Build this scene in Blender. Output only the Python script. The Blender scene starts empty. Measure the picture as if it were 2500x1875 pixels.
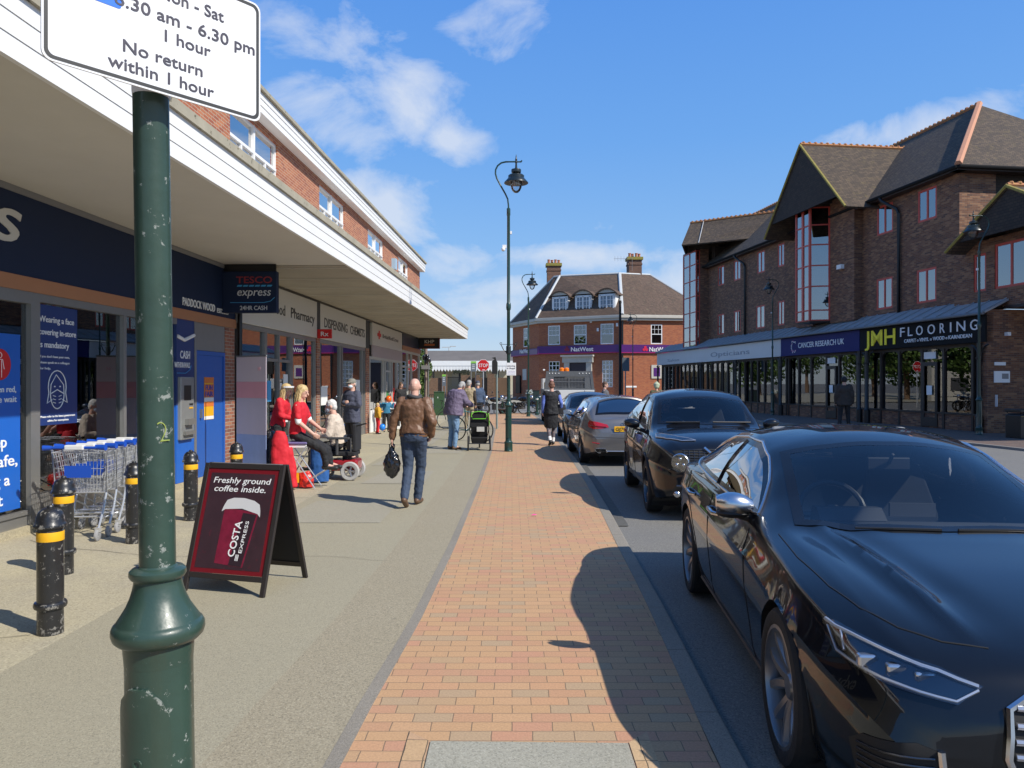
import bpy, bmesh, math, random
from mathutils import Vector, Matrix
from mathutils.bvhtree import BVHTree
from mathutils.geometry import delaunay_2d_cdt
random.seed(7)
R = math.radians
SC = bpy.context.scene
COL = SC.collection

# ------------------------------------------------------------------ camera, sky, sun
F_, CH, HZ = 1850.0, 1.70, 935.0          # focal length (photo px), eye height, horizon row
cd = bpy.data.cameras.new('camera'); cam = bpy.data.objects.new('camera', cd); COL.objects.link(cam)
cam.location = (0, 0, CH); cam.rotation_euler = (R(90), 0, 0)
cd.lens = 36 * F_ / 2500; cd.sensor_width = 36; cd.clip_end = 3000; cd.clip_start = 0.05
cd.shift_y = (HZ - 937.5) / 2500
SC.camera = cam
SC.view_settings.view_transform = 'Standard'; SC.view_settings.look = 'None'
SC.view_settings.exposure = 0.35; SC.view_settings.gamma = 1
SUN_EL, SUN_AZ = R(43), math.atan2(.84, -.54)
sl = bpy.data.lights.new('sun', 'SUN'); sun = bpy.data.objects.new('sun', sl); COL.objects.link(sun)
sl.energy = 4.3; sl.angle = R(0.5); sl.color = (1, .945, .85)
sd = Vector((math.sin(SUN_AZ) * math.cos(SUN_EL), math.cos(SUN_AZ) * math.cos(SUN_EL), math.sin(SUN_EL)))
sun.rotation_euler = sd.to_track_quat('Z', 'Y').to_euler(); sun.location = (20, -12, 30)

class NT:
    """tiny node-tree helper"""
    def __init__(s, tree): s.t = tree; s.n = tree.nodes; s.l = tree.links
    def add(s, typ, **kw):
        nd = s.n.new(typ)
        for k, v in kw.items():
            if k.startswith('i_'):
                key = k[2:]; key = int(key) if key.isdigit() else key.replace('_', ' ')
                sock = nd.inputs[key]
                if isinstance(v, bpy.types.NodeSocket): s.l.new(v, sock)
                else: sock.default_value = v
            else: setattr(nd, k, v)
        return nd
    def math(s, op, a, b=None, c=None, clamp=False):
        nd = s.n.new('ShaderNodeMath'); nd.operation = op; nd.use_clamp = clamp
        for i, v in enumerate((a, b, c)):
            if v is None: continue
            if isinstance(v, bpy.types.NodeSocket): s.l.new(v, nd.inputs[i])
            else: nd.inputs[i].default_value = v
        return nd.outputs[0]
    def vmath(s, op, a, b=None):
        nd = s.n.new('ShaderNodeVectorMath'); nd.operation = op
        for i, v in enumerate((a, b)):
            if v is None: continue
            if isinstance(v, bpy.types.NodeSocket): s.l.new(v, nd.inputs[i])
            else: nd.inputs[i].default_value = v
        return nd
    def mix(s, f, a, b, blend='MIX'):
        nd = s.n.new('ShaderNodeMix'); nd.data_type = 'RGBA'; nd.blend_type = blend
        for i, v in ((0, f), (6, a), (7, b)):
            if isinstance(v, bpy.types.NodeSocket): s.l.new(v, nd.inputs[i])
            else: nd.inputs[i].default_value = v if i == 0 else (tuple(v) + (1,))[:4]
        return nd.outputs[2]
    def ramp(s, f, stops, interp='LINEAR'):
        nd = s.n.new('ShaderNodeValToRGB'); s.l.new(f, nd.inputs[0]); cr = nd.color_ramp; cr.interpolation = interp
        while len(cr.elements) < len(stops): cr.elements.new(0.5)
        for e, (p, c) in zip(cr.elements, stops):
            e.position = p; e.color = (tuple(c) + (1,))[:4] if not isinstance(c, (int, float)) else (c, c, c, 1)
        return nd.outputs[0]

W = bpy.data.worlds.new('World'); SC.world = W; W.use_nodes = True
w = NT(W.node_tree); w.n.clear()
sky = w.add('ShaderNodeTexSky', sky_type='NISHITA', sun_disc=False, sun_elevation=SUN_EL, sun_rotation=SUN_AZ,
            altitude=0, air_density=1.0, dust_density=0.35, ozone_density=2.6)
hs = w.add('ShaderNodeHueSaturation', i_Hue=0.5, i_Saturation=1.05, i_Value=1.2); w.l.new(sky.outputs[0], hs.inputs['Color'])
tc = w.add('ShaderNodeTexCoord')
dirv = tc.outputs['Generated']
nz = w.add('ShaderNodeTexNoise', i_Scale=7.5, i_Detail=9.0, i_Roughness=0.60, i_Distortion=0.35)
mp = w.add('ShaderNodeMapping'); mp.inputs['Scale'].default_value = (1, 1, 1.7); mp.inputs['Location'].default_value = (3.1, .4, 1.7)
w.l.new(dirv, mp.inputs[0]); w.l.new(mp.outputs[0], nz.inputs['Vector'])
blobs = [(830, 300, 190, 110, 1.0), (985, 250, 90, 130, .9), (1110, 350, 90, 55, 1.0), (930, 500, 150, 110, 1.05), (1050, 150, 110, 60, .35),
         (760, 90, 210, 70, .6), (1180, 60, 160, 90, .55), (1200, 540, 110, 40, .7), (1090, 640, 110, 45, .95), (1420, 625, 190, 36, 1.0),
         (2180, 330, 190, 55, .95), (1660, 730, 130, 70, 1.05), (1350, 700, 260, 35, .6), (1150, 760, 200, 60, .6), (650, 230, 100, 90, .45), (1300, 560, 260, 18, .35)]
acc = None
for px, py, rx, ry, st in blobs:
    c = Vector(((px - 1250) / F_, 1, (HZ - py) / F_)).normalized()
    df = w.vmath('SUBTRACT', dirv, tuple(c)).outputs[0]
    scn = w.vmath('MULTIPLY', df, (F_ / rx, 2.0, F_ / ry)).outputs[0]
    ln = w.vmath('LENGTH', scn).outputs['Value']
    g = w.math('EXPONENT', w.math('MULTIPLY', w.math('MULTIPLY', ln, ln), -0.75))
    g = w.math('MULTIPLY', g, st)
    acc = g if acc is None else w.math('MAXIMUM', acc, g)
dens = w.math('ADD', w.math('MULTIPLY', nz.outputs[0], 1.0), w.math('SUBTRACT', w.math('MULTIPLY', acc, 0.47), 0.07))
sz_ = w.add('ShaderNodeSeparateXYZ', i_Vector=dirv)
grad = w.ramp(sz_.outputs[2], [(0.0, (.40, .50, .65)), (.07, (.31, .45, .66)), (.18, (.175, .37, .69)), (.30, (.115, .315, .71)), (.45, (.08, .262, .70)), (1.0, (.05, .17, .5))])
grad = w.vmath('MULTIPLY', grad, (10.0, 10.0, 10.0)).outputs[0]
skyc = w.mix(.78, hs.outputs[0], grad)
cl = w.ramp(dens, [(0.64, 0.0), (0.75, .5), (0.92, 1.0)])
cl = w.math('MULTIPLY', cl, 0.72)
mixc = w.mix(cl, skyc, (6.0, 6.4, 7.1))
bg = w.add('ShaderNodeBackground', i_Color=mixc, i_Strength=0.10)
wo = w.add('ShaderNodeOutputWorld'); w.l.new(bg.outputs[0], wo.inputs[0])

# ------------------------------------------------------------------ materials
MATS = {}
def mat(name, col=(.5, .5, .5), rough=.6, metal=0.0, var=0.0, vscale=8.0, bump=0.0, bscale=60.0, coat=0.0, spec=.5, col2=None, thr=None, emis=0.0, edge=0.0):
    """principled material; var = tonal variation by noise; col2/thr = patches of a second colour (wear, chips)"""
    if name in MATS: return MATS[name]
    m = bpy.data.materials.new(name); m.use_nodes = True; t = NT(m.node_tree); b = t.n['Principled BSDF']
    b.inputs['Base Color'].default_value = (*col, 1); b.inputs['Roughness'].default_value = rough; b.inputs['Metallic'].default_value = metal
    b.inputs['Coat Weight'].default_value = coat; b.inputs['Specular IOR Level'].default_value = spec
    if coat: b.inputs['Coat Roughness'].default_value = .02
    co = t.add('ShaderNodeTexCoord').outputs['Object']
    cur = None
    if var or col2:
        n1 = t.add('ShaderNodeTexNoise', i_Vector=co, i_Scale=vscale, i_Detail=5.0, i_Roughness=.6)
        cur = t.mix(n1.outputs[0], tuple(c * (1 - var) for c in col), tuple(min(1, c * (1 + var)) for c in col))
    if col2:
        n2 = t.add('ShaderNodeTexNoise', i_Vector=co, i_Scale=vscale * 3.1, i_Detail=7.0, i_Roughness=.72)
        th = thr or .6
        nn_ = n2.outputs[0]
        if edge:
            gm = t.add('ShaderNodeNewGeometry'); nn_ = t.math('ADD', nn_, t.math('MULTIPLY', t.math('SUBTRACT', gm.outputs['Pointiness'], .505), edge))
        f = t.ramp(nn_, [(th, 0.0), (th + .03, 1.0)])
        cur = t.mix(f, cur, col2)
    if cur is not None: t.l.new(cur, b.inputs['Base Color'])
    if bump:
        n3 = t.add('ShaderNodeTexNoise', i_Vector=co, i_Scale=bscale, i_Detail=4.0)
        bp = t.add('ShaderNodeBump', i_Strength=bump, i_Distance=.01, i_Height=n3.outputs[0]); t.l.new(bp.outputs[0], b.inputs['Normal'])
    if emis:
        b.inputs['Emission Color'].default_value = (*col, 1); b.inputs['Emission Strength'].default_value = emis
    MATS[name] = m
    return m

def brickmat(name, cols, mortar, bw=.215, bh=.065, ms=.010, plan=False, rough=.85, stain=.25, sq=1.0, off=.5, bump=.5, grime=None):
    """brick or paver courses; per-unit random tone through a ramp. plan=True lays them on XY, else on (x+y, z)"""
    if name in MATS: return MATS[name]
    m = bpy.data.materials.new(name); m.use_nodes = True; t = NT(m.node_tree); b = t.n['Principled BSDF']
    b.inputs['Roughness'].default_value = rough
    co = t.add('ShaderNodeTexCoord').outputs['Object']
    sx = t.add('ShaderNodeSeparateXYZ', i_Vector=co)
    if plan: v = t.add('ShaderNodeCombineXYZ', i_X=sx.outputs[0], i_Y=sx.outputs[1]).outputs[0]
    else: v = t.add('ShaderNodeCombineXYZ', i_X=t.math('ADD', sx.outputs[0], sx.outputs[1]), i_Y=sx.outputs[2]).outputs[0]
    wn = t.add('ShaderNodeTexNoise', i_Vector=v, i_Scale=9.0, i_Detail=2.0)
    wv = t.vmath('MULTIPLY', t.vmath('SUBTRACT', wn.outputs['Color'], (.5, .5, .5)).outputs[0], (bh * .09,) * 3).outputs[0]
    v = t.vmath('ADD', v, wv).outputs[0]
    bt = t.add('ShaderNodeTexBrick', i_Vector=v, i_Color1=(0, 0, 0, 1), i_Color2=(1, 1, 1, 1), i_Mortar=(.5, .5, .5, 1), i_Scale=1.0,
               i_Brick_Width=bw, i_Row_Height=bh, i_Mortar_Size=ms / 2, i_Mortar_Smooth=.25, i_Bias=0.0, offset=off, squash=sq)
    n = len(cols); c = t.ramp(bt.outputs['Color'], [((i + .5) / n if n > 1 else 0, x) for i, x in enumerate(cols)], 'CONSTANT' if n > 3 else 'LINEAR')
    big = t.add('ShaderNodeTexNoise', i_Vector=co, i_Scale=.9, i_Detail=6.0, i_Roughness=.65)
    c = t.mix(t.math('MULTIPLY', big.outputs[0], stain * 2), c, tuple(x * .45 for x in cols[0]))
    fine = t.add('ShaderNodeTexNoise', i_Vector=co, i_Scale=90.0, i_Detail=3.0)
    c = t.mix(.30, c, fine.outputs[0], 'OVERLAY')
    c = t.mix(bt.outputs['Fac'], c, mortar)
    if grime:
        g2 = t.add('ShaderNodeTexNoise', i_Vector=co, i_Scale=3.0, i_Detail=8.0, i_Roughness=.7)
        c = t.mix(t.ramp(g2.outputs[0], [(.56, 0.0), (.72, .55)]), c, grime)
    t.l.new(c, b.inputs['Base Color'])
    if plan:
        dn_ = t.add('ShaderNodeTexNoise', i_Vector=co, i_Scale=1.7, i_Detail=8.0, i_Roughness=.65)
        c = t.mix(t.ramp(dn_.outputs[0], [(.35, 0.0), (.65, .42)]), c, tuple(x * .9 + .05 for x in cols[0][:2]) + (cols[0][2] * 1.3 + .05,))
    h = t.math('SUBTRACT', t.math('MULTIPLY', fine.outputs[0], .35), bt.outputs['Fac'])
    bp = t.add('ShaderNodeBump', i_Strength=bump, i_Distance=.006, i_Height=h); t.l.new(bp.outputs[0], b.inputs['Normal'])
    MATS[name] = m
    return m

def glassmat(name, tint=(.6, .65, .7), refl=1.0, ior=1.5, frost=0.0, base=.04, wavy=True):
    if name in MATS: return MATS[name]
    m = bpy.data.materials.new(name); m.use_nodes = True; t = NT(m.node_tree); t.n.clear()
    fr = t.add('ShaderNodeFresnel', i_IOR=ior)
    f = t.math('ADD', t.math('MULTIPLY', fr.outputs[0], refl), base, clamp=True)
    tr = t.add('ShaderNodeBsdfTransparent', i_Color=(*tint, 1))
    co = t.add('ShaderNodeTexCoord').outputs['Object']
    n = t.add('ShaderNodeTexNoise', i_Vector=co, i_Scale=1.3, i_Detail=1.0)
    bp = t.add('ShaderNodeBump', i_Strength=.02, i_Distance=.02, i_Height=n.outputs[0])
    gl = t.add('ShaderNodeBsdfGlossy', i_Color=(1, 1, 1, 1), i_Roughness=frost)
    if wavy: t.l.new(bp.outputs[0], gl.inputs['Normal'])
    mx = t.add('ShaderNodeMixShader', i_0=f, i_1=tr.outputs[0], i_2=gl.outputs[0])
    o = t.add('ShaderNodeOutputMaterial'); t.l.new(mx.outputs[0], o.inputs[0])
    MATS[name] = m
    return m

def asphalt(name, c1, c2, scale=55.0, blotch=(.5, .5, .5), chips=.0, rough=.9):
    if name in MATS: return MATS[name]
    m = bpy.data.materials.new(name); m.use_nodes = True; t = NT(m.node_tree); b = t.n['Principled BSDF']; b.inputs['Roughness'].default_value = rough
    co = t.add('ShaderNodeTexCoord').outputs['Object']
    a = t.add('ShaderNodeTexNoise', i_Vector=co, i_Scale=scale, i_Detail=6.0, i_Roughness=.75)
    l = t.add('ShaderNodeTexNoise', i_Vector=co, i_Scale=.8, i_Detail=9.0, i_Roughness=.6)
    vor = t.add('ShaderNodeTexVoronoi', i_Vector=co, i_Scale=scale * 2.4)
    c = t.mix(t.ramp(a.outputs[0], [(.36, 0.0), (.64, 1.0)]), c1, c2)
    c = t.mix(t.math('MULTIPLY', t.ramp(l.outputs[0], [(.38, 0.0), (.66, 1.0)]), .55), c, blotch)
    sep = t.add('ShaderNodeSeparateColor', i_Color=vor.outputs['Color'])
    c = t.mix(t.math('MULTIPLY', t.ramp(sep.outputs[0], [(.80, 0.0), (.84, 1.0)]), .22 + chips), c, tuple(min(1, x * 1.6) for x in c2))
    c = t.mix(t.math('MULTIPLY', t.ramp(sep.outputs[1], [(.82, 0.0), (.86, 1.0)]), .35 + chips), c, tuple(x * .35 for x in c1))
    st = t.add('ShaderNodeTexVoronoi', i_Vector=co, i_Scale=2.3)        # old gum and litter spots
    n5 = t.add('ShaderNodeTexNoise', i_Vector=co, i_Scale=60.0)
    dd = t.math('ADD', st.outputs['Distance'], t.math('MULTIPLY', n5.outputs[0], .03))
    c = t.mix(t.math('MULTIPLY', t.ramp(dd, [(.045, 1.0), (.06, 0.0)]), .35), c, tuple(x * .45 for x in c1))
    t.l.new(c, b.inputs['Base Color'])
    bp = t.add('ShaderNodeBump', i_Strength=.5, i_Distance=.006, i_Height=a.outputs[0]); t.l.new(bp.outputs[0], b.inputs['Normal'])
    MATS[name] = m
    return m

# ------------------------------------------------------------------ mesh builder
def tagp(o, label=None, cat=None, group=None, kind=None):
    for k, v in (('label', label), ('category', cat), ('group', group), ('kind', kind)):
        if v: o[k] = v
    return o
def empty(name, loc=(0, 0, 0), rz=0.0, label=None, cat=None, group=None, sc=1.0):
    o = bpy.data.objects.new(name, None); COL.objects.link(o); o.location = loc; o.rotation_euler = (0, 0, rz); o.scale = (sc,) * 3
    o.empty_display_size = .2
    return tagp(o, label, cat, group)

class MB:
    def __init__(s): s.v = []; s.f = []; s.mi = []; s.cm = 0
    def m(s, i): s.cm = i; return s
    def add(s, vs, fs):
        n = len(s.v); s.v += [tuple(x) for x in vs]
        for f in fs: s.f.append(tuple(n + i for i in f)); s.mi.append(s.cm)
        return s
    def quad(s, a, b, c, d): return s.add([a, b, c, d], [(0, 1, 2, 3)])
    def box(s, x0, x1, y0, y1, z0, z1):
        return s.add([(x0, y0, z0), (x1, y0, z0), (x1, y1, z0), (x0, y1, z0), (x0, y0, z1), (x1, y0, z1), (x1, y1, z1), (x0, y1, z1)],
                     [(3, 2, 1, 0), (4, 5, 6, 7), (0, 1, 5, 4), (1, 2, 6, 5), (2, 3, 7, 6), (3, 0, 4, 7)])
    def poly(s, pts, ax, d0, d1):
        """extrude polygon pts (2-D) along axis ax between d0 and d1"""
        def P(p, d): return (d, p[0], p[1]) if ax == 0 else (p[0], d, p[1]) if ax == 1 else (p[0], p[1], d)
        n = len(pts); vs = [P(p, d0) for p in pts] + [P(p, d1) for p in pts]
        fs = [tuple(range(n))[::-1], tuple(range(n, 2 * n))] + [(i, (i + 1) % n, n + (i + 1) % n, n + i) for i in range(n)]
        return s.add(vs, fs)
    def loft(s, rings, caps=True, closed=True):
        n = len(rings[0]); vs = [p for r in rings for p in r]; fs = []
        for i in range(len(rings) - 1):
            for j in range(n if closed else n - 1):
                k = (j + 1) % n; fs.append((i * n + j, i * n + k, (i + 1) * n + k, (i + 1) * n + j))
        if caps: fs += [tuple(range(n))[::-1], tuple((len(rings) - 1) * n + j for j in range(n))]
        return s.add(vs, fs)
    def lathe(s, prof, c=(0, 0), n=24, ax=2, caps=None):
        if caps is None: caps = not (abs(prof[0][0] - prof[-1][0]) < 1e-6 and ax != 2)
        rings = []
        for r, z in prof:
            ring = []
            for k in range(n):
                a = 2 * math.pi * k / n; x, y = r * math.cos(a), r * math.sin(a)
                ring.append((c[0] + x, c[1] + y, z) if ax == 2 else (z, c[0] + x, c[1] + y) if ax == 0 else (c[0] + y, z, c[1] + x))
            rings.append(ring)
        if not caps: rings.append(rings[0])
        return s.loft(rings, caps)
    def tube(s, pts, r, n=8, caps=True):
        pts = [Vector(p) for p in pts]; rr = r if isinstance(r, (list, tuple)) else [r] * len(pts); rings = []
        up = None
        for i, p in enumerate(pts):
            t = (pts[min(i + 1, len(pts) - 1)] - pts[max(i - 1, 0)])
            t = t.normalized() if t.length > 1e-9 else Vector((0, 0, 1))
            if up is None:
                up = Vector((0, 0, 1)) if abs(t.z) < .9 else Vector((1, 0, 0))
            a = t.cross(up)
            if a.length < 1e-4: a = t.cross(Vector((0, 1, 0)))
            a.normalize(); b = t.cross(a); up = b * -1 if False else up
            rings.append([tuple(p + a * (rr[i] * math.cos(2 * math.pi * k / n)) + b * (rr[i] * math.sin(2 * math.pi * k / n))) for k in range(n)])
        return s.loft(rings, caps)
    def ball(s, c, r, n=12, m=8):
        r = r if isinstance(r, (list, tuple)) else (r,) * 3; rings = []
        for i in range(1, m):
            a = math.pi * i / m
            rings.append([(c[0] + r[0] * math.sin(a) * math.cos(2 * math.pi * k / n), c[1] + r[1] * math.sin(a) * math.sin(2 * math.pi * k / n), c[2] - r[2] * math.cos(a)) for k in range(n)])
        return s.loft(rings)
    def sheet(s, pts, z): return s.add([(x, y, z) for x, y in pts], [tuple(range(len(pts)))])
    def build(s, name, mats, parent=None, smooth=False, bevel=0.0, loc=None):
        me = bpy.data.meshes.new(name); me.from_pydata(s.v, [], s.f)
        mats = mats if isinstance(mats, (list, tuple)) else [mats]
        for x in mats: me.materials.append(x)
        if len(mats) > 1: me.polygons.foreach_set('material_index', s.mi)
        bm = bmesh.new(); bm.from_mesh(me); bmesh.ops.recalc_face_normals(bm, faces=bm.faces); bm.to_mesh(me); bm.free()
        if smooth:
            me.polygons.foreach_set('use_smooth', [True] * len(me.polygons))
            try: me.set_sharp_from_angle(angle=R(38))
            except Exception: pass
        me.update()
        o = bpy.data.objects.new(name, me); COL.objects.link(o)
        if parent: o.parent = parent
        if loc: o.location = loc
        if bevel:
            b = o.modifiers.new('bevel', 'BEVEL'); b.width = bevel; b.segments = 2; b.limit_method = 'ANGLE'; b.angle_limit = R(40)
            b.harden_normals = False
        return o

def copy_tree(o, parent=None):
    c = o.copy(); COL.objects.link(c)
    if parent: c.parent = parent
    for ch in [x for x in bpy.data.objects if x.parent == o]: copy_tree(ch, c)
    return c

def text(body, name, o, u, v, m, parent, height=None, width=None, ext=.004, weight=0.0, shear=0.0, align='LEFT', spacing=1.0):
    """lettering as mesh: o = lower-left (or centre) point, u/v = reading and up directions"""
    cu = bpy.data.curves.new('t', 'FONT'); cu.body = body; cu.size = 1; cu.shear = shear; cu.offset = weight * (.45 if weight > 0 else 1); cu.align_x = align; cu.space_character = spacing
    cu.extrude = .001; cu.resolution_u = 3
    ob = bpy.data.objects.new('t', cu); me = bpy.data.meshes.new_from_object(ob)
    bpy.data.objects.remove(ob); bpy.data.curves.remove(cu)
    xs = [p.co.x for p in me.vertices]; ys = [p.co.y for p in me.vertices]
    if not xs: return None
    x0, x1, y0 = min(xs), max(xs), min(ys)
    capH = .73
    sy = (height / capH) if height else 1; sx = (width / (x1 - x0)) if width else sy
    if not height: sy = sx
    o = Vector(o); u = Vector(u).normalized(); v = Vector(v).normalized(); n = u.cross(v)
    ax = x0 if align == 'LEFT' else 0
    for p in me.vertices:
        x, y, z = p.co; p.co = o + u * ((x - ax) * sx) + v * (y * sy) + n * (ext if z > 0 else -.001)
    me.materials.append(m); me.name = name
    ob = bpy.data.objects.new(name, me); COL.objects.link(ob)
    if parent: ob.parent = parent
    return ob

class Face:
    """vertical plane through P0 with horizontal direction d; turns photo pixels into (u, z) on it"""
    def __init__(s, P0, d):
        s.P = Vector((P0[0], P0[1])); s.d = Vector((d[0], d[1])).normalized(); s.n = Vector((s.d.y, -s.d.x))
        s.ang = math.atan2(s.d.y, s.d.x)
    def u(s, px, off=0.0):
        r = (px - 1250) / F_; q = s.P + s.n * off
        # q + u d = (rY, Y)
        return (r * q.y - q.x) / (s.d.x - r * s.d.y)
    def Y(s, px, off=0.0): return (s.P + s.n * off).y + s.u(px, off) * s.d.y
    def z(s, px, py, off=0.0): return CH + (HZ - py) / F_ * s.Y(px, off)
def ground(px, py, h=0.0):
    Y = F_ * (CH - h) / (py - HZ); return Vector(((px - 1250) / F_ * Y, Y, h))
# ------------------------------------------------------------------ ground
RD = -.055
M_asph = asphalt('footway_asphalt', (.275, .243, .165), (.36, .325, .225), 70, (.295, .265, .185))
M_asph2 = asphalt('footway_asphalt_coarse', (.24, .205, .135), (.36, .315, .22), 60, (.29, .25, .165), .04)
M_apron = asphalt('apron_concrete', (.38, .33, .215), (.44, .39, .26), 40, (.28, .25, .20))
M_patch = asphalt('footway_patch', (.28, .255, .19), (.36, .33, .25), 70, (.29, .265, .20))
M_road = asphalt('road_asphalt', (.13, .125, .112), (.215, .205, .18), 60, (.145, .14, .135), .1)
M_kerb = asphalt('kerb_concrete', (.215, .19, .15), (.29, .26, .21), 90, (.19, .17, .135))
M_slab = asphalt('manhole_concrete', (.30, .285, .22), (.38, .36, .285), 60, (.28, .265, .21), .0)
M_pave = brickmat('paving_bricks', [(0.487, 0.291, 0.149), (0.480, 0.261, 0.149), (0.462, 0.285, 0.151), (0.505, 0.302, 0.158), (0.487, 0.256, 0.151), (0.420, 0.291, 0.170), (0.493, 0.297, 0.151), (0.475, 0.267, 0.146), (0.505, 0.285, 0.151), (0.445, 0.291, 0.158)],
                  (.20, .14, .085), bw=.2, bh=.1, ms=.006, plan=True, stain=.05, bump=.45, grime=(.42, .27, .15))
M_pave2 = brickmat('paving_bricks_dark', [(.15, .10, .08), (.18, .12, .09), (.13, .10, .09)], (.07, .06, .05), bw=.2, bh=.1, ms=.008, plan=True, stain=.2)
g = MB().sheet([(-700, -200), (700, -200), (700, 1200), (-700, 1200)], RD - .01).build('ground', M_road); tagp(g, kind='structure')

K = [(-2.5, .80), (0, .86), (3.37, .917), (4.7, .984), (6.1, 1.05), (7.9, 1.10), (10.1, 1.18), (13, 1.26), (16.2, 1.31), (21.7, 1.34), (30, 1.30), (38, 1.2), (45, .9)]
Lf = [(-2.5, -.98), (0, -.90), (3.37, -.76), (4.03, -.735), (5.4, -.655), (7.9, -.59), (13, -.53), (18.8, -.50), (28, -.6), (34, -1.0), (39, -2.2), (43, -5)]
def lerpx(T, y):
    if y <= T[0][0]: return T[0][1]
    for (a, b), (c, d) in zip(T, T[1:]):
        if y <= c: return b + (d - b) * (y - a) / (c - a)
    return T[-1][1]
def fx(Y): return -5.80 + .0351 * Y            # shop facade line of the left parade
def band(name, ys, fl, fr, z0, z1, m, kind='structure'):
    b = MB(); b.loft([[(fl(y), y, z0), (fl(y), y, z1), (fr(y), y, z1), (fr(y), y, z0)] for y in ys]); o = b.build(name, m); return tagp(o, kind=kind)
ys = [-2.5 + i * .5 for i in range(92)]        # -2.5 .. 43
ysl = [y for y in ys if y <= 45]
# footway, left: asphalt from apron to edging; apron next to the shops
band('pavement', ys, lambda y: -3.0, lambda y: lerpx(Lf, y) - .62, -.3, 0, M_asph)
band('pavement_strip', ys, lambda y: lerpx(Lf, y) - .62, lambda y: lerpx(Lf, y) - .075, -.3, .0015, M_asph2)
band('pavement_apron', [y for y in ys if y < 38.2], lambda y: -9, lambda y: -3.0, -.3, .001, M_apron)
band('pavement_edging', ys, lambda y: lerpx(Lf, y) - .075, lambda y: lerpx(Lf, y), -.3, .004, M_kerb)
band('brick_paving', ys, lambda y: lerpx(Lf, y), lambda y: lerpx(K, y), -.3, 0, M_pave)
# far left: footway beyond the parade, side street mouth
MB().box(-40, -3.0, 38.2, 43.2, -.3, -.004).build('far_pavement', M_apron)['kind'] = 'structure'
# kerb in 0.9 m stones
kb = MB(); y = -2.5
while y < 43.5:
    y2 = y + .91; a, c = lerpx(K, y), lerpx(K, y2)
    kb.loft([[(a, y, -.3), (a, y, .003), (a + .115, y, .003), (a + .127, y, -.009), (a + .127, y, -.3)], [(c, y2, -.3), (c, y2, .003), (c + .115, y2, .003), (c + .127, y2, -.009), (c + .127, y2, -.3)]])
    y = y2 + .006
tagp(kb.build('kerb', M_kerb), kind='structure')
# patches in the footway
pm = MB()
for x0, x1, y0, y1 in ((-2.55, -1.5, 12.8, 14.6), (-2.9, -1.9, 15.6, 17.2), (-2.2, -1.25, 18.3, 20.6), (-2.95, -2.2, 21, 26), (-2.6, -1.4, 26, 27.4), (-2.9, -1.6, 9.2, 10.9)):
    pm.sheet([(x0, y0), (x1, y0), (x1, y1), (x0 + .1, y1)], .004)
tagp(pm.build('pavement_patches', M_patch), kind='structure')
M_joint = mat('joint_dark', (.11, .095, .07), .9, var=.3)
jt = MB(); rj = random.Random(4)
def crack(x, y, a, n, st=.22, w_=.004):
    for _ in range(n):
        x2, y2 = x + st * math.cos(a), y + st * math.sin(a); nx_, ny_ = -math.sin(a) * w_, math.cos(a) * w_; k_ = rj.uniform(.4, 1.3)
        jt.sheet([(x - nx_, y - ny_), (x2 - nx_ * k_, y2 - ny_ * k_), (x2 + nx_ * k_, y2 + ny_ * k_), (x + nx_, y + ny_)], .0068); x, y = x2, y2; a += rj.uniform(-.25, .25)
for y_ in (7.4, 11.2, 15.3, 19.6, 24): crack(-3.0, y_, math.pi + .02, 8, .3)
crack(-3.0, 2.5, math.pi / 2, 3, .3); crack(-2.9, 12.7, 0.0, 7); crack(-2.4, 7.3, .4, 8, .16, .003); crack(-4.4, 4.8, .3, 6, .2, .003)
tagp(jt.build('pavement_joints', M_joint), kind='structure')
# concrete slab with its soldier course of pavers round it
sb = MB().sheet([(-.395, .6), (.548, .6), (.545, 3.565), (-.385, 3.585)], .0065).build('manhole_slab', M_slab); tagp(sb, 'speckled grey concrete cover slab set in the orange brick paving', 'manhole cover')
M_sold = brickmat('paving_soldiers', [(.51, .35, .19), (.49, .32, .17), (.48, .30, .17), (.51, .35, .2)], (.13, .10, .06), bw=.1, bh=.2, ms=.006, plan=True, stain=.05, off=0, bump=.45)
M_sold2 = brickmat('paving_soldiers_cross', [(.51, .35, .19), (.49, .32, .17)], (.13, .10, .06), bw=.2, bh=.1, ms=.006, plan=True, stain=.05, off=0, bump=.45)
s1 = MB().sheet([(-.50, .6), (-.402, .6), (-.39, 3.59), (-.50, 3.69)], .0045); s1.sheet([(.555, .6), (.655, .6), (.655, 3.69), (.552, 3.575)], .0045)
tagp(s1.build('paving_border', M_sold), kind='structure')
# gutter drain beside the kerb
M_iron = mat('cast_iron', (.13, .125, .11), .7, .2, var=.3)
dr = MB(); y = 9.3
while y < 17.5:
    a = lerpx(K, y) + .15
    dr.m(0).box(a, a + .13, y, y + .040, RD, RD + .006); y += .062
a0 = MB(); tagp(dr.build('drain_grating', M_iron), 'long slotted iron drain grating in the road along the kerb', 'drain')
# right pavement
M_kerb2 = asphalt('kerb_concrete_far', (.20, .19, .17), (.27, .25, .23), 90, (.2, .19, .17))
rp = MB()
rp.loft([[(x - .13, y, -.3), (x - .13, y, .002), (x, y, .002), (x, y, -.3)] for x, y in ((16.4, -4), (13.6, 18), (11.4, 34), (8.4, 58), (8.6, 64))])
tagp(rp.build('far_kerb', M_kerb2), kind='structure')
rq = MB().add([(16.4, -4, 0), (13.6, 18, 0), (11.4, 34, 0), (8.4, 58, 0), (8.6, 64, 0), (60, 64, 0), (60, -4, 0)], [(0, 1, 2, 3, 4, 5, 6)])
tagp(rq.build('right_pavement', M_pave2), kind='structure')
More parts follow.
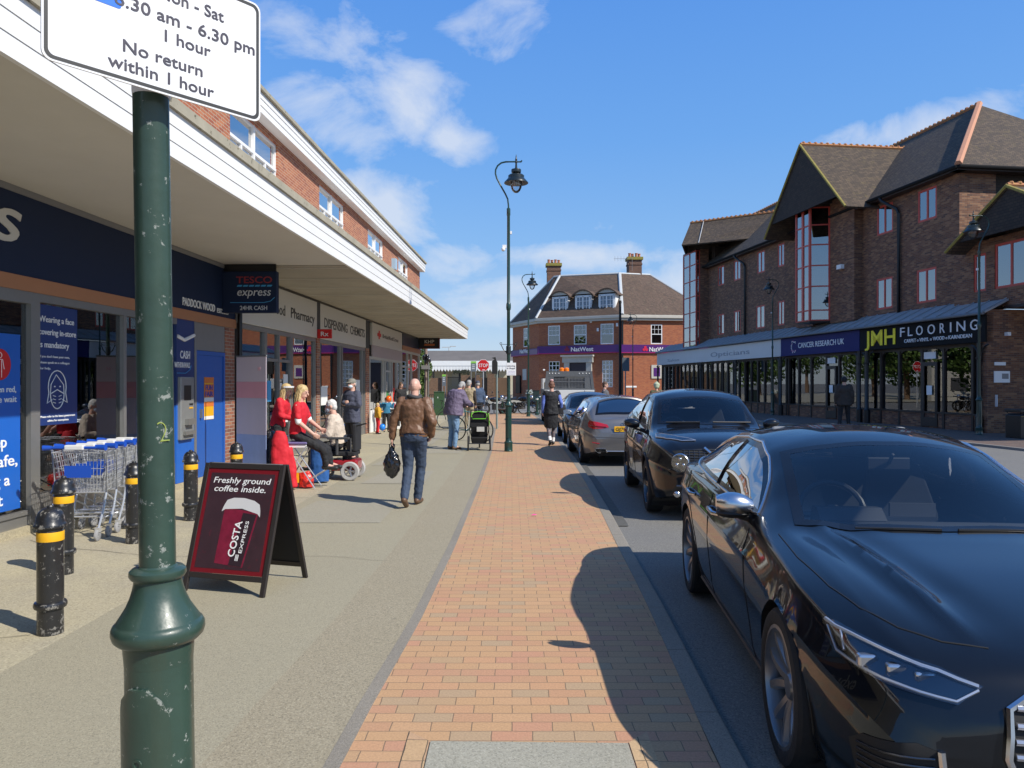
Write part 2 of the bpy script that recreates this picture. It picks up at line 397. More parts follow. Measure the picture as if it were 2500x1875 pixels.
# pavement round the bank and in front of the station wall
bp_ = MB().add([(-60, 62, 0), (3, 62, 0), (12, 60, 0), (40, 61, 0), (40, 110, 0), (-60, 110, 0)], [(0, 1, 2, 3, 4, 5)]).build('bank_pavement', M_patch); tagp(bp_, kind='structure')
# white line at the junction
M_line = mat('road_paint', (.55, .54, .50), .8, var=.3, vscale=20)
ln = MB(); 
for i in range(9): ln.sheet([(-7 + i * 1.5, 46.2), (-6 + i * 1.5, 46.2), (-6 + i * 1.5, 46.5), (-7 + i * 1.5, 46.5)], RD)
ln.sheet([(1.5, 50), (9, 49), (9, 49.2), (1.5, 50.2)], RD)
tagp(ln.build('road_markings', M_line), kind='structure')
# ------------------------------------------------------------------ left parade of shops
M_white = mat('white_boards', (.80, .80, .78), .5, var=.06, vscale=2, bump=.05, col2=(.60, .59, .53), thr=.70)
M_soff = mat('soffit_paint', (.61, .59, .53), .9, var=.10, vscale=1.2, col2=(.34, .29, .22), thr=.76)
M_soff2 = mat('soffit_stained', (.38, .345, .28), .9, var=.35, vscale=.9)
M_cap = mat('concrete_cap', (.36, .33, .25), .9, var=.3, vscale=3, col2=(.13, .12, .08), thr=.60)
M_brickL = brickmat('parade_brick', [(.37, .115, .055), (.42, .15, .07), (.30, .09, .05), (.45, .17, .08), (.34, .10, .05), (.39, .13, .06)], (.42, .36, .27), stain=.06, ms=.012)
M_brickP = brickmat('pier_brick', [(.33, .12, .07), (.20, .085, .06), (.40, .17, .09), (.27, .10, .06)], (.36, .32, .26), stain=.1, ms=.012)
M_wfr = mat('white_frame', (.78, .78, .77), .4)
M_alu = mat('grey_aluminium', (.30, .295, .28), .38, .55, var=.08)
M_alu2 = mat('pale_shopfront_paint', (.50, .49, .45), .5, var=.06)
M_glass = glassmat('shop_glass', (.62, .66, .66), 1.35, 1.5, 0, .10)
M_glassU = glassmat('upper_window_glass', (.35, .40, .45), 2.2, 1.5, 0, .26)
M_navy = mat('navy_sign', (.011, .022, .058), .6, spec=.25)
M_navy2 = mat('navy_poster', (.016, .040, .16), .4)
M_blue = mat('bright_blue_panel', (.014, .12, .50), .38, var=.05)
M_blue2 = mat('blue_door_paint', (.018, .10, .40), .42, var=.08)
M_copper = mat('orange_brown_band', (.40, .18, .085), .5, var=.06, vscale=4)
M_lit = mat('white_lettering', (.82, .82, .80), .5)
M_redl = mat('red_lettering', (.55, .03, .03), .5)
M_cyan = mat('cyan_stripe', (.05, .33, .65), .5)
M_black = mat('black_paint', (.012, .012, .013), .35)
M_blackm = mat('black_matt', (.014, .014, .014), .8)
M_sgnw = mat('cream_sign', (.60, .585, .53), .35, var=.04)
M_bllet = mat('black_lettering', (.03, .03, .028), .5)
M_intw = mat('shop_interior_wall', (.50, .48, .44), .8, var=.2)
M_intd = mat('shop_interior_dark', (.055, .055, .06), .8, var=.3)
M_intf = mat('shop_floor', (.35, .33, .29), .6)
M_red = mat('signal_red', (.60, .012, .012), .45)
M_yel = mat('signal_yellow', (.80, .42, .01), .5)
M_grey = mat('mid_grey', (.22, .22, .22), .5)
PRDS = [mat('goods_%s' % n, c, .6) for n, c in (('red', (.45, .04, .03)), ('blue', (.05, .15, .42)), ('yellow', (.6, .42, .06)), ('green', (.06, .25, .08)), ('white', (.6, .58, .55)), ('brown', (.25, .13, .07)))]

left = empty('shop_parade', (-5.80, 0, 0), -math.atan(.0351), 'long low parade of shops with deep white canopy and brick upper storey', 'building')
def Lb(name, mt, *boxes, parent=left, bevel=0):
    b = MB()
    for q in boxes: b.box(*q)
    return b.build(name, mt, parent, bevel=bevel)
Y0, Y1 = -5.0, 37.0
# upper wall with real openings
wins = [(8.5 - 5.75 * 2, 11.1 - 5.75 * 2), (8.5 - 5.75, 11.1 - 5.75), (8.5, 11.1), (14.25, 16.85), (20.05, 22.65), (25.75, 28.35), (31.35, 33.75)]
wz0, wz1 = 5.85, 6.98
wb = MB(); yy = Y0
wb.box(-.3, 0, Y0, Y1, 4.2, wz0); wb.box(-.3, 0, Y0, Y1, wz1, 7.2)
for a, b in wins:
    if b < Y0 + .2: continue
    if a > yy: wb.box(-.3, 0, yy, a, wz0, wz1)
    yy = max(b, yy)
wb.box(-.3, 0, yy, Y1, wz0, wz1); wb.box(-9, -.3, Y1 - .25, Y1, 0, 7.2); wb.box(-9, -8.7, Y0, Y1 - .25, 0, 7.2); wb.box(-8.7, -.3, Y0, Y0 + .25, 0, 7.2)
wb.build('wall', M_brickL, left)
curt = mat('net_curtain', (.62, .62, .60), .9, var=.15, vscale=25)
for a, b in wins:
    if a < Y0: continue
    fr = MB(); t = .055; x0, x1 = -.12, -.04
    fr.box(x0, x1, a, b, wz0, wz0 + t); fr.box(x0, x1, a, b, wz1 - t, wz1); fr.box(x0, x1, a, a + t, wz0, wz1); fr.box(x0, x1, b - t, b, wz0, wz1)
    zm = 6.42; mid = (a + b) / 2
    fr.box(x0, x1 + .01, a, b, zm - .03, zm + .03); fr.box(x0, x1 + .012, mid - .04, mid + .04, wz0, wz1)
    for q in (a * .75 + b * .25, a * .25 + b * .75): fr.box(x0, x1 + .006, q - .03, q + .03, wz0, zm)
    fr.box(-.05, .05, a - .03, b + .03, wz0 - .045, wz0 - .001)
    wo_ = fr.build('window', M_wfr, left)
    MB().box(-.088, -.082, a + .05, b - .05, wz0 + .04, wz1 - .04).build('pane', M_glassU, wo_)
    cu = MB()
    ncl = 14
    cu.loft([[(-.22 + .015 * math.sin(k * 2.1), a + (b - a) * k / 60, wz0), (-.22 + .015 * math.sin(k * 2.1), a + (b - a) * k / 60, wz1 - .1)] for k in range(61)], caps=False, closed=False)
    cu.build('curtain', curt, wo_)
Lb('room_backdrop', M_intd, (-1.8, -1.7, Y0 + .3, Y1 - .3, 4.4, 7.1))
# roof fascia and coping
Lb('roof', M_grey, (-9, .0, Y0, Y1, 7.2, 7.3))
for i in range(3): Lb('roof_fascia', M_white, (.0, .27 - .012 * (2 - i), Y0, Y1 + .12, 7.12 + i * .13, 7.242 + i * .13))
Lb('coping', M_cap, (-.1, .33, Y0, Y1 + .16, 7.515, 7.59))
# canopy: soffit slab, three white boards, concrete capping
D = 2.33
Lb('canopy_soffit', M_soff, (0, D - .06, Y0, 14.05, 3.875, 3.93))
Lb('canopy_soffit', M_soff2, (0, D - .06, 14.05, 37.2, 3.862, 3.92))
for k in range(16): Lb('soffit_joint', M_soff, (.02, D - .1, 14.3 + k * 1.45, 14.325 + k * 1.45, 3.852, 3.861))
for i in range(3): Lb('canopy_fascia', M_white, (D - .06, D - .007 * (2 - i), Y0, 37.2, 3.85 + i * .148, 3.85 + i * .148 + .145))
Lb('canopy_fascia', M_white, (0, D - .07, 37.15, 37.2, 3.85, 4.29))
cp = MB(); yv = Y0
while yv < 37.2:
    y2 = min(yv + 2.4, 37.24); cp.box(D - .28, D + .035, yv, y2 - .012, 4.292, 4.40); yv = y2
cp.build('canopy_capping', M_cap, left)
Lb('canopy_deck', M_soff, (0, D - .28, Y0, 37.2, 3.94, 4.30))
# rainwater stain pipe on fascia (dark vertical strap) and flood light box on wall
Lb('light_box', mat('pale_blue_box', (.35, .5, .62), .4), (.0, .16, 29.9, 30.25, 6.2, 6.62))
# grey and black battens where wall meets soffit
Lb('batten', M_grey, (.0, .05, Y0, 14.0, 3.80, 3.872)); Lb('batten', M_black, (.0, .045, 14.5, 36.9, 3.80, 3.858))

# --- supermarket front (nearest)
Lb('shop_sign', M_navy, (-.05, .03, Y0, 14.42, 2.90, 3.80))
Lb('sign_band', M_copper, (-.06, .045, Y0, 14.44, 2.735, 2.898))
sg = bpy.data.objects.get('shop_sign')
text('express', 'lettering', (.032, 4.6, 3.245), (0, 1, 0), (0, 0, 1), M_sgnw, sg, height=.56, width=3.85, ext=.012, shear=.18, weight=.012)
text('PADDOCK WOOD', 'lettering', (.032, 12.28, 2.965), (0, 1, 0), (0, 0, 1), M_lit, sg, height=.135, width=1.22, ext=.01, weight=.01)
text('EST.2005', 'lettering', (.032, 13.60, 2.965), (0, 1, 0), (0, 0, 1), M_lit, sg, height=.085, width=.48, ext=.01, weight=.01)
def hang_sign(yc, x0, x1, z0, z1, mm):
    return Lb('projecting_sign', mm, (x0, x1, yc - .07, yc + .07, z0, z1), bevel=.01)
hs_ = hang_sign(13.9, .03, 1.03, 2.98, 3.735, M_navy)
V = (0, 0, 1); U = (1, 0, 0); yF = 13.828
shade_red = mat('shaded_red_lettering', (.30, .03, .035), .5); shade_white = mat('shaded_white_lettering', (.62, .64, .66), .5)  # letter colours darkened to stand for the shade under the canopy
text('TESCO', 'lettering', (.29, yF, 3.52), U, V, shade_red, hs_, height=.125, width=.66, weight=.02)
st = MB()
for k in range(6): st.poly([(.30 + k * .11, 3.455), (.385 + k * .11, 3.455), (.405 + k * .11, 3.485), (.32 + k * .11, 3.485)], 1, yF - .004, yF + .001)
st.build('emblem', M_cyan, hs_)
text('express', 'lettering', (.31, yF, 3.29), U, V, shade_white, hs_, height=.155, width=.62, shear=.2, weight=.008)
sw = MB(); sw.tube([(.18, yF - .002, 3.165), (.80, yF - .002, 3.165), (.92, yF - .002, 3.19), (1.0, yF - .002, 3.26)], .006, 4); sw.build('emblem', M_cyan, hs_)
text('24HR CASH', 'lettering', (.36, yF, 3.03), U, V, shade_white, hs_, height=.08, width=.50, weight=.02)
Lb('sign_bracket', M_black, (.035, 1.0, 13.88, 13.92, 3.74, 3.87))
# frames of the big window / door
al = MB()
for a, b in ((8.62, 8.78), (10.55, 10.62), (12.72, 12.80)): al.box(-.07, .03, a, b, .0, 2.734)
al.box(-.07, .03, 4, 8.62, 2.60, 2.734); al.box(-.07, .03, 8.78, 10.55, 2.64, 2.734); al.box(-.07, .03, 10.62, 12.1, 2.64, 2.734)
al.box(-.07, .03, 6.55, 6.65, 0, 2.6); al.box(-.06, .02, 6.65, 8.62, .21, .26); al.build('shopfront_frame', M_alu, left)
Lb('plinth', M_apron, (-.10, .05, 4, 13.95, 0, .085))
Lb('stall_riser', M_alu, (-.06, .0, 6.65, 8.62, .086, .21), (-.06, .0, 8.78, 10.55, .086, .42), (-.06, .0, 10.62, 12.1, .086, .42))
MB().box(-.035, -.027, 4, 8.62, .26, 2.6).box(-.035, -.027, 8.78, 10.55, .42, 2.64).box(-.035, -.027, 10.62, 12.1, .42, 2.64).build('shop_window', M_glass, left)
def poster(x0, yy0, yy1, z0, z1, m, name='poster'): return Lb(name, m, (x0, x0 + .008, yy0, yy1, z0, z1))
p1 = poster(-.02, 7.2, 8.50, .30, 2.24, M_blue)
disc = MB(); disc.lathe([(.001, -.0105), (.17, -.0105), (.17, -.004), (.001, -.004)], (8.17, 1.90), 28, 0); disc.build('emblem', M_red, p1)
fig = MB(); fig.tube([(0, 8.17 + .03 * math.cos(a), 2.0 + .03 * math.sin(a)) for a in [k * math.pi / 5 for k in range(11)]], .006, 4)
fig.tube([(0, 8.13, 1.955), (0, 8.21, 1.955), (0, 8.235, 1.85)], .006, 4); fig.tube([(0, 8.13, 1.955), (0, 8.105, 1.85)], .006, 4)
fig.tube([(0, 8.145, 1.95), (0, 8.145, 1.76)], .006, 4); fig.tube([(0, 8.195, 1.95), (0, 8.195, 1.76)], .006, 4)
fig.build('emblem', M_lit, p1, loc=(-.006, 0, 0))
PU, PV = (0, 1, 0), (0, 0, 1)
for s, yr_, z, h, wd in (('When red,', 8.43, 1.60, .07, .44), ('please wait', 8.44, 1.49, .07, .52), ('Keep', 8.28, 1.00, .13, .40), ('safe,', 8.45, .79, .13, .40), ('ng a', 8.33, .58, .13, .34), ('ht', 8.22, .37, .13, .18)):
    text(s, 'lettering', (-.011, yr_ - wd, z), PU, PV, M_lit, p1, height=h, width=wd, weight=.02)
p2 = poster(-.02, 8.80, 9.55, 1.20, 2.62, M_navy2)
for s, z, wd in (('Wearing a face', 2.42, .66), ('covering in-store', 2.27, .70), ('is mandatory', 2.12, .56)): text(s, 'lettering', (-.011, 8.82, z), PU, PV, M_lit, p2, height=.075, width=wd, weight=.015)
for s, z, wd in (('If you don\'t have your own,', 2.0, .56), ('please speak to a colleague', 1.93, .56), ('for help.', 1.86, .2)): text(s, 'lettering', (-.011, 8.83, z), PU, PV, M_lit, p2, height=.03, width=wd)
for s, z, wd in (('Please refer to the latest government', 1.29, .66), ('advice for exemptions', 1.24, .40)): text(s, 'lettering', (-.011, 8.84 + (.66 - wd) / 2, z), PU, PV, M_lit, p2, height=.026, width=wd)
fm = MB(); cy, cz = 9.15, 1.62
def arc(cx, cz_, rx, rz, a0, a1, n=12): return [(0, cx + rx * math.cos(R(a0 + (a1 - a0) * k / n)), cz_ + rz * math.sin(R(a0 + (a1 - a0) * k / n))) for k in range(n + 1)]
fm.tube(arc(cy, cz + .03, .17, .20, -20, 200), .007, 4); fm.tube([(0, cy - .16, cz - .04), (0, cy - .19, cz - .16), (0, cy - .10, cz - .12)], .007, 4); fm.tube([(0, cy + .16, cz - .04), (0, cy + .19, cz - .16), (0, cy + .10, cz - .12)], .007, 4)
fm.tube(arc(cy, cz - .05, .13, .18, 180, 360), .007, 4); fm.tube([(0, cy - .13, cz - .05), (0, cy - .05, cz - .02), (0, cy, cz), (0, cy + .05, cz - .02), (0, cy + .13, cz - .05)], .007, 4)
fm.tube([(0, cy - .13, cz - .05), (0, cy - .12, cz + .06), (0, cy - .02, cz + .18), (0, cy + .12, cz + .06), (0, cy + .13, cz - .05)], .006, 4)
for zz in (-.07, -.11, -.15): fm.tube([(0, cy - .08, cz + zz), (0, cy - .03, cz + zz - .012)], .005, 4); fm.tube([(0, cy + .08, cz + zz), (0, cy + .03, cz + zz - .012)], .005, 4)
for e in (-.05, .05): fm.tube([(0, cy + e, cz + .045), (0, cy + e, cz + .03)], .010, 6)
fm.build('emblem', M_lit, p2, loc=(-.008, 0, 0))
# cash machine surround, blue door
cm = Lb('cash_machine_surround', M_blue, (-.05, .02, 12.1, 12.72, .09, 1.34)); Lb('cash_machine_header', M_navy2, (-.05, .022, 12.1, 12.72, 1.342, 2.734))
text('CASH', 'lettering', (.024, 12.22, 2.10), PU, PV, M_lit, cm, height=.13, width=.34, weight=.03)
text('WITHDRAWALS', 'lettering', (.024, 12.03, 1.95), PU, PV, M_lit, cm, height=.09, width=.53, weight=.02)
sw = MB(); sw.tube([(.028, 12.1, 1.86), (.028, 12.4, 1.86), (.028, 12.55, 1.92), (.028, 12.6, 1.99)], .006, 4); sw.build('emblem', M_cyan, cm)
sw = MB(); sw.tube([(.028, 12.12, 2.45), (.028, 12.35, 2.40), (.028, 12.70, 2.50)], .03, 6); sw.build('emblem', M_lit, cm)
atm = MB(); atm.box(.0, .08, 12.14, 12.60, .78, 1.80); am = atm.build('cash_machine', mat('steel_grey', (.33, .34, .33), .45, .5, var=.1), left, bevel=.015)
Lb('screen', M_black, (.081, .084, 12.24, 12.48, 1.42, 1.66), parent=am); Lb('keypad', M_alu, (.081, .15, 12.26, 12.48, 1.02, 1.12), parent=am); Lb('cash_tray', M_alu, (.081, .13, 12.2, 12.54, .86, .92), parent=am)
for zz in (1.28, 1.34): Lb('card_slot', M_yel if zz < 1.3 else M_black, (.081, .088, 12.42, 12.54, zz, zz + .025), parent=am)
Lb('door_panel', M_alu, (-.05, .015, 12.80, 13.97, 2.26, 2.734))
dd = Lb('door', M_blue2, (-.04, .01, 12.88, 13.9, .09, 2.18)); Lb('door_frame', M_blue2, (-.04, .025, 12.80, 12.879, .09, 2.255), (-.04, .025, 13.901, 13.97, .09, 2.255), (-.04, .025, 12.879, 13.901, 2.182, 2.255))
Lb('handle', M_alu, (.01, .05, 12.95, 12.98, 1.1, 1.25), parent=dd)
fp = Lb('poster', M_yel, (.011, .015, 13.12, 13.50, 1.06, 1.80), parent=dd)
Lb('poster_band', mat('poster_orange', (.7, .18, .03), .5), (.0155, .017, 13.12, 13.50, 1.70, 1.80), (.0155, .017, 13.12, 13.50, 1.29, 1.37), (.0155, .017, 13.12, 13.5, 1.45, 1.68), parent=dd)
Lb('poster_band', M_lit, (.0155, .0168, 13.12, 13.50, 1.375, 1.445), (.0155, .0168, 13.12, 13.50, 1.065, 1.12), parent=dd)
M_pblu = mat('poster_blue', (.05, .05, .35), .5)
text('FUN', 'lettering', (.0175, 13.17, 1.575), PU, PV, M_pblu, dd, height=.09, width=.28, weight=.05); text('FAIR', 'lettering', (.0175, 13.15, 1.465), PU, PV, M_pblu, dd, height=.09, width=.32, weight=.05)
Lb('pier', M_brickP, (-.15, .02, 13.98, 14.42, 0, 2.734))
dp = MB(); dp.lathe([(.045, 0), (.045, 3.85)], (.09, 14.50), 10); dp.lathe([(.06, 1.9), (.06, 1.98)], (.09, 14.5), 10); dp.build('downpipe', M_black, left, smooth=True)

# --- pharmacy, two sign panels
def shopfront(y0, y1, zs, mull, m, riser=.32, transom=None, x=0.0):
    b = MB(); b.box(x - .07, x + .02, y0, y1, zs - .09, zs); b.box(x - .07, x + .02, y0, y1, riser - .06, riser)
    for q in mull: b.box(x - .07, x + .025, q - .035, q + .035, 0, zs - .09)
    if transom: b.box(x - .065, x + .015, transom[1], transom[2], transom[0] - .03, transom[0] + .03)
    b.build('shopfront_frame', m, left)
    MB().box(x - .035, x - .027, y0, y1, riser, zs - .09).build('shop_window', M_glass, left)
    Lb('stall_riser', m, (x - .06, x + .0, y0, y1, 0, riser - .06))
s1 = Lb('shop_sign', M_sgnw, (-.05, .05, 14.62, 19.68, 2.87, 3.80), bevel=.01)
text('Paddock Wood', 'lettering', (.052, 14.75, 3.22), PU, PV, M_bllet, s1, height=.25, width=2.45, weight=.012)
text('Pharmacy', 'lettering', (.052, 17.60, 3.22), PU, PV, M_bllet, s1, height=.25, width=1.85, weight=.018)
s2 = Lb('shop_sign', M_sgnw, (-.05, .05, 20.0, 25.25, 2.87, 3.80), bevel=.01)
text('DISPENSING', 'lettering', (.052, 20.35, 3.2), PU, PV, M_bllet, s2, height=.27, width=2.45, weight=.018)
text('CHEMISTS', 'lettering', (.052, 23.15, 3.2), PU, PV, M_bllet, s2, height=.27, width=1.9, weight=.018)
shopfront(14.62, 16.05, 2.86, (14.66, 16.02), M_alu, .35, (2.2, 14.7, 16.0)); shopfront(16.05, 17.75, 2.86, (16.1, 16.9, 17.7), M_alu, .10, (2.2, 16.1, 17.7)); shopfront(17.75, 19.68, 2.86, (17.8, 19.62), M_alu, .35)
for a, b in ((19.69, 19.98), (25.32, 25.8)): Lb('pier', M_brickP, (-.15, .04, a, b, 0, 2.865)); Lb('pilaster_head', M_intd, (-.15, .045, a, b, 2.867, 3.80))
lh = Lb('projecting_sign', M_red, (.03, .42, 19.72, 19.78, 2.86, 3.10), bevel=.01)
text('Rx', 'lettering', (.14, 19.715, 2.92), U, V, M_lit, lh, height=.12, width=.2, weight=.02)
shopfront(20.0, 25.3, 2.86, (20.05, 22.15, 22.35, 24.9, 25.25), M_alu, .32)
# --- red cross shop
s3 = Lb('shop_sign', M_sgnw, (-.05, .05, 26.25, 31.95, 3.02, 3.80), bevel=.01)
MB().box(.052, .058, 27.25, 27.45, 3.28, 3.58).box(.052, .0585, 27.05, 27.65, 3.37, 3.49).build('emblem', M_red, s3)
text('BritishRedCross', 'lettering', (.052, 27.95, 3.36), PU, PV, M_bllet, s3, height=.15, width=3.1, weight=.012)
Lb('blind', mat('pinkish_blind', (.42, .35, .36), .6, var=.1), (.0, .05, 26.25, 31.95, 2.62, 3.015))
shopfront(25.85, 32.0, 2.62, (26.0, 28.3, 28.7, 29.6, 30.0, 31.0, 31.9), M_alu2, .42, (2.15, 28.7, 29.6))
Lb('window_display', M_lit, (-.02, .03, 26.05, 27.0, .0, .75))
# --- last shop
s4 = Lb('shop_sign', mat('dark_blue_fascia', (.014, .025, .05), .4), (-.05, .06, 32.05, 36.95, 3.30, 3.80)); Lb('sign_band', M_copper, (-.05, .07, 32.05, 36.95, 3.12, 3.298))
Lb('stall_riser', M_alu2, (-.06, .0, 32.05, 36.95, 0, .5))
shopfront(32.05, 36.95, 3.11, (32.1, 33.6, 34.6, 36.9), M_alu2, .5, (2.4, 32.1, 34.6))
hs2 = hang_sign(36.4, .06, 1.02, 3.38, 3.85, M_black); MB().box(.05, 1.03, 36.32, 36.48, 3.34, 3.378).box(1.022, 1.06, 36.32, 36.48, 3.34, 3.85).build('sign_edge', mat('dark_red', (.16, .015, .015), .5), hs2)
text('KHP', 'lettering', (.34, 36.325, 3.60), U, V, M_sgnw, hs2, height=.17, width=.46, weight=.03); MB().box(.33, .82, 36.322, 36.328, 3.48, 3.57).build('emblem', mat('dull_orange', (.45, .12, .03), .5), hs2)
# interiors: floor, back wall, shelves with goods, ceiling
Lb('interior', M_intw, (-5.0, -4.9, 4, 36.8, 0, 3.8)); Lb('interior_floor', M_intf, (-4.9, -.1, 4, 36.8, .02, .05)); Lb('interior_ceiling', M_intw, (-4.9, -.1, 4, 36.8, 2.95, 3.0))
Lb('party_wall', M_intw, (-4.9, -.16, 14.0, 14.3, .05, 2.95), (-4.9, -.16, 25.4, 25.7, .05, 2.95), (-4.9, -.16, 32, 32.1, .05, 2.95), (-4.9, -.16, 3.9, 4, .05, 2.95), (-4.9, -.1, 36.7, 36.8, .05, 2.95))
rnd = random.Random(3)
for i, (y0, y1, xb) in enumerate(((4.5, 8.4, -3.2), (9.0, 11.8, -2.2), (15, 16, -1.4), (17.9, 19.4, -1.2), (20.4, 22, -1.0), (22.5, 25, -1.3), (26.2, 28.2, -.9), (30.2, 31.8, -1.2), (32.6, 36, -2))):
    sh = MB()
    for z in (.4, .85, 1.3, 1.75): sh.box(xb - .4, xb, y0, y1, z, z + .03)
    sh.box(xb - .43, xb - .4, y0, y1, .05, 2.1); so = sh.build('shelf_unit', M_intw, left)
    gd = MB()
    for z in (.43, .88, 1.33, 1.78):
        yv = y0 + .05
        while yv < y1 - .2:
            wd = rnd.uniform(.08, .3); gd.m(rnd.randrange(6)).box(xb - .32, xb - rnd.uniform(.02, .1), yv, yv + wd * .9, z, z + rnd.uniform(.14, .36)); yv += wd
    gd.build('goods', PRDS, so)
for i, (a, b, z0, z1, mm) in enumerate(((16.15, 16.5, 1.3, 1.75, M_cyan), (16.95, 17.2, .9, 1.7, M_lit), (17.3, 17.6, .8, 1.9, M_lit), (18.4, 18.8, 1.0, 1.5, M_lit), (20.3, 20.9, 1.1, 1.6, M_lit), (24.2, 24.7, 1.3, 1.8, M_lit), (30.1, 30.7, .6, 1.5, M_red), (28.8, 29.4, 1.0, 1.4, PRDS[3]))):
    Lb('window_notice', mm, (-.026, -.02, a, b, z0, z1))
# lean-to backdrop at the far end of the parade
# ------------------------------------------------------------------ brick building with shops on the right
dR = (-.1323, .9912)
fW = Face((16.72, 28.32), dR)
M_brickR = brickmat('dark_multi_brick', [(.18, .078, .040), (.24, .115, .058), (.115, .055, .036), (.29, .148, .075), (.165, .07, .038), (.20, .09, .05)], (.16, .14, .115), stain=.08, ms=.010)
M_tileR = brickmat('dark_roof_tiles', [(.088, .062, .040), (.115, .08, .05), (.07, .05, .034), (.13, .09, .055)], (.012, .01, .009), bw=.17, bh=.085, ms=.012, stain=.25, bump=1.0, grime=(.16, .12, .04))
M_tileH = brickmat('tile_hanging', [(.045, .032, .024), (.06, .042, .03), (.038, .028, .022)], (.008, .008, .008), bw=.17, bh=.1, ms=.012, stain=.2, bump=1.0)
M_ridge = mat('orange_ridge_tile', (.42, .17, .075), .85, var=.3, vscale=6, col2=(.38, .27, .05), thr=.55)
M_verge = mat('mossy_verge', (.30, .24, .06), .9, var=.5, vscale=9)
M_redfr = mat('red_window_frame', (.52, .065, .042), .45)
M_glR = glassmat('office_glass', (.30, .34, .38), 1.4, 1.5, 0, .22, False)
M_blind = mat('window_blind', (.42, .44, .47), .8, var=.3, vscale=.9)
M_lead = mat('lead_sheet', (.36, .365, .365), .5, .1, var=.25, vscale=1.5)
M_wood = mat('dark_brown_timber', (.030, .018, .014), .5)
M_iron2 = mat('black_iron', (.012, .012, .013), .4)
rb = empty('office_block', (fW.P.x, fW.P.y, 0), fW.ang, 'dark brick block with tiled gables, red window frames and a row of shops below', 'building')
def Rb(name, mt, *boxes, parent=rb, bevel=0, smooth=False):
    b = MB()
    for q in boxes: b.box(*q)
    return b.build(name, mt, parent, bevel=bevel)
def wall_open(name, m, parent, u0, u1, z0, z1, ops, y0, y1):
    us = sorted({u0, u1, *[q for o in ops for q in o[:2] if u0 < q < u1]}); b = MB()
    for a, c in zip(us, us[1:]):
        mid = (a + c) / 2; segs = sorted((o[2], o[3]) for o in ops if o[0] < mid < o[1]); z = z0
        for s, e in segs:
            if s > z: b.box(a, c, y0, y1, z, s)
            z = max(z, e)
        if z < z1: b.box(a, c, y0, y1, z, z1)
    return b.build(name, m, parent)
def win(parent, u0, u1, z0, z1, ysurf, mf, mg, cols=2, rows=1, dep=.10, t=.075, inward=-1, blind=None, sash=None):
    """window in an opening: ysurf is the wall face, inward the direction into the building"""
    ya, yb = ysurf + inward * dep, ysurf + inward * (dep - .05)
    b = MB(); y0, y1 = min(ya, yb), max(ya, yb)
    b.box(u0, u1, y0, y1, z0, z0 + t); b.box(u0, u1, y0, y1, z1 - t, z1); b.box(u0, u0 + t, y0, y1, z0 + t, z1 - t); b.box(u1 - t, u1, y0, y1, z0 + t, z1 - t)
    for i in range(1, cols): q = u0 + (u1 - u0) * i / cols; b.box(q - t * .5, q + t * .5, y0 + .002, y1 + .002, z0 + t, z1 - t)
    for i in range(1, rows): q = z0 + (z1 - z0) * i / rows; b.box(u0 + t, u1 - t, y0 + .004, y1 + .004, q - t * .5, q + t * .5)
    if sash:
        zc = (z0 + z1) / 2; b.box(u0 + t, u1 - t, y0 - .01, y1 + .01, zc - .035, zc + .035)
        for i in (1, 2): q = u0 + (u1 - u0) * i / 3; b.box(q - .015, q + .015, y0 + .006, y1 - .003, zc, z1 - t)
        q = (zc + z1) / 2; b.box(u0 + t, u1 - t, y0 + .007, y1 - .004, q - .015, q + .015)
    o = b.build('window', mf, parent)
    yg = (y0 + y1) / 2
    MB().box(u0 + t * .5, u1 - t * .5, yg - .006, yg + .006, z0 + t * .5, z1 - t * .5).build('pane', mg, o)
    if blind:
        yb2 = ysurf + inward * (dep + .10)
        MB().box(u0, u1, min(yb2, yb2 + .01), max(yb2, yb2 + .01), z0 + (z1 - z0) * blind[0], z0 + (z1 - z0) * blind[1]).build('blind', M_blind, o)
    return o
WL = [(2241, 2287, 449, 535), (2141, 2180, 489, 565), (2238, 2286, 664, 741), (2140, 2179, 683, 755), (1899, 1915, 600, 648), (1849, 1867, 617, 667), (1792, 1808, 642, 687), (1753, 1768, 659, 700),
      (1899, 1915, 740, 795), (1846, 1867, 753, 804), (1792, 1808, 766, 813), (1752, 1768, 775, 818)]
ops = []
for a, b, t0, t1 in WL:
    ub, ua = fW.u(a), fW.u(b)
    ops.append((ua, ub, fW.z(b, t1), fW.z(b, t0)))
zr = lambda lst: lst
ops = [(a, b, (4.9 if z0 < 5.6 else 8.15), (6.25 if z0 < 5.6 else 9.42)) for a, b, z0, z1 in ops]
UE = fW.u(1712)
wall_open('wall', M_brickR, rb, 0, UE, 4.2, 9.9, ops, -.32, 0)
for i, (a, b, z0, z1) in enumerate(ops): win(rb, a, b, z0, z1, 0, M_redfr, M_glR, 2, 1, .06, .085, -1, (0, 1) if i % 3 else (.4, 1))
Rb('room_backdrop', M_intd, (.4, UE - .4, -1.3, -1.2, 4.2, 9.8)); Rb('wall', M_brickR, (0, .32, -1.5, -.325, 7.0, 9.9)); Rb('tile_cladding', M_tileH, (.15, .4, -9, -1.5, 7.0, 9.9)); Rb('wall', M_brickR, (UE - .3, UE, -9, -.33, 4.2, 9.9))
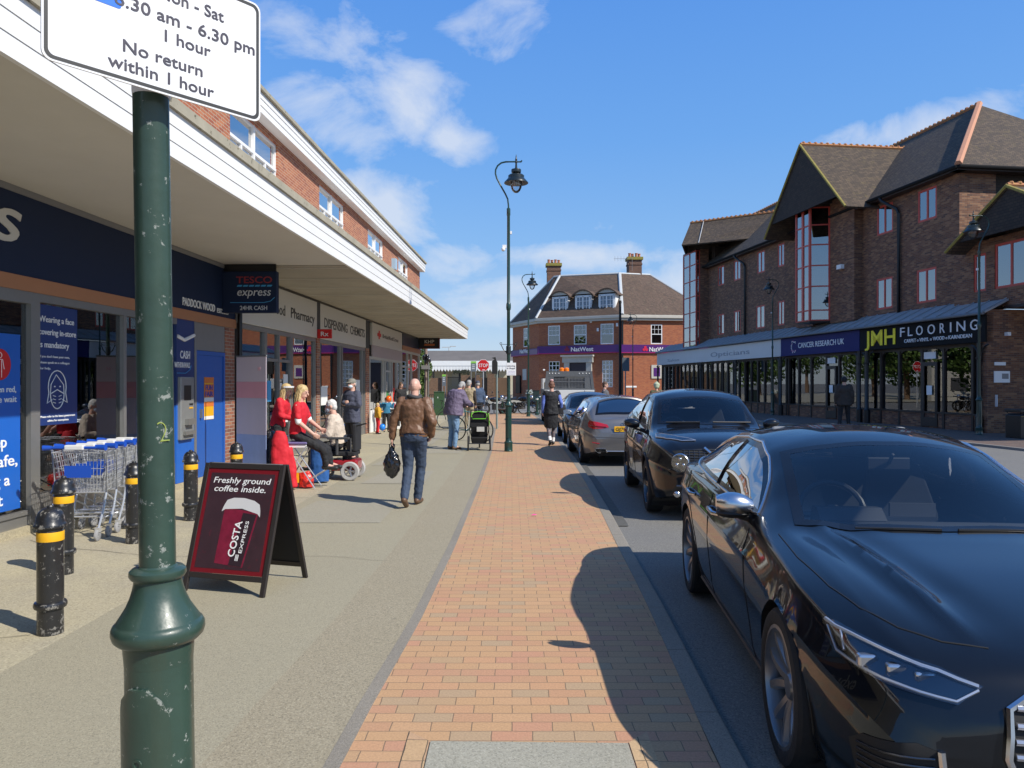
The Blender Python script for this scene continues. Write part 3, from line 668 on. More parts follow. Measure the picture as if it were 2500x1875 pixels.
# roofs
def slab(name, m, pts, th=.09, parent=rb):
    v = [Vector(p) for p in pts]; n = (v[1] - v[0]).cross(v[2] - v[0]).normalized()
    if n.z < 0: n = -n
    b = MB(); b.loft([[tuple(p) for p in v], [tuple(p - n * th) for p in v]]); return b.build(name, m, parent)
def ridge(name, a, b, r=.09, m=None, parent=rb, bumps=True):
    a, b = Vector(a), Vector(b); mb = MB(); mb.tube([a, b], r, 6)
    if bumps:
        n = int((b - a).length / .3)
        for i in range(n):
            p = a.lerp(b, (i + .5) / n); mb.ball(tuple(p + Vector((0, 0, r * .8))), (.09, .09, .085), 6, 4)
    return mb.build(name, m or M_ridge, parent)
zr_, ye = 13.95, .40
slab('roof', M_tileR, [(-.45, ye, 9.72), (4.5, -4.5, zr_), (UE + 6, -4.5, zr_), (UE, ye, 9.72)])
slab('roof', M_tileR, [(-.45, ye, 9.72), (4.5, -4.5, zr_), (-.45, -9.4, 9.72)])
slab('roof', M_tileR, [(4.5, -4.5, zr_), (UE + 6, -4.5, zr_), (UE + 6, -9.4, 9.72), (-.45, -9.4, 9.72)])
ridge('ridge_tiles', (4.5, -4.5, zr_ + .03), (UE + 6, -4.5, zr_ + .03), .08)
hp = MB(); hp.tube([(-.45, ye, 9.75), (4.5, -4.5, zr_ + .05)], .13, 6); hp.build('hip_tiles', mat('hip_tile_salmon', (.50, .24, .14), .8, var=.15, vscale=5), rb)
gt = MB(); gt.tube([(-.45, ye + .04, 9.66), (UE, ye + .04, 9.66)], .07, 8); gt.tube([(-.5, ye, 9.66), (-.5, -9, 9.66)], .07, 8); gt.build('gutter', mat('matt_black_gutter', (.02, .02, .02), .95, spec=.1), rb)
Rb('soffit', M_wood, (-.4, UE, 0.002, ye, 9.55, 9.62), (-.42, -.002, -9, ye, 9.55, 9.62))
for px in (2199, 1822):
    u = fW.u(px); t = MB(); t.tube([(u + .8, ye + .03, 9.62), (u + .7, ye, 9.45), (u + .1, .12, 9.0), (u, .10, 8.8), (u, .10, 4.65)], .07, 8); t.build('downpipe', M_iron2, rb, smooth=True)
# centre bay: brick, oriel, gabled roof
b0, b1 = 6.1, 11.3
wall_open('wall', M_brickR, rb, b0, b1, 4.55, 10.4, [(8.1, 9.65, 4.4, 10.2)], .002, .42)
def oriel(u0, u1, y0, y1, zs, parent=rb, side_cols=1, front_cols=2):
    fr = MB(); t = .06
    rowz = zs
    for z in rowz: fr.box(u0 - .001, u1, y1 - t, y1 + .004, z - t / 2, z + t / 2); fr.box(u0 - .004, u0 + t, y0, y1 - t, z - t / 2, z + t / 2); fr.box(u1 - t, u1 + .004, y0, y1 - t, z - t / 2, z + t / 2)
    z0, z1 = rowz[0], rowz[-1]
    fr.box(u0 - .01, u0 + t + .02, y1 - t - .02, y1 + .01, z0, z1); fr.box(u1 - t - .02, u1 + .01, y1 - t - .02, y1 + .01, z0, z1)
    fr.box(u0 - .008, u0 + t, y0, y0 + t, z0, z1); fr.box(u1 - t, u1 + .008, y0, y0 + t, z0, z1)
    for i in range(1, front_cols): q = u0 + (u1 - u0) * i / front_cols; fr.box(q - .035, q + .035, y1 - t + .003, y1 + .007, z0, z1)
    o = fr.build('window', M_redfr, parent)
    MB().box(u0 + .02, u1 - .02, y1 - .045, y1 - .03, z0, z1).box(u0 + .02, u0 + .035, y0, y1 - .046, z0, z1).box(u1 - .035, u1 - .02, y0, y1 - .046, z0, z1).build('pane', M_glR, o)
    MB().box(u0 + .05, u1 - .05, y0, y1 - .06, z0 - .1, z0).box(u0, u1, y0 + .002, y1, z1 + .03, z1 + .12).build('sill', M_wood, o)
    for q_ in [o] + [k_ for k_ in bpy.data.objects if k_.parent == o]:
        for v_ in q_.data.vertices:
            if y1 - y0 > .5 and v_.co.y > y0: v_.co.x += .30 * (v_.co.y - y0) / (y1 - y0) * (1 if v_.co.x < (u0 + u1) / 2 else .25)
oriel(8.1, 9.65, .42, 1.3, [4.72, 5.2, 6.35, 7.35, 8.35, 9.3, 10.13])
Rb('tile_cladding', M_tileH, (7.9, 9.9, .43, 1.45, 10.27, 10.5))
def gable(name, u0, ua, u1, ze, za, yf, yb, parent=rb, face=None):
    slab('roof', M_tileR, [(u0, yf, ze), (ua, yf, za), (ua, yb, za), (u0, yb, ze)]); slab('roof', M_tileR, [(u1, yf, ze), (ua, yf, za), (ua, yb, za), (u1, yb, ze)])
    ridge('ridge_tiles', (ua, yf, za + .03), (ua, yb, za + .03), .08)
    v = MB(); v.tube([(u0, yf + .02, ze), (ua, yf + .02, za)], .06, 5); v.tube([(u1, yf + .02, ze), (ua, yf + .02, za)], .06, 5); v.build('verge', M_verge, parent)
    if face:
        zb = face[0]; k = (zb - ze) / (za - ze); a, c = u0 + (ua - u0) * k + .06, u1 + (ua - u1) * k - .06
        b = MB(); b.poly([(a, zb), (c, zb), (ua, za - .12)], 1, 0, .08)
        o = b.build('tile_cladding', M_tileH, parent); o.location = (0, yf - face[1], 0)
gable('bay', fW.u(2065, -1.6), fW.u(1954, -1.6), fW.u(1867, -1.6), 9.38, 13.25, 1.6, -4.3, face=(10.0, .12))
Rb('light_box', M_lit, (6.9, 7.25, .422, .60, 7.0, 7.2))
# far wing: tower bay with a hipped gable, turned a little from the main block
Rb('wall', M_brickR, (fW.u(1730), fW.u(1730) + 2.6, .003, .62, 4.2, 10.9))
ut = fW.u(1730); oriel(ut + .02, ut + 2.5, .62, .90, [3.9, 4.6, 5.6, 6.6, 7.7, 8.8, 9.9, 10.8], front_cols=2)
Rb('tile_cladding', M_tileH, (ut - .6, ut - .05, -6, -.2, 9.9, 11.0))
wb_ = MB(); inv = Matrix.Rotation(-fW.ang, 4, 'Z')
def toR(x, y, z): return tuple(inv @ Vector((x - fW.P.x, y - fW.P.y, z)))
rs, re = toR(12.5, 53.1, 12.9), toR(19.0, 48.3, 12.9); es, ee = toR(11.3, 50.5, 10.9), toR(18.3, 46.2, 10.9); fs, fe = toR(13.2, 57.0, 10.9), toR(20, 52, 10.9)
slab('roof', M_tileR, [es, rs, re, ee]); slab('roof', M_tileR, [fs, rs, re, fe]); slab('roof', M_tileR, [es, rs, fs])
ridge('ridge_tiles', rs, re, .09)
t = MB(); a, b = Vector(rs), Vector(es); cc = Vector(re); t.tube([a.lerp(cc, .12) + Vector((0, 0, .03)), (Vector(es)).lerp(Vector(ee), .14) + Vector((0, 0, .03))], .035, 4); t.build('flashing', M_lead, rb)
# near wing: overhanging upper room with a gable, above the end wall
uS = fW.u(2409, -.99)
opw = [(fW.u(2407, -.25), fW.u(2377, -.25), 4.95, 6.3), (-4.9, fW.u(2428, -.25), 4.95, 6.5)]
wall_open('wall', M_brickR, rb, -8.5, -.05, 4.32, 6.75, opw, -.05, .25)
for (a, b, z0, z1), c in zip(opw, (1, 4)): win(rb, a, b, z0, z1, .25, M_redfr, M_glR, c, 1, .08, .085, -1, (0, 1))
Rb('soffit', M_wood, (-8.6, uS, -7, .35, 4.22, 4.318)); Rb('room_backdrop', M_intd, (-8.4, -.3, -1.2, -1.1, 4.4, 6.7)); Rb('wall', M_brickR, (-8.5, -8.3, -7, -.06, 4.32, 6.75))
gable('wing', fW.u(2309, -1.0) , fW.u(2458, -1.0), -6.6, 6.45, 8.15, 1.0, -6, face=(6.7, .12))
# ground floor: end wall, piers, shopfronts
wall_open('wall', M_brickR, rb, uS, uS + .3, 0, 4.2, [], -9, .98)
fE = Face((fW.P.x + fW.d.x * uS + .991 * -.99 * 1, fW.P.y + fW.d.y * uS), (.9912, .1323))
def eY(px):   # local y on the end wall (x = uS) seen at photo column px
    r = (px - 1250) / F_; o = fW.P + fW.d * uS; nn = Vector((-.9912, -.1323))
    return (r * o.y - o.x) / (nn.x - r * nn.y)
ya, yb_ = eY(2464), eY(2426)
pz = lambda py, px: CH + (HZ - py) / F_ * (fW.P.y + fW.d.y * uS + -.1323 * eY(px))
nt = Rb('notice_board', M_lit, (uS - .03, uS - .002, ya, yb_, pz(934, 2445), pz(906, 2445)))
Rb('plaque_ink', M_grey, (uS - .033, uS - .031, ya + .05, ya + .3, pz(925, 2445), pz(912, 2445)), parent=nt)
Rb('plaque', M_lit, (uS - .03, uS - .002, eY(2454), eY(2427), pz(892, 2445), pz(884, 2445)))
Rb('security_light', M_lit, (uS - .15, uS - .002, eY(2460), eY(2452), 3.3, 3.42))
# lean-to lead roof over the shops
uF = fW.u(1606, -1.0)
slab('lean_to_roof', M_lead, [(uS - .1, .012, 4.68), (uF, .012, 4.68), (uF, 1.15, 4.12), (uS - .1, 1.15, 4.12)], .06)
sm = MB(); u = uS
while u < uF - .3: sm.tube([(u, .03, 4.70), (u, 1.16, 4.145)], .018, 4); u += .75
sm.build('lead_roll', M_lead, rb)
gt = MB(); gt.tube([(uS - .1, 1.2, 4.06), (uF, 1.2, 4.06)], .05, 8); gt.build('gutter', mat('grey_gutter', (.16, .165, .17), .5), rb)
def usg(px): return fW.u(px, -1.05)
uj = usg(2098); uc = usg(1906)
sj = Rb('shop_sign', mat('black_fascia', (.010, .010, .011), .7, spec=.15), (uS, uj - .02, .75, 1.04, 3.1, 4.02))
M_yl = mat('yellow_lettering', (.95, .78, .015), .5); M_w2 = mat('white_letter_shade', (.78, .78, .78), .5)
def rtext(s, px0, px1, z, h, m, parent, wgt=.01, shear=0.0, yy=1.045): 
    a, b = usg(px0), usg(px1)
    return text(s, 'lettering', (a, yy, z), (-1, 0, 0), (0, 0, 1), m, parent, height=h, width=a - b, ext=.02, weight=wgt, shear=shear)
jl = rtext('JMH', 2112, 2186, 3.27, .66, M_yl, sj, .03)
[rtext(ch, a_, b_, 3.53, .38, M_w2, sj, .0) for ch, a_, b_ in zip('FLOORING', (2198, 2217, 2237, 2265, 2295, 2320, 2336, 2369), (2209, 2228, 2253, 2283, 2307, 2323, 2357, 2387))]; rtext('CARPET', 2208, 2237, 3.28, .14, M_w2, sj, .012); rtext('VINYL', 2245, 2268, 3.28, .14, M_w2, sj, .012)
rtext('WOOD', 2278, 2306, 3.28, .14, M_w2, sj, .012); rtext('KARNDEAN', 2316, 2373, 3.28, .14, M_w2, sj, .012)
for p in (2241, 2273, 2311): rtext('o', p - 2, p + 2, 3.29, .12, M_w2, sj, .02)
scn_ = Rb('shop_sign', mat('violet_fascia', (.022, .022, .12), .6, spec=.2), (uj, uc - .02, .75, 1.05, 3.1, 4.0))
rtext('CANCER RESEARCH UK', 1949, 2061, 3.45, .27, M_w2, scn_, .012)
lc = MB()
for k in range(34):
    a = R(40 + 280 * k / 33); rr = .24 + random.uniform(-.05, .05); lc.m(0 if random.random() < .65 else 1).ball((usg(1938) - rr * math.cos(a), 1.06, 3.55 + rr * 1.15 * math.sin(a)), (.03, .012, .03), 6, 4)
lc.build('emblem', [M_w2, mat('pink_dots', (.6, .12, .35), .5)], scn_)
sw_ = Rb('shop_sign', mat('white_fascia', (.60, .60, .60), .3, var=.1, vscale=.8), (uc, uF, .75, 1.05, 3.1, 4.0))
M_faint = mat('faint_lettering', (.30, .31, .34), .5)
rtext('Opticians', 1735, 1830, 3.38, .3, M_faint, sw_, 0.0); rtext('Salon', 1630, 1658, 3.3, .2, M_faint, sw_, 0.0)
Rb('sign_return', mat('white_fascia', (.42, .43, .46)), (uF, uF + .04, .2, 1.05, 3.1, 4.0))
# shopfronts
ysf = .70
def bays(uA, uB, edges, riser, mf, doors=()):
    fr = MB(); fr.box(uA, uB, ysf - .05, ysf + .05, 2.98, 3.10); fr.box(uA, uB, ysf - .06, ysf + .07, riser - .07, riser)
    for e in edges: fr.box(e - .055, e + .055, ysf - .055, ysf + .06, 0, 2.979)
    es = sorted(edges)
    for a, b in zip(es, es[1:]):           # arched heads of the lights
        if b - a < .4: continue
        for s in (0, 1):
            c = a + .055 if s == 0 else b - .055; sg_ = 1 if s == 0 else -1; r_ = min(.28, (b - a) * .35)
            pts = [(c, 2.979)] + [(c + sg_ * (r_ - r_ * math.sin(R(k))), 2.979 - r_ + r_ * math.cos(R(k))) for k in (0, 22, 45, 67, 90)]
            fr.poly(pts, 1, ysf - .03, ysf + .03)
    fr.build('shopfront_frame', mf, rb)
    MB().box(uA, uB, ysf - .012, ysf - .004, riser, 2.98).build('shop_window', M_glR2, rb)
    MB().box(uA, uB, ysf - .05, ysf + .03, 0, riser - .07).build('stall_riser', M_brickR, rb)
M_glR2 = glassmat('dark_shop_glass', (.70, .72, .72), 1.2, 1.5, 0, .10)
bays(uS + .3, uj, [usg(p) for p in (2134, 2178, 2233, 2285, 2355, 2400)], .62, M_wood)
bays(uj, uc, [usg(p) for p in (1912, 1936, 1966, 2003, 2033, 2077, 2097)], .62, M_wood)
nb = int((uF - uc) / .82); bays(uc, uF - .3, [uc + (uF - uc - .3) * i / nb for i in range(nb + 1)], .62, M_wood)
for px in (2234, 2003):
    u1_ = usg(px); u0_ = u1_ - .85
    dr_ = Rb('door', M_wood, (u0_, u0_ + .12, ysf + .03, ysf + .07, .05, 2.5), (u1_ - .12, u1_, ysf + .03, ysf + .07, .05, 2.5), (u0_ + .12, u1_ - .12, ysf + .03, ysf + .07, 2.35, 2.5), (u0_ + .12, u1_ - .12, ysf + .03, ysf + .07, .05, .4))
    Rb('notice', M_lit, (u0_ + .32, u0_ + .62, ysf + .03, ysf + .04, 1.25, 1.6), parent=dr_); Rb('transom_panel', M_lit, (u0_ + .1, u1_ - .1, ysf + .03, ysf + .05, 2.62, 2.88), parent=dr_)
for k, (px, z0, z1, m_, wd) in enumerate(((2150, 1.2, 1.9, M_lit, .35), (1940, 1.3, 1.9, M_lit, .3), (1953, 1.0, 1.7, M_lit, .3), (2045, 1.0, 2.2, M_cyan, .2), (1990, .75, 1.5, M_lit, .5), (2080, .75, 2.0, M_lit, .4), (2086, .9, 1.5, M_red, .3), (2392, .9, 1.3, M_lit, .35), (2163, .8, 1.1, M_lit, .4), (2210, .7, 1.2, M_blind, .6), (2330, .7, 1.5, M_blind, .7), (2065, .7, 1.3, M_blind, .5), (1925, .7, 2.2, M_blind, .5), (1870, .7, 1.6, M_lit, .4), (1840, 1.0, 2.0, M_blind, .6), (1800, .7, 2.6, M_blind, .5), (1760, 1.0, 1.9, M_lit, .5), (1720, .8, 2.4, M_blind, .6), (1660, .8, 2.2, M_blind, .7))):
    u_ = usg(px); Rb('window_notice', m_, (u_ - wd, u_, ysf - .03, ysf - .02, z0, z1))  # some of these pale panels are added to lighten the dark shopfronts
Rb('window_blind', M_blind, (usg(2176), usg(2140), ysf - .2, ysf - .18, .7, 2.95)); Rb('window_blind', M_blind, (usg(1998), usg(1970), ysf - .2, ysf - .18, 1.45, 2.9), (usg(1962), usg(1940), ysf - .2, ysf - .18, .7, 2.95))
Rb('interior', M_intw, (uS + .3, uF - .3, -4.2, -4.1, 0, 3.9)); Rb('interior_floor', M_intf, (uS + .3, uF - .3, -4.1, ysf - .06, .02, .04)); Rb('interior_ceiling', M_intd, (uS + .3, uF - .3, -4.1, ysf - .06, 3.05, 3.09))
Rb('party_wall', M_intw, (uj - .1, uj + .1, -4.1, ysf - .07, .04, 3.05), (uc - .1, uc + .1, -4.1, ysf - .07, .04, 3.05), (uF - .5, uF - .3, -4.1, ysf - .07, .04, 3.05)); Rb('wall', M_brickR, (uF - .3, uF - .02, -4.2, ysf, 0, 3.1))
for u in (uj - .6, uj - .05, usg(2392), uc - .05, uc + 5.5, uc + 11, uF - .25):
    c = MB(); c.lathe([(.13, 0), (.13, .55), (.10, .58), (.07, .62), (.07, 2.5), (.10, 2.53), (.10, 2.58), (.07, 2.6), (.07, 3.08)], (u, 1.08), 12)
    for s in (-1, 1): c.tube([(u + s * .05, 1.05, 2.45)] + [(u + s * (.07 + .33 * (1 - math.cos(R(k)))), 1.05, 2.6 + .4 * math.sin(R(k))) for k in (15, 40, 65, 88)], .03, 6)
    c.build('column', M_iron2, rb, smooth=True)
for xx in (2, 9, 16, 22):
    sh = MB(); rn = random.Random(xx)
    for k in range(12): sh.m(rn.randrange(6)).box(uS + xx + k * .35, uS + xx + k * .35 + .3, -1.4 - rn.random(), -1.2, .05, rn.uniform(.7, 2.2))
    sh.build('goods', PRDS, rb)
# ------------------------------------------------------------------ bank on the corner
M_brickB = brickmat('bank_brick', [(.36, .10, .040), (.41, .13, .05), (.30, .08, .036), (.38, .115, .045)], (.30, .20, .13), stain=.06, ms=.012)
M_tileB = brickmat('bank_roof_tiles', [(.115, .075, .052), (.14, .09, .062), (.09, .062, .045), (.125, .082, .06)], (.06, .04, .03), bw=.17, bh=.11, ms=.01, stain=.2, bump=.8, grime=(.20, .17, .10))
M_gut = mat('stone_cornice', (.50, .47, .41), .8, var=.15, vscale=2)
M_purp = mat('purple_fascia', (.085, .018, .15), .35); M_purpl = mat('pale_purple_panel', (.20, .11, .20), .4)
M_glB = glassmat('bank_glass', (.35, .38, .42), 1.0, 1.5, 0, .15, False)
A_, B_, C_, D_ = Vector((.08, 80.0)), Vector((2.64, 74.0)), Vector((10.08, 70.0)), Vector((24.0, 71.9))
bank = empty('bank', (C_.x, C_.y, 0), 0, 'red brick corner bank with hipped tiled roof, three dormers and purple sign band', 'building')
zE = 7.5
def face_parent(P, Q):
    d = (Q - P); return Face(P, d), d.length
def place(o, P, ang):       # face-local mesh moved into the bank's frame
    o.location = (P.x - C_.x, P.y - C_.y, 0); o.rotation_euler = (0, 0, ang)
    return o
def bank_face(P, Q, wins_up, wins_dn, sign, nm):
    f, L = face_parent(P, Q); ops = []
    for a, b, t0, t1 in wins_up: ops.append((f.u(a), f.u(b), f.z((a + b) / 2, t1), f.z((a + b) / 2, t0)))
    nd = len(ops)
    for a, b, t0, t1 in wins_dn: ops.append((f.u(a), f.u(b), f.z((a + b) / 2, t1), f.z((a + b) / 2, t0)))
    place(wall_open('wall', M_brickB, bank, 0, L, 0, zE, ops, 0, .3), P, f.ang)
    for i, (a, b, z0, z1) in enumerate(ops):
        if i < nd: w_ = win(bank, a, b, z0, z1, 0, M_wfr, M_glB, 1, 1, .06, .09, 1, (.0, .45) if i == 0 else None, sash=True)
        else:
            w_ = win(bank, a, b, z0, z1, 0, M_wfr, M_glB, 3, 6 if z1 - z0 > 2 else 5, .08, .07, 1)
        place(w_, P, f.ang)
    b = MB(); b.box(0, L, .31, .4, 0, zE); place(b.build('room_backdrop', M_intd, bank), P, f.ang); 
    bb = MB(); bb.box(-.12, L + .12, -.16, 0.0, f.z(*sign[:2]), f.z(sign[0], sign[2])); sg_ = place(bb.build('sign_band', M_purp, bank), P, f.ang)
    b2 = MB(); b2.box(-.12, L + .12, -.165, -.155, f.z(*sign[:2]) - .05, f.z(*sign[:2]) + .03); place(b2.build('sign_edge', mat('crimson_edge', (.35, .01, .12), .5), bank), P, f.ang)
    return f, L, sg_
fA, LA, sA = bank_face(A_, B_, [(1278, 1290, 801, 847)], [], (1290, 867, 853), 'left')
fB, LB_, sB = bank_face(B_, C_, [(1338, 1367, 795, 842), (1401, 1432, 793, 841), (1466, 1498, 790, 840)], [(1340, 1366, 882, 946), (1470, 1496, 880, 945)], (1400, 862, 844), 'mid')
fC, LC, sC = bank_face(C_, D_, [(1589, 1617, 792, 840)], [], (1600, 861, 842), 'right')
pp = place(MB().box(fA.u(1297) , LA - .02, -.172, -.162, fA.z(1300, 866), fA.z(1300, 854)).build('sign_panel', M_purpl, bank), A_, fA.ang)
def ftext(f, s, px0, px1, py, h, m, parent, wt=.02):
    a, b = f.u(px0, -.0), f.u(px1)
    return text(s, 'lettering', (a, -.165, f.z(px0, py)), (1, 0, 0), (0, 0, 1), m, parent, height=h, width=b - a, ext=.03, weight=wt)
ftext(fB, 'NatWest', 1396, 1450, 858, .42, M_lit, sB); ftext(fC, 'NatWest', 1584, 1633, 858, .42, M_lit, sC); ftext(fA, 'NatWest', 1273, 1296, 863, .42, M_lit, sA)
M_crim = mat('crimson_logo', (.60, .01, .05), .5)
for f, s, px, mm in ((fB, sB, 1386, mat('shaded_crimson', (.22, .01, .04), .5)), (fC, sC, 1574, M_crim)):  # middle face is in shade: its logo gets a darkened crimson
    b = MB(); u, z = f.u(px), f.z(px, 852)
    for k in range(3):
        a = R(90 + 120 * k); x, y = u + .13 * math.cos(a), z + .13 * math.sin(a)
        b.poly([(x + .15 * math.cos(a + q), y + .15 * math.sin(a + q)) for q in (-1.2, -.4, .4, 1.2, 2.6, 3.7)], 1, -.19 + .004 * k, -.166)
    b.build('emblem', mm, s)
# cornice / gutter and parapet
for P, Q in ((A_, B_), (B_, C_), (C_, D_)):
    f, L = face_parent(P, Q); b = MB()
    b.box(-.1, L + .1, -.28, .0, zE + .0, zE + .22); b.box(-.15, L + .15, -.42, .0, zE + .222, zE + .42); b.box(-.12, L + .12, -.36, .0, zE + .422, zE + .50); place(b.build('cornice', M_gut, bank), P, f.ang)
# roof
zT = 12.4; TB, TC, TD, TA = Vector((4.79, 75.8)), Vector((10.5, 74.0)), Vector((13.66, 75.0)), Vector((4.25, 76.4)); DR = Vector((19.0, 71.4))
def rb3(v, z): return (v.x - C_.x, v.y - C_.y, z)
e0 = zE + .5
out = lambda P, k=.35: P + (P - Vector((9, 78))).normalized() * k
Ao, Bo, Co, Do = out(A_), out(B_), out(C_), out(DR)
for q in ([rb3(Ao, e0), rb3(Bo, e0), rb3(TB, zT), rb3(TA, zT)], [rb3(Bo, e0), rb3(Co, e0), rb3(TC, zT), rb3(TB, zT)], [rb3(Co, e0), rb3(Do, e0), rb3(TD, zT), rb3(TC, zT)],
          [rb3(TA, zT), rb3(TB, zT), rb3(TC, zT), rb3(TD, zT), rb3(Vector((13.6, 80)), zT), rb3(Vector((4.3, 80)), zT)], [rb3(Do, e0), rb3(Vector((19.3, 86)), e0), rb3(Vector((13.6, 80)), zT), rb3(TD, zT)],
          [rb3(Ao, e0), rb3(TA, zT), rb3(Vector((4.3, 80)), zT), rb3(Vector((.3, 88)), e0)]):
    b = MB(); v = [Vector(p) for p in q]; b.loft([[tuple(p) for p in v], [tuple(p - Vector((0, 0, .12))) for p in v]]); b.build('roof', M_tileB, bank)
M_leadp = mat('pale_lead', (.50, .52, .52), .5, var=.15)
for a, b_, r in ((rb3(Bo, e0), rb3(TB, zT), .14), (rb3(Co, e0), rb3(TC, zT), .17), (rb3(Do, e0), rb3(TD, zT), .10), (rb3(TB, zT), rb3(TC, zT), .12), (rb3(TC, zT), rb3(TD, zT), .10), (rb3(Ao, e0), rb3(TA, zT), .09), (rb3(TA, zT), rb3(TB, zT), .10)):
    b = MB(); b.tube([a, b_], r, 6); b.build('lead_flashing', M_leadp, bank)
MB().box(-.0, 9.1, 2, 10, 0, 7.4).build('building_core', M_intd, bank, loc=(-.3, 0, 0))
M_chim = brickmat('chimney_brick', [(.17, .085, .055), (.21, .11, .07), (.13, .07, .05)], (.16, .13, .10), stain=.2)
M_pot = mat('terracotta', (.42, .16, .09), .8, var=.2); M_moss = mat('mossy_cap', (.26, .22, .05), .9, var=.4, vscale=3)
def chimney(px0, px1, pytop, pybase, Y):
    x0, x1 = (px0 - 1250) / F_ * Y - C_.x, (px1 - 1250) / F_ * Y - C_.x; zt = CH + (HZ - pytop) / F_ * Y; zb = CH + (HZ - pybase) / F_ * Y; y = Y - C_.y
    c = MB(); c.box(x0, x1, y, y + 1.2, zb - 1.5, zt); c.box(x0 - .05, x1 + .05, y - .05, y + 1.25, zt - .5, zt - .35); o = c.build('chimney', M_chim, bank)
    MB().box(x0 - .12, x1 + .12, y - .12, y + 1.3, zt + .001, zt + .28).build('chimney_cap', M_moss, o)
    p = MB()
    for i in range(4): p.lathe([(.14, zt + .281), (.12, zt + .60), (.15, zt + .62), (.15, zt + .68), (.10, zt + .68)], (x0 + .17 + (x1 - x0 - .34) * i / 3, y + .3 + .3 * (i % 2)), 10)
    p.build('chimney_pot', M_pot, o)
    MB().box(x0 - .1, x1 + .1, y - .14, y - .001, zb - .25, zb + .12).build('flashing', M_leadp, o)
chimney(1336, 1369, 649, 700, 77.0); chimney(1534, 1567, 634, 687, 74.6)
# dormers: curved tiled hood over a white casement
ang = fB.ang; 
for pc in (1364, 1421, 1479):
    u = fB.u(pc); b = MB(); w2 = .72
    zb, zt = e0 + .55, e0 + 1.95
    dm = MB(); dm.box(u - w2 - .12, u + w2 + .12, .28, 2.6, zb - .15, zt + .1); dw = dm.build('dormer', M_wfr, bank); place(dw, B_, ang)
    arcp = [(u + 1.12 * k, zt + .1 + .55 * (1 - k * k) * (1 if abs(k) < .99 else .8)) for k in (-1, -.75, -.5, -.25, 0, .25, .5, .75, 1)]
    hd = MB(); rings = [[(x, y, z) for x, z in arcp] + [(x, y, z - .12) for x, z in arcp[::-1]] for y in (0.02, 2.9)]; hd.loft(rings); hd.build('dormer_roof', M_tileB, dw)
    MB().poly([(x, z - .13) for x, z in arcp[1:-1]] , 1, .15, .3).build('dormer_gable', M_gut, dw)
    wf = MB(); wf.box(u - w2, u + w2, .20, .27, zb, zb + .12); wf.box(u - w2, u + w2, .20, .27, zt - .1, zt)
    for q in (-w2, -.06, w2 - .12): wf.box(u + q, u + q + .12, .20, .272, zb, zt)
    for q in (-w2 / 2, w2 / 2): wf.box(u + q - .025, u + q + .025, .215, .268, zb, zt)
    for k in (1, 2): wf.box(u - w2, u + w2, .216, .266, zb + (zt - zb) * k / 3 - .02, zb + (zt - zb) * k / 3 + .02)
    wf.build('window', M_wfr, dw); MB().box(u - w2 + .02, u + w2 - .02, .262, .279, zb + .02, zt - .02).build('pane', mat('dormer_glass', (.13, .17, .22), .08, spec=1), dw)
    MB().box(u - w2 - .3, u + w2 + .3, -.02, .18, zb - .32, zb - .2).build('flashing', M_leadp, dw)
# stone door surround, doors
def Bb(name, m, *bx, P=B_, f=fB): 
    b = MB()
    for q in bx: b.box(*q)
    return place(b.build(name, m, bank), P, f.ang)
ua, ub = fB.u(1379), fB.u(1446)
zd = fB.z(1412, 885)
Bb('door_surround', M_gut, (ua, ua + .55, -.22, -.001, 0, zd), (ub - .55, ub, -.22, -.001, 0, zd), (ua - .15, ub + .15, -.3, -.001, zd + .001, zd + .55), (ua - .25, ub + .25, -.5, -.001, zd + .551, zd + .7))
Bb('door', mat('dark_door', (.03, .02, .03), .4), (ua + .55, ub - .55, -.06, -.001, 0, zd))
Bb('cash_machine', M_black, (fA.u(1263), fA.u(1273), -.2, -.001, fA.z(1268, 960), fA.z(1268, 917)), P=A_, f=fA)
Bb('notice_board', M_alu2, (fA.u(1277), fA.u(1286), -.06, -.001, fA.z(1280, 928), fA.z(1280, 901)), P=A_, f=fA)
n1 = Bb('notice_board', M_gut, (fC.u(1590), fC.u(1616), -.08, -.001, fC.z(1600, 924), fC.z(1600, 891)), P=C_, f=fC)
MB().box(fC.u(1595), fC.u(1611), -.09, -.081, fC.z(1600, 919), fC.z(1600, 898)).build('poster', M_purp, n1)
Bb('street_name_plate', M_lit, (fC.u(1528), fC.u(1554), -.04, -.001, fC.z(1540, 946), fC.z(1540, 942)), P=C_, f=fC)
for px, py in ((1441, 788), (1458, 809), (1505, 797)): Bb('alarm_box', M_lit, (fB.u(px), fB.u(px) + .18, -.12, -.001, fB.z(px, py), fB.z(px, py) + .3))
t = MB(); uu = fC.u(1517); t.tube([(0, -.08, zE), (0, -.08, 0)], .07, 8); place(t.build('downpipe', M_black, bank), C_ + fC.d * .12, fC.ang)
ar = MB(); p0 = Vector((10.9 - C_.x, 4.4, 13.9)); ar.tube([p0 + Vector((.9, 0, -1.2)), p0 + Vector((.9, 0, .2))], .02, 5); ar.tube([p0 + Vector((-.9, 0, 0)), p0 + Vector((.9, 0, 0))], .015, 4)
for k in range(5): ar.tube([p0 + Vector((-.8 + k * .3, 0, -.25)), p0 + Vector((-.8 + k * .3, 0, .25))], .01, 4)
ar.build('aerial', M_grey, bank)
for px in (1700, 1696): pass

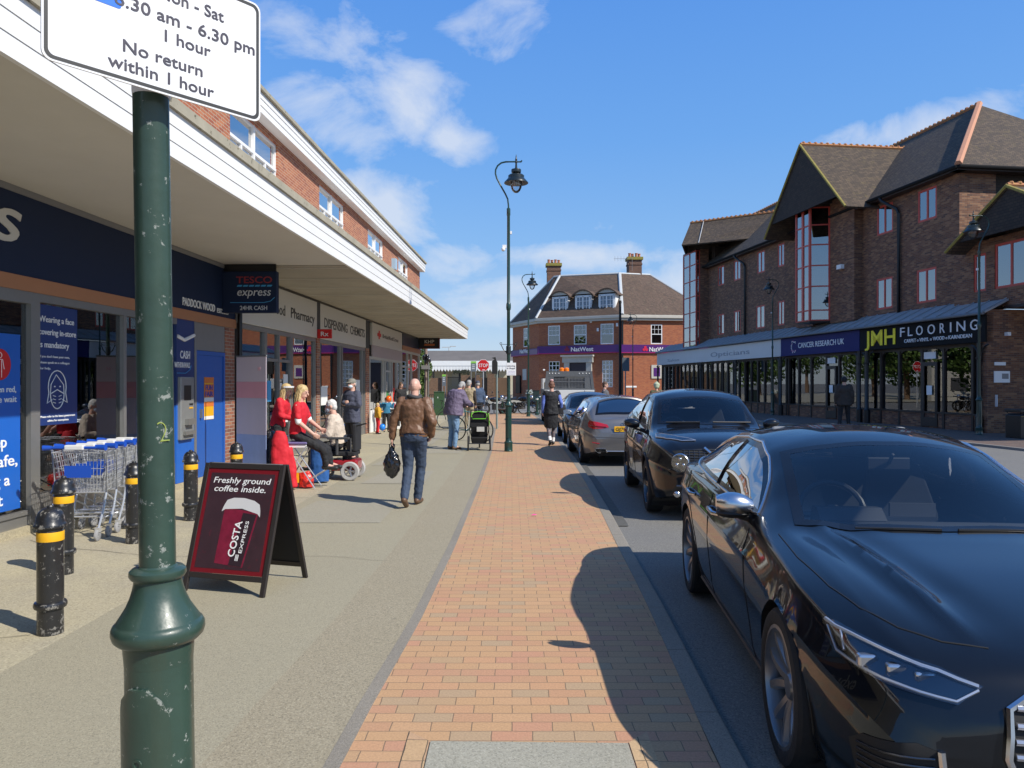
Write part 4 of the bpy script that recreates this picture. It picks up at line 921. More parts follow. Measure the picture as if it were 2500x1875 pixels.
# ------------------------------------------------------------------ railway station beyond
def far_x(px, Y): return (px - 1250) / F_ * Y
def far_z(py, Y): return CH + (HZ - py) / F_ * Y
M_cream = mat('station_cream', (.55, .50, .38), .8, var=.08); M_slate = mat('station_roof', (.14, .125, .11), .85, var=.3, vscale=.6); M_fen = mat('brown_wall', (.16, .095, .055), .85, var=.3, vscale=1)
M_brown = brickmat('station_wall_brick', [(.20, .11, .06), (.25, .14, .08), (.16, .09, .05)], (.2, .16, .12), stain=.2)
Ys = 108
stn = empty('station_building', (0, Ys, 0), 0, 'low cream station building with white canopy valance and grey roof', 'building')
xa, xb = -26, far_x(1262, Ys)
def Sb(name, m, *bx, parent=stn):
    b = MB()
    for q in bx: b.box(*q)
    return b.build(name, m, parent)
Sb('wall', M_cream, (xa, xb, 4, 10, 0, 5.2))
zf0, zf1 = far_z(903, Ys), far_z(881, Ys)
Sb('canopy_fascia', M_white, (xa, xb, -.1, .1, far_z(893, Ys), zf1)); Sb('canopy_roof', M_slate, (xa, xb, .1, 4, zf1 - .15, zf1 - .02))
v = MB(); x = xa
while x < xb: v.poly([(x, far_z(893, Ys)), (x + .42, far_z(893, Ys)), (x + .42, zf0 + .1), (x + .21, zf0 - .25), (x, zf0 + .1)], 1, -.05, .05); x += .44
v.build('valance', M_white, stn)
b = MB(); b.loft([[(x, 3, far_z(880, Ys)), (x, 8, far_z(864, Ys) + .8), (x, 13, far_z(880, Ys))] for x in (xa, xb)]); b.build('roof', M_slate, stn)
for px in (1056, 1084, 1120, 1141, 1182, 1214): Sb('post', M_blackm, (far_x(px, Ys), far_x(px, Ys) + .25, 0, .25, 0, zf0 + .3))
for px in (1103, 1162): Sb('window', M_alu2, (far_x(px, Ys + 4), far_x(px, Ys + 4) + 1.2, 3.9, 3.999, 1.2, 3.2))
for px, w_ in ((1107, 1.4), (1120, 1.0), (1128, 1.0)): 
    fl = MB(); rn = random.Random(px)
    for k in range(60): fl.ball((far_x(px, Ys) + rn.gauss(.5, .3), -.3, zf0 - .3 + rn.gauss(0, .13)), .09, 5, 4)
    fl.build('hanging_basket', mat('dark_foliage', (.03, .035, .02), .9), stn)
# brick piers and brown walls in front of the station
def pier_wall(x0, x1, Y, h, m, label, cap=True, name='boundary_wall'):
    b = MB(); b.box(x0, x1, Y, Y + .35, 0, h); o = b.build(name, m); tagp(o, label, 'wall')
    return o
Yw = 88
pier_wall(far_x(1046, Yw), far_x(1079, Yw), Yw, far_z(923, Yw), M_brown, 'brown brick boundary wall left of the station gate')
pier_wall(far_x(1079, Yw), far_x(1092, Yw), Yw - .3, far_z(913, Yw), M_brown, 'taller brick gate pier left of the station gate', name='gate_pier')
pier_wall(far_x(1126, Yw), far_x(1147, Yw), Yw - .3, far_z(916, Yw), M_brown, 'brick gate pier right of the station gate', name='gate_pier')
pier_wall(far_x(1147, Yw), far_x(1246, Yw), Yw, far_z(922, Yw), M_fen, 'long dark brown wall in front of the station')
pier_wall(far_x(1190, Yw), far_x(1207, Yw), Yw - .4, far_z(912, Yw), M_brown, 'short brick pier in the long brown wall behind the stop sign', name='gate_pier')
pier_wall(far_x(1160, Yw), far_x(1171, Yw), Yw - .4, far_z(916, Yw), M_brown, 'short brick pier in the long brown wall left of the stop sign', name='gate_pier')
gb = MB(); x0, x1 = far_x(1092, Yw), far_x(1126, Yw); gh = far_z(920, Yw)
for i in range(17): gb.box(x0 + (x1 - x0) * i / 16 - .02, x0 + (x1 - x0) * i / 16 + .02, Yw, Yw + .05, .1, gh)
gb.box(x0, x1, Yw - .01, Yw + .06, gh - .1, gh - .02); gb.box(x0, x1, Yw - .01, Yw + .06, .3, .4); tagp(gb.build('station_gate', M_blackm), 'black railing gate between brick piers at the station', 'gate')
# leafy hedge at the end of the parade, tree behind station roof
def leaves(name, c, rad, n, size, m, parent=None, seed=1):
    rn = random.Random(seed); b = MB()
    for _ in range(n):
        while True:
            p = Vector((rn.uniform(-1, 1), rn.uniform(-1, 1), rn.uniform(-1, 1)))
            if p.length < 1 and rn.random() < .35 + .65 * p.length: break
        k = .82 + .25 * math.sin(p.x * 5 + seed) * math.sin(p.z * 6)
        q = Vector((c[0] + p.x * rad[0] * k, c[1] + p.y * rad[1] * k, c[2] + p.z * rad[2] * k)); a = Vector((rn.gauss(0, 1), rn.gauss(0, 1), rn.gauss(0, 1))).normalized(); t_ = a.orthogonal().normalized(); s_ = a.cross(t_); z = size * rn.uniform(.6, 1.3)
        b.m(rn.randrange(3)).quad(q - t_ * z, q - s_ * z * .6, q + t_ * z, q + s_ * z * .6)
    return b.build(name, m, parent)
M_lv = [mat('leaf_green', (.07, .13, .02), .7), mat('leaf_light', (.11, .18, .03), .7), mat('leaf_dark', (.035, .07, .015), .7)]
h = empty('hedge', (far_x(1022, 43), 43.5, 0), 0, 'bright green bush growing at the far end of the shop parade', 'bush')
leaves('foliage', (0, 0, 2.0), (.75, .8, 2.1), 5200, .075, M_lv, h, 4); s = MB(); s.tube([(0, 0, 0), (.05, 0, 1.2), (0, .1, 2.6)], [.07, .05, .02], 6); s.tube([(.05, 0, .8), (.4, .1, 2)], [.04, .02], 5); s.build('stem', M_fen, h)
M_twig = [mat('twig_brown', (.16, .12, .09), .9), mat('twig_pale', (.22, .17, .13), .9), mat('twig_dark', (.12, .09, .07), .9)]
t_ = empty('bare_tree', (far_x(1072, 128), 128, 0), 0, 'bare brown tree showing over the station roof', 'tree'); tr = MB(); tr.tube([(0, 0, 0), (0, 0, 4), (.2, 0, 5.6)], [.3, .25, .1], 8); tr.tube([(0, 0, 3.2), (1.3, 0, 5.8)], [.15, .04], 6); tr.tube([(0, 0, 3.2), (-1.2, 0, 5.6)], [.15, .04], 6); tr.build('trunk', M_twig[0], t_)
leaves('crown', (0, 0, 5.9), (2.4, 1.6, 1.2), 1500, .09, M_twig, t_, 9)
# distant trees and houses left/right, mostly seen in reflections and gaps
for i, (x, y, hh, rr) in enumerate(((34, 92, 9, 5), (-46, 120, 10, 6), (-34, 135, 9, 5), (-58, 110, 11, 6))):
    t_ = empty('broadleaf_tree', (x, y, 0), 0, ['round green tree behind the brick shop block', 'tall green tree at the far left beyond the parade', 'mid green tree beyond the station at the left', 'dark green tree farthest left behind the parade'][i], 'tree')
    tr = MB(); tr.tube([(0, 0, 0), (.1, 0, hh * .5), (0, 0, hh * .75)], [.3, .2, .08], 8); tr.build('trunk', M_fen, t_); leaves('crown', (0, 0, hh * .66), (rr * .7, rr * .7, hh * .36), 2600, .24, M_lv, t_, 20 + i)

for i, (x, y, hh, rr, lab) in enumerate(((-13.5, 56, 8, 5, 'leafy tree just past the parade, seen only in shop reflections'), (-19, 70, 9, 6, 'leafy tree behind the parade beside the side street'), (-27, 84, 9, 7, 'broad tree farther down the side street'), (-20, 98, 8, 6, 'tree next to the station at the end of the side street'))):
    t_ = empty('broadleaf_tree', (x - 2, y, 0), 0, lab, 'tree'); tr = MB(); tr.tube([(0, 0, 0), (.1, 0, hh * .5), (0, 0, hh * .75)], [.3, .2, .08], 8); tr.build('trunk', M_fen, t_); leaves('crown', (0, 0, hh * .55), (rr * .8, rr * .8, hh * .45), 3000, .26, M_lv, t_, 40 + i)
hs1 = empty('side_street_house', (-24, 60, 0), R(35), 'white rendered house in the side street behind the parade', 'house')
MB().box(-7, 7, 0, 7, 0, 5.4).build('wall', M_gut, hs1); MB().poly([(-.5, 5.401), (7.5, 5.401), (3.5, 8.4)], 0, -7.4, 7.4).build('roof', M_tileB, hs1)
for xx in (-5, -2, 1, 4):
    for zz in (1, 3.4): MB().box(xx, xx + 1.4, -.06, -.001, zz, zz + 1.2).build('window', M_intd, hs1)
# ------------------------------------------------------------------ cars
def pch(T, x):
    """smooth monotone interpolation through T = [(x, y)...]"""
    if x <= T[0][0]: return T[0][1]
    if x >= T[-1][0]: return T[-1][1]
    n = len(T)
    for i in range(n - 1):
        if x <= T[i + 1][0]: break
    def sl(k): return (T[k + 1][1] - T[k][1]) / (T[k + 1][0] - T[k][0])
    def tg(k):
        if k == 0: return sl(0)
        if k == n - 1: return sl(n - 2)
        a, b = sl(k - 1), sl(k)
        return 0 if a * b <= 0 else 2 * a * b / (a + b)
    h = T[i + 1][0] - T[i][0]; t = (x - T[i][0]) / h; m0, m1 = tg(i) * h, tg(i + 1) * h
    return (2 * t ** 3 - 3 * t * t + 1) * T[i][1] + (t ** 3 - 2 * t * t + t) * m0 + (-2 * t ** 3 + 3 * t * t) * T[i + 1][1] + (t ** 3 - t * t) * m1
M_tyre = mat('tyre_rubber', (.016, .016, .016), .85, bump=.3, bscale=40)
M_chrome = mat('satin_chrome', (.62, .63, .65), .24, 1.0); M_chromed = mat('dark_chrome', (.12, .12, .125), .25, .9)
M_alloy = mat('alloy_silver', (.48, .48, .50), .3, .85); M_alloyd = mat('alloy_dark', (.24, .24, .245), .3, .7)
M_plast = mat('black_trim', (.012, .012, .013), .5); M_frit = mat('window_edge_black', (.006, .006, .007), .12)
M_seat = mat('grey_upholstery', (.24, .245, .25), .8, var=.1); M_dash = mat('dashboard', (.045, .047, .05), .6)
M_carglass = glassmat('car_glass', (.84, .88, .90), 1.1, 1.45, 0, .03, False); M_carglass2 = glassmat('tinted_car_glass', (.10, .11, .12), 1.5, 1.5, 0, .22, False)
M_lens = glassmat('lamp_lens', (.85, .87, .9), 1.0, 1.5, 0, .04); M_tail = mat('tail_lamp_red', (.42, .008, .01), .12, coat=1); M_lampin = mat('lamp_reflector', (.55, .56, .58), .18, .9)
M_drl = mat('light_bar_silver', (.50, .52, .55), .3, .7)
def paint(name, col, metal=.0, flake=.0):
    return mat(name, col, .35 if metal else .3, metal, coat=1.0, spec=.5 if metal else .08)
class Car:
    def __init__(s, P, label, group='cars parked along the kerb'):
        s.P = P; s.L = P['L']; s.t = empty('parked_car', (0, 0, 0), 0, label, 'car', group)
        s.body()
    def sec(s, x):
        P = s.P; L = s.L
        hw = pch(P['hw'], x); zs = pch(P['zs'], x); zb = pch(P['zb'], x); zt = pch(P['zt'], x); zr = pch(P['zr'], x); yr = pch(P['yr'], x); dz = zb - zs
        zr = min(zr, zt - .004); yr = min(yr, hw - .05); zb = min(zb, zr - .004)
        hb = hw - P.get('tuck', .05)
        k = P.get('crease', .74)
        pts = [(hw - .16, zs), (hw - .06, zs + .012), (hw - .03, zs + dz * .16), (hw - .012, zs + dz * .38), (hw, zs + dz * .56), (hw - .004, zs + dz * (k - .02)), (hw + .004, zs + dz * k), (hw - .012, zs + dz * (k + .05)), (hb + .006, zb - .02), (hb - .010, zb)]
        n = 7
        for i in range(1, n): 
            t = i / n; b_ = .035 * math.sin(math.pi * t) * min(1, (zr - zb) / .3)
            pts.append((hb - .010 + (yr - hb + .010) * t + b_, zb + (zr - zb) * t))
        # rail to centre: rounded shoulder then crown
        n = 26
        pts.append((yr, zr))
        for i in range(1, n + 1):
            t = i / n; y = yr * (1 - t); z = zr + (zt - zr) * (1 - (1 - t) ** 2.2) + (P['ridge'](x, y) if 'ridge' in P else 0)
            pts.append((y, z))
        return pts
    def body(s):
        P = s.P; L = s.L; xs = []
        x = 0
        while x < L:
            xs.append(x); e = min(x, L - x); x += .012 if e < .1 else .022 if e < .35 else .028
        xs.append(L)
        sec = [s.sec(x) for x in xs]
        # resample the lower part finer
        def fine(pts):
            o = []
            for a, b in zip(pts, pts[1:]):
                d = math.dist(a, b); k = max(1, int(round(d / .045))) 
                o.append((a, b, k))
            return o
        ks = [3, 3, 4, 4, 3, 1, 1, 2, 1] + [1] * 7 + [1] * 26
        rows = []
        for p in sec:
            r = [p[0]]
            for (a, b), k in zip(zip(p, p[1:]), ks): r += [(a[0] + (b[0] - a[0]) * i / k, a[1] + (b[1] - a[1]) * i / k) for i in range(1, k + 1)]
            rows.append(r)
        m = len(rows[0]); full = m * 2 - 1
        V_, F__ = [], []
        for x, r in zip(xs, rows):
            xx = x
            V_ += [[xx, y, z] for y, z in r] + [[xx, -y, z] for y, z in r[:-1][::-1]]
        for i in range(len(xs) - 1):
            for j in range(full - 1): F__.append((i * full + j, i * full + j + 1, (i + 1) * full + j + 1, (i + 1) * full + j))
        # nose / tail bulge: push the end rings out in the middle of their height and at the centre
        def cap(i0, sgn):
            n0 = len(V_); r = rows[i0]; nn = 8; base = i0 * full
            # fill with strips between mirrored vertices
            for j in range(m - 1):
                pass
            grid = []
            for j in range(m):
                y = r[j][0]; z = r[j][1]; row = [base + j]
                for q in range(1, nn):
                    t = 1 - 2 * q / nn; V_.append([xs[i0] + sgn * P.get('bulge', .05) * (1 - t * t) * math.sin(math.pi * min(1, max(0, (z - r[0][1]) / (r[-1][1] - r[0][1]))) * .9 + .15), y * t, z]); row.append(len(V_) - 1)
                row.append(base + full - 1 - j if j < m - 1 else base + j); grid.append(row)
            for a, b in zip(grid, grid[1:]):
                for q in range(nn): 
                    f = (a[q], a[q + 1], b[q + 1], b[q]); f = tuple(dict.fromkeys(f))
                    if len(f) > 2: F__.append(f)
        cap(0, -1); cap(len(xs) - 1, 1)
        # wheel arches
        arcs = P['arches']
        for v in V_:
            for xw, zw, ra in arcs:
                if abs(v[1]) > .5:
                    d = math.hypot(v[0] - xw, v[2] - zw)
                    if abs(d - ra) < .026 and d > 0:
                        v[0] = xw + (v[0] - xw) * ra / d; v[2] = zw + (v[2] - zw) * ra / d
        s.bvh = BVHTree.FromPolygons([Vector(v) for v in V_], F__)
        keep = []
        holes = P['holes']
        for f in F__:
            c = [sum(V_[i][k] for i in f) / len(f) for k in range(3)]
            if abs(c[1]) > .45 and any(math.hypot(c[0] - xw, c[2] - zw) < ra - .004 for xw, zw, ra in arcs): continue
            if any(h(*c) for h in holes): continue
            keep.append(f)
        b = MB(); b.v = V_; b.f = keep; b.mi = [0] * len(keep)
        me_o = b.build('body', P['paint'], s.t, smooth=True)
        try: me_o.data.set_sharp_from_angle(angle=R(50))
        except Exception: pass
        s.bodyo = me_o
        # arch liners and floor pan
        for xw, zw, ra in arcs:
            for sg in (1, -1):
                l = MB(); rings = []
                for k in range(25):
                    a = R(-35 + 250 * k / 24); cx, cz = xw + ra * math.cos(a), zw + ra * math.sin(a)
                    hit = s.cast((cx, sg * 2, cz), (0, -sg, 0)); yo = abs(hit[0].y) - .004 if hit else pch(P['hw'], xw) - .05
                    rings.append([(cx, sg * yo, cz), (cx, sg * .50, cz)])
                l.loft(rings, caps=False, closed=False); l.build('arch_liner', P.get('archm', M_plast), s.t)
        zsill = min(z for _, z in P['zs'])
        f_ = MB(); f_.box(.25, L - .25, -.55, .55, zsill + .02, zsill + .10); f_.box(arcs[0][0] + arcs[0][2] - .02, arcs[1][0] - arcs[1][2] + .02, -.72, .72, zsill + .02, zsill + .30)
        f_.box(.2, arcs[0][0] + .3, -.5, .5, zsill + .11, .60); f_.box(arcs[1][0] - .3, L - .2, -.5, .5, zsill + .11, .62); f_.build('underbody', M_blackm, s.t)
    def cast(s, o, d):
        h = s.bvh.ray_cast(Vector(o), Vector(d).normalized()); return (h[0], h[1]) if h[0] else None
    def patch(s, name, poly, fn, m, off=.004, step=.06, parent=None, thick=None, smooth=True):
        """poly: 2-D outline; fn(u, v) -> (origin, direction) of a ray onto the body"""
        n = len(poly); pts = []; 
        P2 = []
        for i in range(n):
            a, b = poly[i], poly[(i + 1) % n]; d = math.dist(a, b); k = max(1, int(math.ceil(d / step)))
            P2 += [(a[0] + (b[0] - a[0]) * j / k, a[1] + (b[1] - a[1]) * j / k) for j in range(k)]
        nb = len(P2); edges = [(i, (i + 1) % nb) for i in range(nb)]
        x0, x1 = min(p[0] for p in P2), max(p[0] for p in P2); y0, y1 = min(p[1] for p in P2), max(p[1] for p in P2)
        def inside(px, py):
            c = False; j = nb - 1
            for i in range(nb):
                a, b = P2[i], P2[j]
                if (a[1] > py) != (b[1] > py) and px < (b[0] - a[0]) * (py - a[1]) / (b[1] - a[1]) + a[0]: c = not c
                j = i
            return c
        ip = []; yv = y0 + step * .5
        while yv < y1:
            xv = x0 + step * .5
            while xv < x1:
                if inside(xv, yv) and min(math.hypot(xv - p[0], yv - p[1]) for p in P2) > step * .4: ip.append((xv, yv))
                xv += step
            yv += step
        vs, es, fs, *_ = delaunay_2d_cdt([Vector(p) for p in P2 + ip], edges, [], 1, 1e-5)
        out, ok = [], []
        for v in vs:
            o, d = fn(v.x, v.y); h = s.cast(o, d)
            if h is None: out.append((0, 0, 0)); ok.append(False); continue
            nrm = h[1] if h[1].dot(Vector(d)) < 0 else -h[1]
            out.append(tuple(h[0] + nrm * off)); ok.append(True)
        b = MB(); b.v = out; b.f = [tuple(f) for f in fs if all(ok[i] for i in f)]
        b.f = [f for f in b.f if max(math.dist(out[f[a]], out[f[(a + 1) % len(f)]]) for a in range(len(f))) < step * 6]
        b.mi = [0] * len(b.f)
        if not b.f: return None
        return b.build(name, m, parent or s.t, smooth=smooth)
    def side(s, sg): return lambda x, z: ((x, sg * 3, z), (0, -sg, 0))
    def top(s): return lambda x, y: ((x, y, 4), (0, 0, -1))
    def front(s): return lambda y, z: ((-2, y, z), (1, 0, 0))
    def back(s): return lambda y, z: ((s.L + 2, y, z), (-1, 0, 0))
    def frame_strip(s, name, path, fn, m, w=.012, off=.010, parent=None, closed=False, r=None):
        pts = []
        P2 = path + ([path[0]] if closed else [])
        for a, b in zip(P2, P2[1:]):
            k = max(1, int(math.dist(a, b) / .05))
            for j in range(k): 
                t = j / k; o, d = fn(a[0] + (b[0] - a[0]) * t, a[1] + (b[1] - a[1]) * t); h = s.cast(o, d)
                if h: 
                    nrm = h[1] if h[1].dot(Vector(d)) < 0 else -h[1]; pts.append(h[0] + nrm * off)
        o, d = fn(*P2[-1]); h = s.cast(o, d)
        if h:
            nrm = h[1] if h[1].dot(Vector(d)) < 0 else -h[1]; pts.append(h[0] + nrm * off)
        if len(pts) < 2: return None
        b = MB(); b.tube(pts, w, 6); return b.build(name, m, parent or s.t, smooth=True)
    def wheel(s, x, sg, r, w, style, yc):
        wt = bpy.data.objects.new('wheel', None); COL.objects.link(wt); wt.parent = s.t; wt.location = (x, sg * yc, r); wt.rotation_euler = (0, 0, 0 if sg > 0 else math.pi)
        if id(s) and getattr(s, '_w', None):
            for ch in s._w: c = ch.copy(); COL.objects.link(c); c.parent = wt
            return
        ri = r * P_RIM.get(style, .70)
        t = MB(); t.lathe([(ri, -w / 2 + .01), (ri + .02, -w / 2), (r - .02, -w / 2 + .004), (r - .004, -w / 2 + .02), (r, -w / 4), (r, w / 4), (r - .004, w / 2 - .02), (r - .02, w / 2 - .004), (ri + .02, w / 2), (ri, w / 2 - .01)], (0, 0), 48, 1, caps=False)
        ty = t.build('tyre', M_tyre, wt, smooth=True)
        rm = MB(); rm.lathe([(ri + .004, -w / 2 + .012), (ri + .004, w / 2 - .008), (ri - .012, w / 2 - .006), (ri - .018, w / 2 - .03), (ri - .022, -w / 2 + .03)], (0, 0), 48, 1, caps=False)
        yo = w / 2 - .025
        dk = MB(); dk.lathe([(.001, -.02), (ri - .03, -.02), (ri - .03, -.03), (.001, -.03)], (0, 0), 24, 1); dk.lathe([(.001, 0), (.15, 0), (.15, -.01)], (0, 0), 24, 1)
        ns = {'five': 5, 'ten': 5, 'multi': 7}[style]
        for k in range(ns):
            a0 = 2 * math.pi * k / ns + .3
            prs = [(-.13, .02), (.13, -.02)] if style != 'five' else [(-.17, -.06), (.17, .06)]
            for da, db in prs:
                hub, tip = (.055, a0 + da * 1.2), (ri - .008, a0 + da + db * 3)
                rings = []
                for q in range(5):
                    tt = q / 4; rr = hub[0] + (tip[0] - hub[0]) * tt; an = hub[1] + (tip[1] - hub[1]) * tt; hw_ = .026 - .010 * tt * (1 if style != 'five' else .2); dep = yo - .035 * (1 - tt) * (1 - tt)
                    ca, sa = math.sin(an), math.cos(an); px_, pz_ = rr * ca, rr * sa; tx, tz = sa, -ca
                    rings.append([(px_ - tx * hw_, dep - .03, pz_ - tz * hw_), (px_ - tx * hw_ * .6, dep, pz_ - tz * hw_ * .6), (px_ + tx * hw_ * .6, dep, pz_ + tz * hw_ * .6), (px_ + tx * hw_, dep - .03, pz_ + tz * hw_)])
                rm.loft(rings)
        rm.lathe([(.001, yo - .02), (.05, yo - .022), (.065, yo - .045), (.065, -.01), (.001, -.01)], (0, 0), 20, 1)
        ro = rm.build('rim', s.P['rim'], wt, smooth=True); bo = dk.build('brake_disc', M_chromed, wt)
        s._w = [ty, ro, bo]
    def interior(s, xd, xs1, xs2, zf, seatz, rhd=1, screen=True, wheelz=None):
        """xd dashboard, xs1/xs2 seat rows"""
        t = s.t; b = MB()
        zc = s.P['dashz']; b.loft([[(xd - .42, -.66, zc - .10), (xd - .42, .66, zc - .10), (xd - .2, .68, zc), (xd, .66, zc - .02), (xd + .06, .64, zc - .25), (xd, .6, zc - .5), (xd, -.6, zc - .5), (xd + .06, -.64, zc - .25), (xd, -.66, zc - .02), (xd - .2, -.68, zc)]], caps=False) if False else None
        b.poly([(xd - .48, zc - .16), (xd - .45, zc - .05), (xd - .2, zc), (xd, zc - .03), (xd + .07, zc - .20), (xd + .02, zc - .45), (xd - .45, zc - .45)], 1, -.66, .66)
        b.poly([(xd - .18, zc), (xd - .1, zc + .055), (xd - .02, zc + .05), (xd + .02, zc - .05)], 1, rhd * .36 - .17, rhd * .36 + .17)
        b.box(xd - .03, xd - .01, -.12, .12, zc, zc + .07); b.box(xd, xd + 1.3, -.12, .12, .3, .62)
        b.box(s.L * .25, s.L * .85, -.66, .66, .22, .34); b.build('dashboard', M_dash, t)
        sw = MB(); R_ = .185; cy, cx, cz = rhd * .36, xd + .16, (wheelz or zc - .02); tl = R(24)
        sw.tube([(cx + R_ * math.cos(a) * math.sin(tl), cy + R_ * math.sin(a), cz + R_ * math.cos(a) * math.cos(tl)) for a in [2 * math.pi * k / 28 for k in range(29)]], .016, 8)
        sw.tube([(cx, cy - R_, cz), (cx - .02, cy, cz), (cx, cy + R_, cz)], .018, 6); sw.tube([(cx - .02, cy, cz), (cx - .04 - R_ * .3, cy, cz - R_ * .9)], .02, 6); sw.tube([(cx - .2, cy, cz - .1), (cx, cy, cz)], .045, 8); sw.ball((cx, cy, cz), (.03, .06, .06))
        sw.build('steering_wheel', M_plast, t, smooth=True)
        for y in (-.36, .36):
            q = MB(); q.poly([(xs1, seatz), (xs1 + .50, seatz - .03), (xs1 + .52, seatz - .16), (xs1, seatz - .14)], 1, y - .24, y + .24)
            q.loft([[(xs1 + .46, y - .25, seatz - .05), (xs1 + .46, y + .25, seatz - .05), (xs1 + .60, y + .25, seatz - .05), (xs1 + .60, y - .25, seatz - .05)], [(xs1 + .55, y - .25, seatz + .25), (xs1 + .55, y + .25, seatz + .25), (xs1 + .67, y + .24, seatz + .25), (xs1 + .67, y - .24, seatz + .25)], [(xs1 + .64, y - .17, seatz + .56), (xs1 + .64, y + .17, seatz + .56), (xs1 + .72, y + .16, seatz + .56), (xs1 + .72, y - .16, seatz + .56)]])
            q.loft([[(xs1 + .63, y - .12, seatz + .60), (xs1 + .63, y + .12, seatz + .60), (xs1 + .73, y + .12, seatz + .60), (xs1 + .73, y - .12, seatz + .60)], [(xs1 + .65, y - .13, seatz + .70), (xs1 + .65, y + .13, seatz + .70), (xs1 + .75, y + .12, seatz + .70), (xs1 + .75, y - .12, seatz + .70)], [(xs1 + .67, y - .09, seatz + .80), (xs1 + .67, y + .09, seatz + .80), (xs1 + .73, y + .09, seatz + .80), (xs1 + .73, y - .09, seatz + .80)]])
            q.build('seat', M_seat, t, smooth=True, bevel=.02)
        q = MB(); q.box(xs2, xs2 + .5, -.6, .6, seatz - .12, seatz + .02)
        q.loft([[(xs2 + .42, -.6, seatz), (xs2 + .42, .6, seatz), (xs2 + .58, .6, seatz), (xs2 + .58, -.6, seatz)], [(xs2 + .62, -.55, seatz + .52), (xs2 + .62, .55, seatz + .52), (xs2 + .72, .55, seatz + .52), (xs2 + .72, -.55, seatz + .52)]])
        for y in (-.35, .35): q.box(xs2 + .62, xs2 + .72, y - .12, y + .12, seatz + .53, seatz + .68)
        q.build('rear_seat', M_seat, t, bevel=.02)
        mr = MB(); mr.box(s.P['mirx'], s.P['mirx'] + .03, -.12, .12, s.P['mirz'] - .035, s.P['mirz'] + .035); mr.tube([(s.P['mirx'], 0, s.P['mirz']), (s.P['mirx'] - .06, 0, s.P['mirz'] + .06)], .012, 6); mr.build('rear_view_mirror', M_plast, t, bevel=.01)
    def mirror(s, x, y, z, sg, m, sc=1.0):
        b = MB(); prof = []
        for k in range(9):
            t = k / 8; w = math.sin(math.pi * (.12 + .80 * t)) ** .6; cy = .03 + .21 * t
            yy = sg * (y + cy * sc); h_, d_ = .068 * w * sc, .075 * w * sc
            ring = []
            for q in range(14):
                a = 2 * math.pi * q / 14; ca, sa = math.cos(a), math.sin(a)
                ring.append((x + d_ * ca * (1.0 if ca < 0 else .45), yy, z + .02 * t * sc + h_ * sa))
            prof.append(ring)
        b.loft(prof); mo = b.build('mirror', m, s.t, smooth=True)
        b = MB(); b.tube([(x + .02, sg * (y - .05), z - .10 * sc), (x + .01, sg * (y + .03), z - .07 * sc), (x, sg * (y + .10 * sc), z - .045 * sc)], [.03, .025, .03], 8)
        b.lathe([(.001, 0)], (0, 0), 4) if False else None
        b.build('mirror_foot', M_plast, mo, smooth=True)
        g_ = MB(); g_.poly([(sg * (y + .05 * sc), z - .04 * sc), (sg * (y + .23 * sc), z - .035 * sc), (sg * (y + .235 * sc), z + .06 * sc), (sg * (y + .06 * sc), z + .05 * sc)], 0, x + .035 * sc, x + .04 * sc); g_.build('mirror_glass', M_chrome, mo)
        # lower black half of the housing
        return mo
    def seams(s, lines, sg):
        for ln_ in lines: s.frame_strip('panel_gap', ln_, s.side(sg), M_blackm, .0032, .0005)
    def put(s, x, y, ang, sc=1.0, zsc=1.0, z=RD): s.t.location = (x, y, z); s.t.rotation_euler = (0, 0, ang); s.t.scale = (sc, sc, sc * zsc)
P_RIM = {'five': .76, 'ten': .70, 'multi': .72}
def inpoly(poly):
    def f(px, py):
        c = False; j = len(poly) - 1
        for i in range(len(poly)):
            a, b = poly[i], poly[j]
            if (a[1] > py) != (b[1] > py) and px < (b[0] - a[0]) * (py - a[1]) / (b[1] - a[1]) + a[0]: c = not c
            j = i
        return c
    return f
def shrink(poly, k):
    n = len(poly); cx, cy = sum(p[0] for p in poly) / n, sum(p[1] for p in poly) / n
    def q(p):
        d = math.hypot(p[0] - cx, p[1] - cy); f = max(0, d - k) / d; return (cx + (p[0] - cx) * f, cy + (p[1] - cy) * f)
    return [q(p) for p in poly]
def offset_poly(poly, k):
    """inward offset of a roughly convex outline"""
    n = len(poly); A = sum(poly[i][0] * poly[(i + 1) % n][1] - poly[(i + 1) % n][0] * poly[i][1] for i in range(n)); sg = 1 if A > 0 else -1; out = []
    for i in range(n):
        p0, p1, p2 = Vector(poly[i - 1]), Vector(poly[i]), Vector(poly[(i + 1) % n]); e1, e2 = (p1 - p0).normalized(), (p2 - p1).normalized()
        n1, n2 = Vector((-e1.y, e1.x)) * sg, Vector((-e2.y, e2.x)) * sg; m = (n1 + n2); m = m / max(.35, m.length_squared / 2) if m.length > 1e-6 else n1
        out.append(tuple(p1 + m * k * 1.0))
    return out
def glazing(c, ws, rw, sides, ms, mg, mgs):
    """windscreen / rear outline in plan (x, y); side windows in elevation (x, z)"""
    if ws:
        c.patch('windscreen_edge', ws, c.top(), M_frit, .002, .06); 
        gl = c.patch('windscreen', offset_poly(ws, .018), c.top(), mg, .006, .07)
    if rw: c.patch('window_edge', rw, c.top(), M_frit, .002, .06); c.patch('rear_window', offset_poly(rw, .018), c.top(), mgs, .006, .07)
    for sg in (1, -1):
        for w_ in sides: c.patch('side_window', w_, c.side(sg), mgs, .005, .06)
def ring_hole(poly, k, which):
    q = inpoly(offset_poly(poly, k))
    if which == 'top': return lambda x, y, z: z > .80 and q(x, y)
    return lambda x, y, z: abs(y) > .40 and q(x, z)
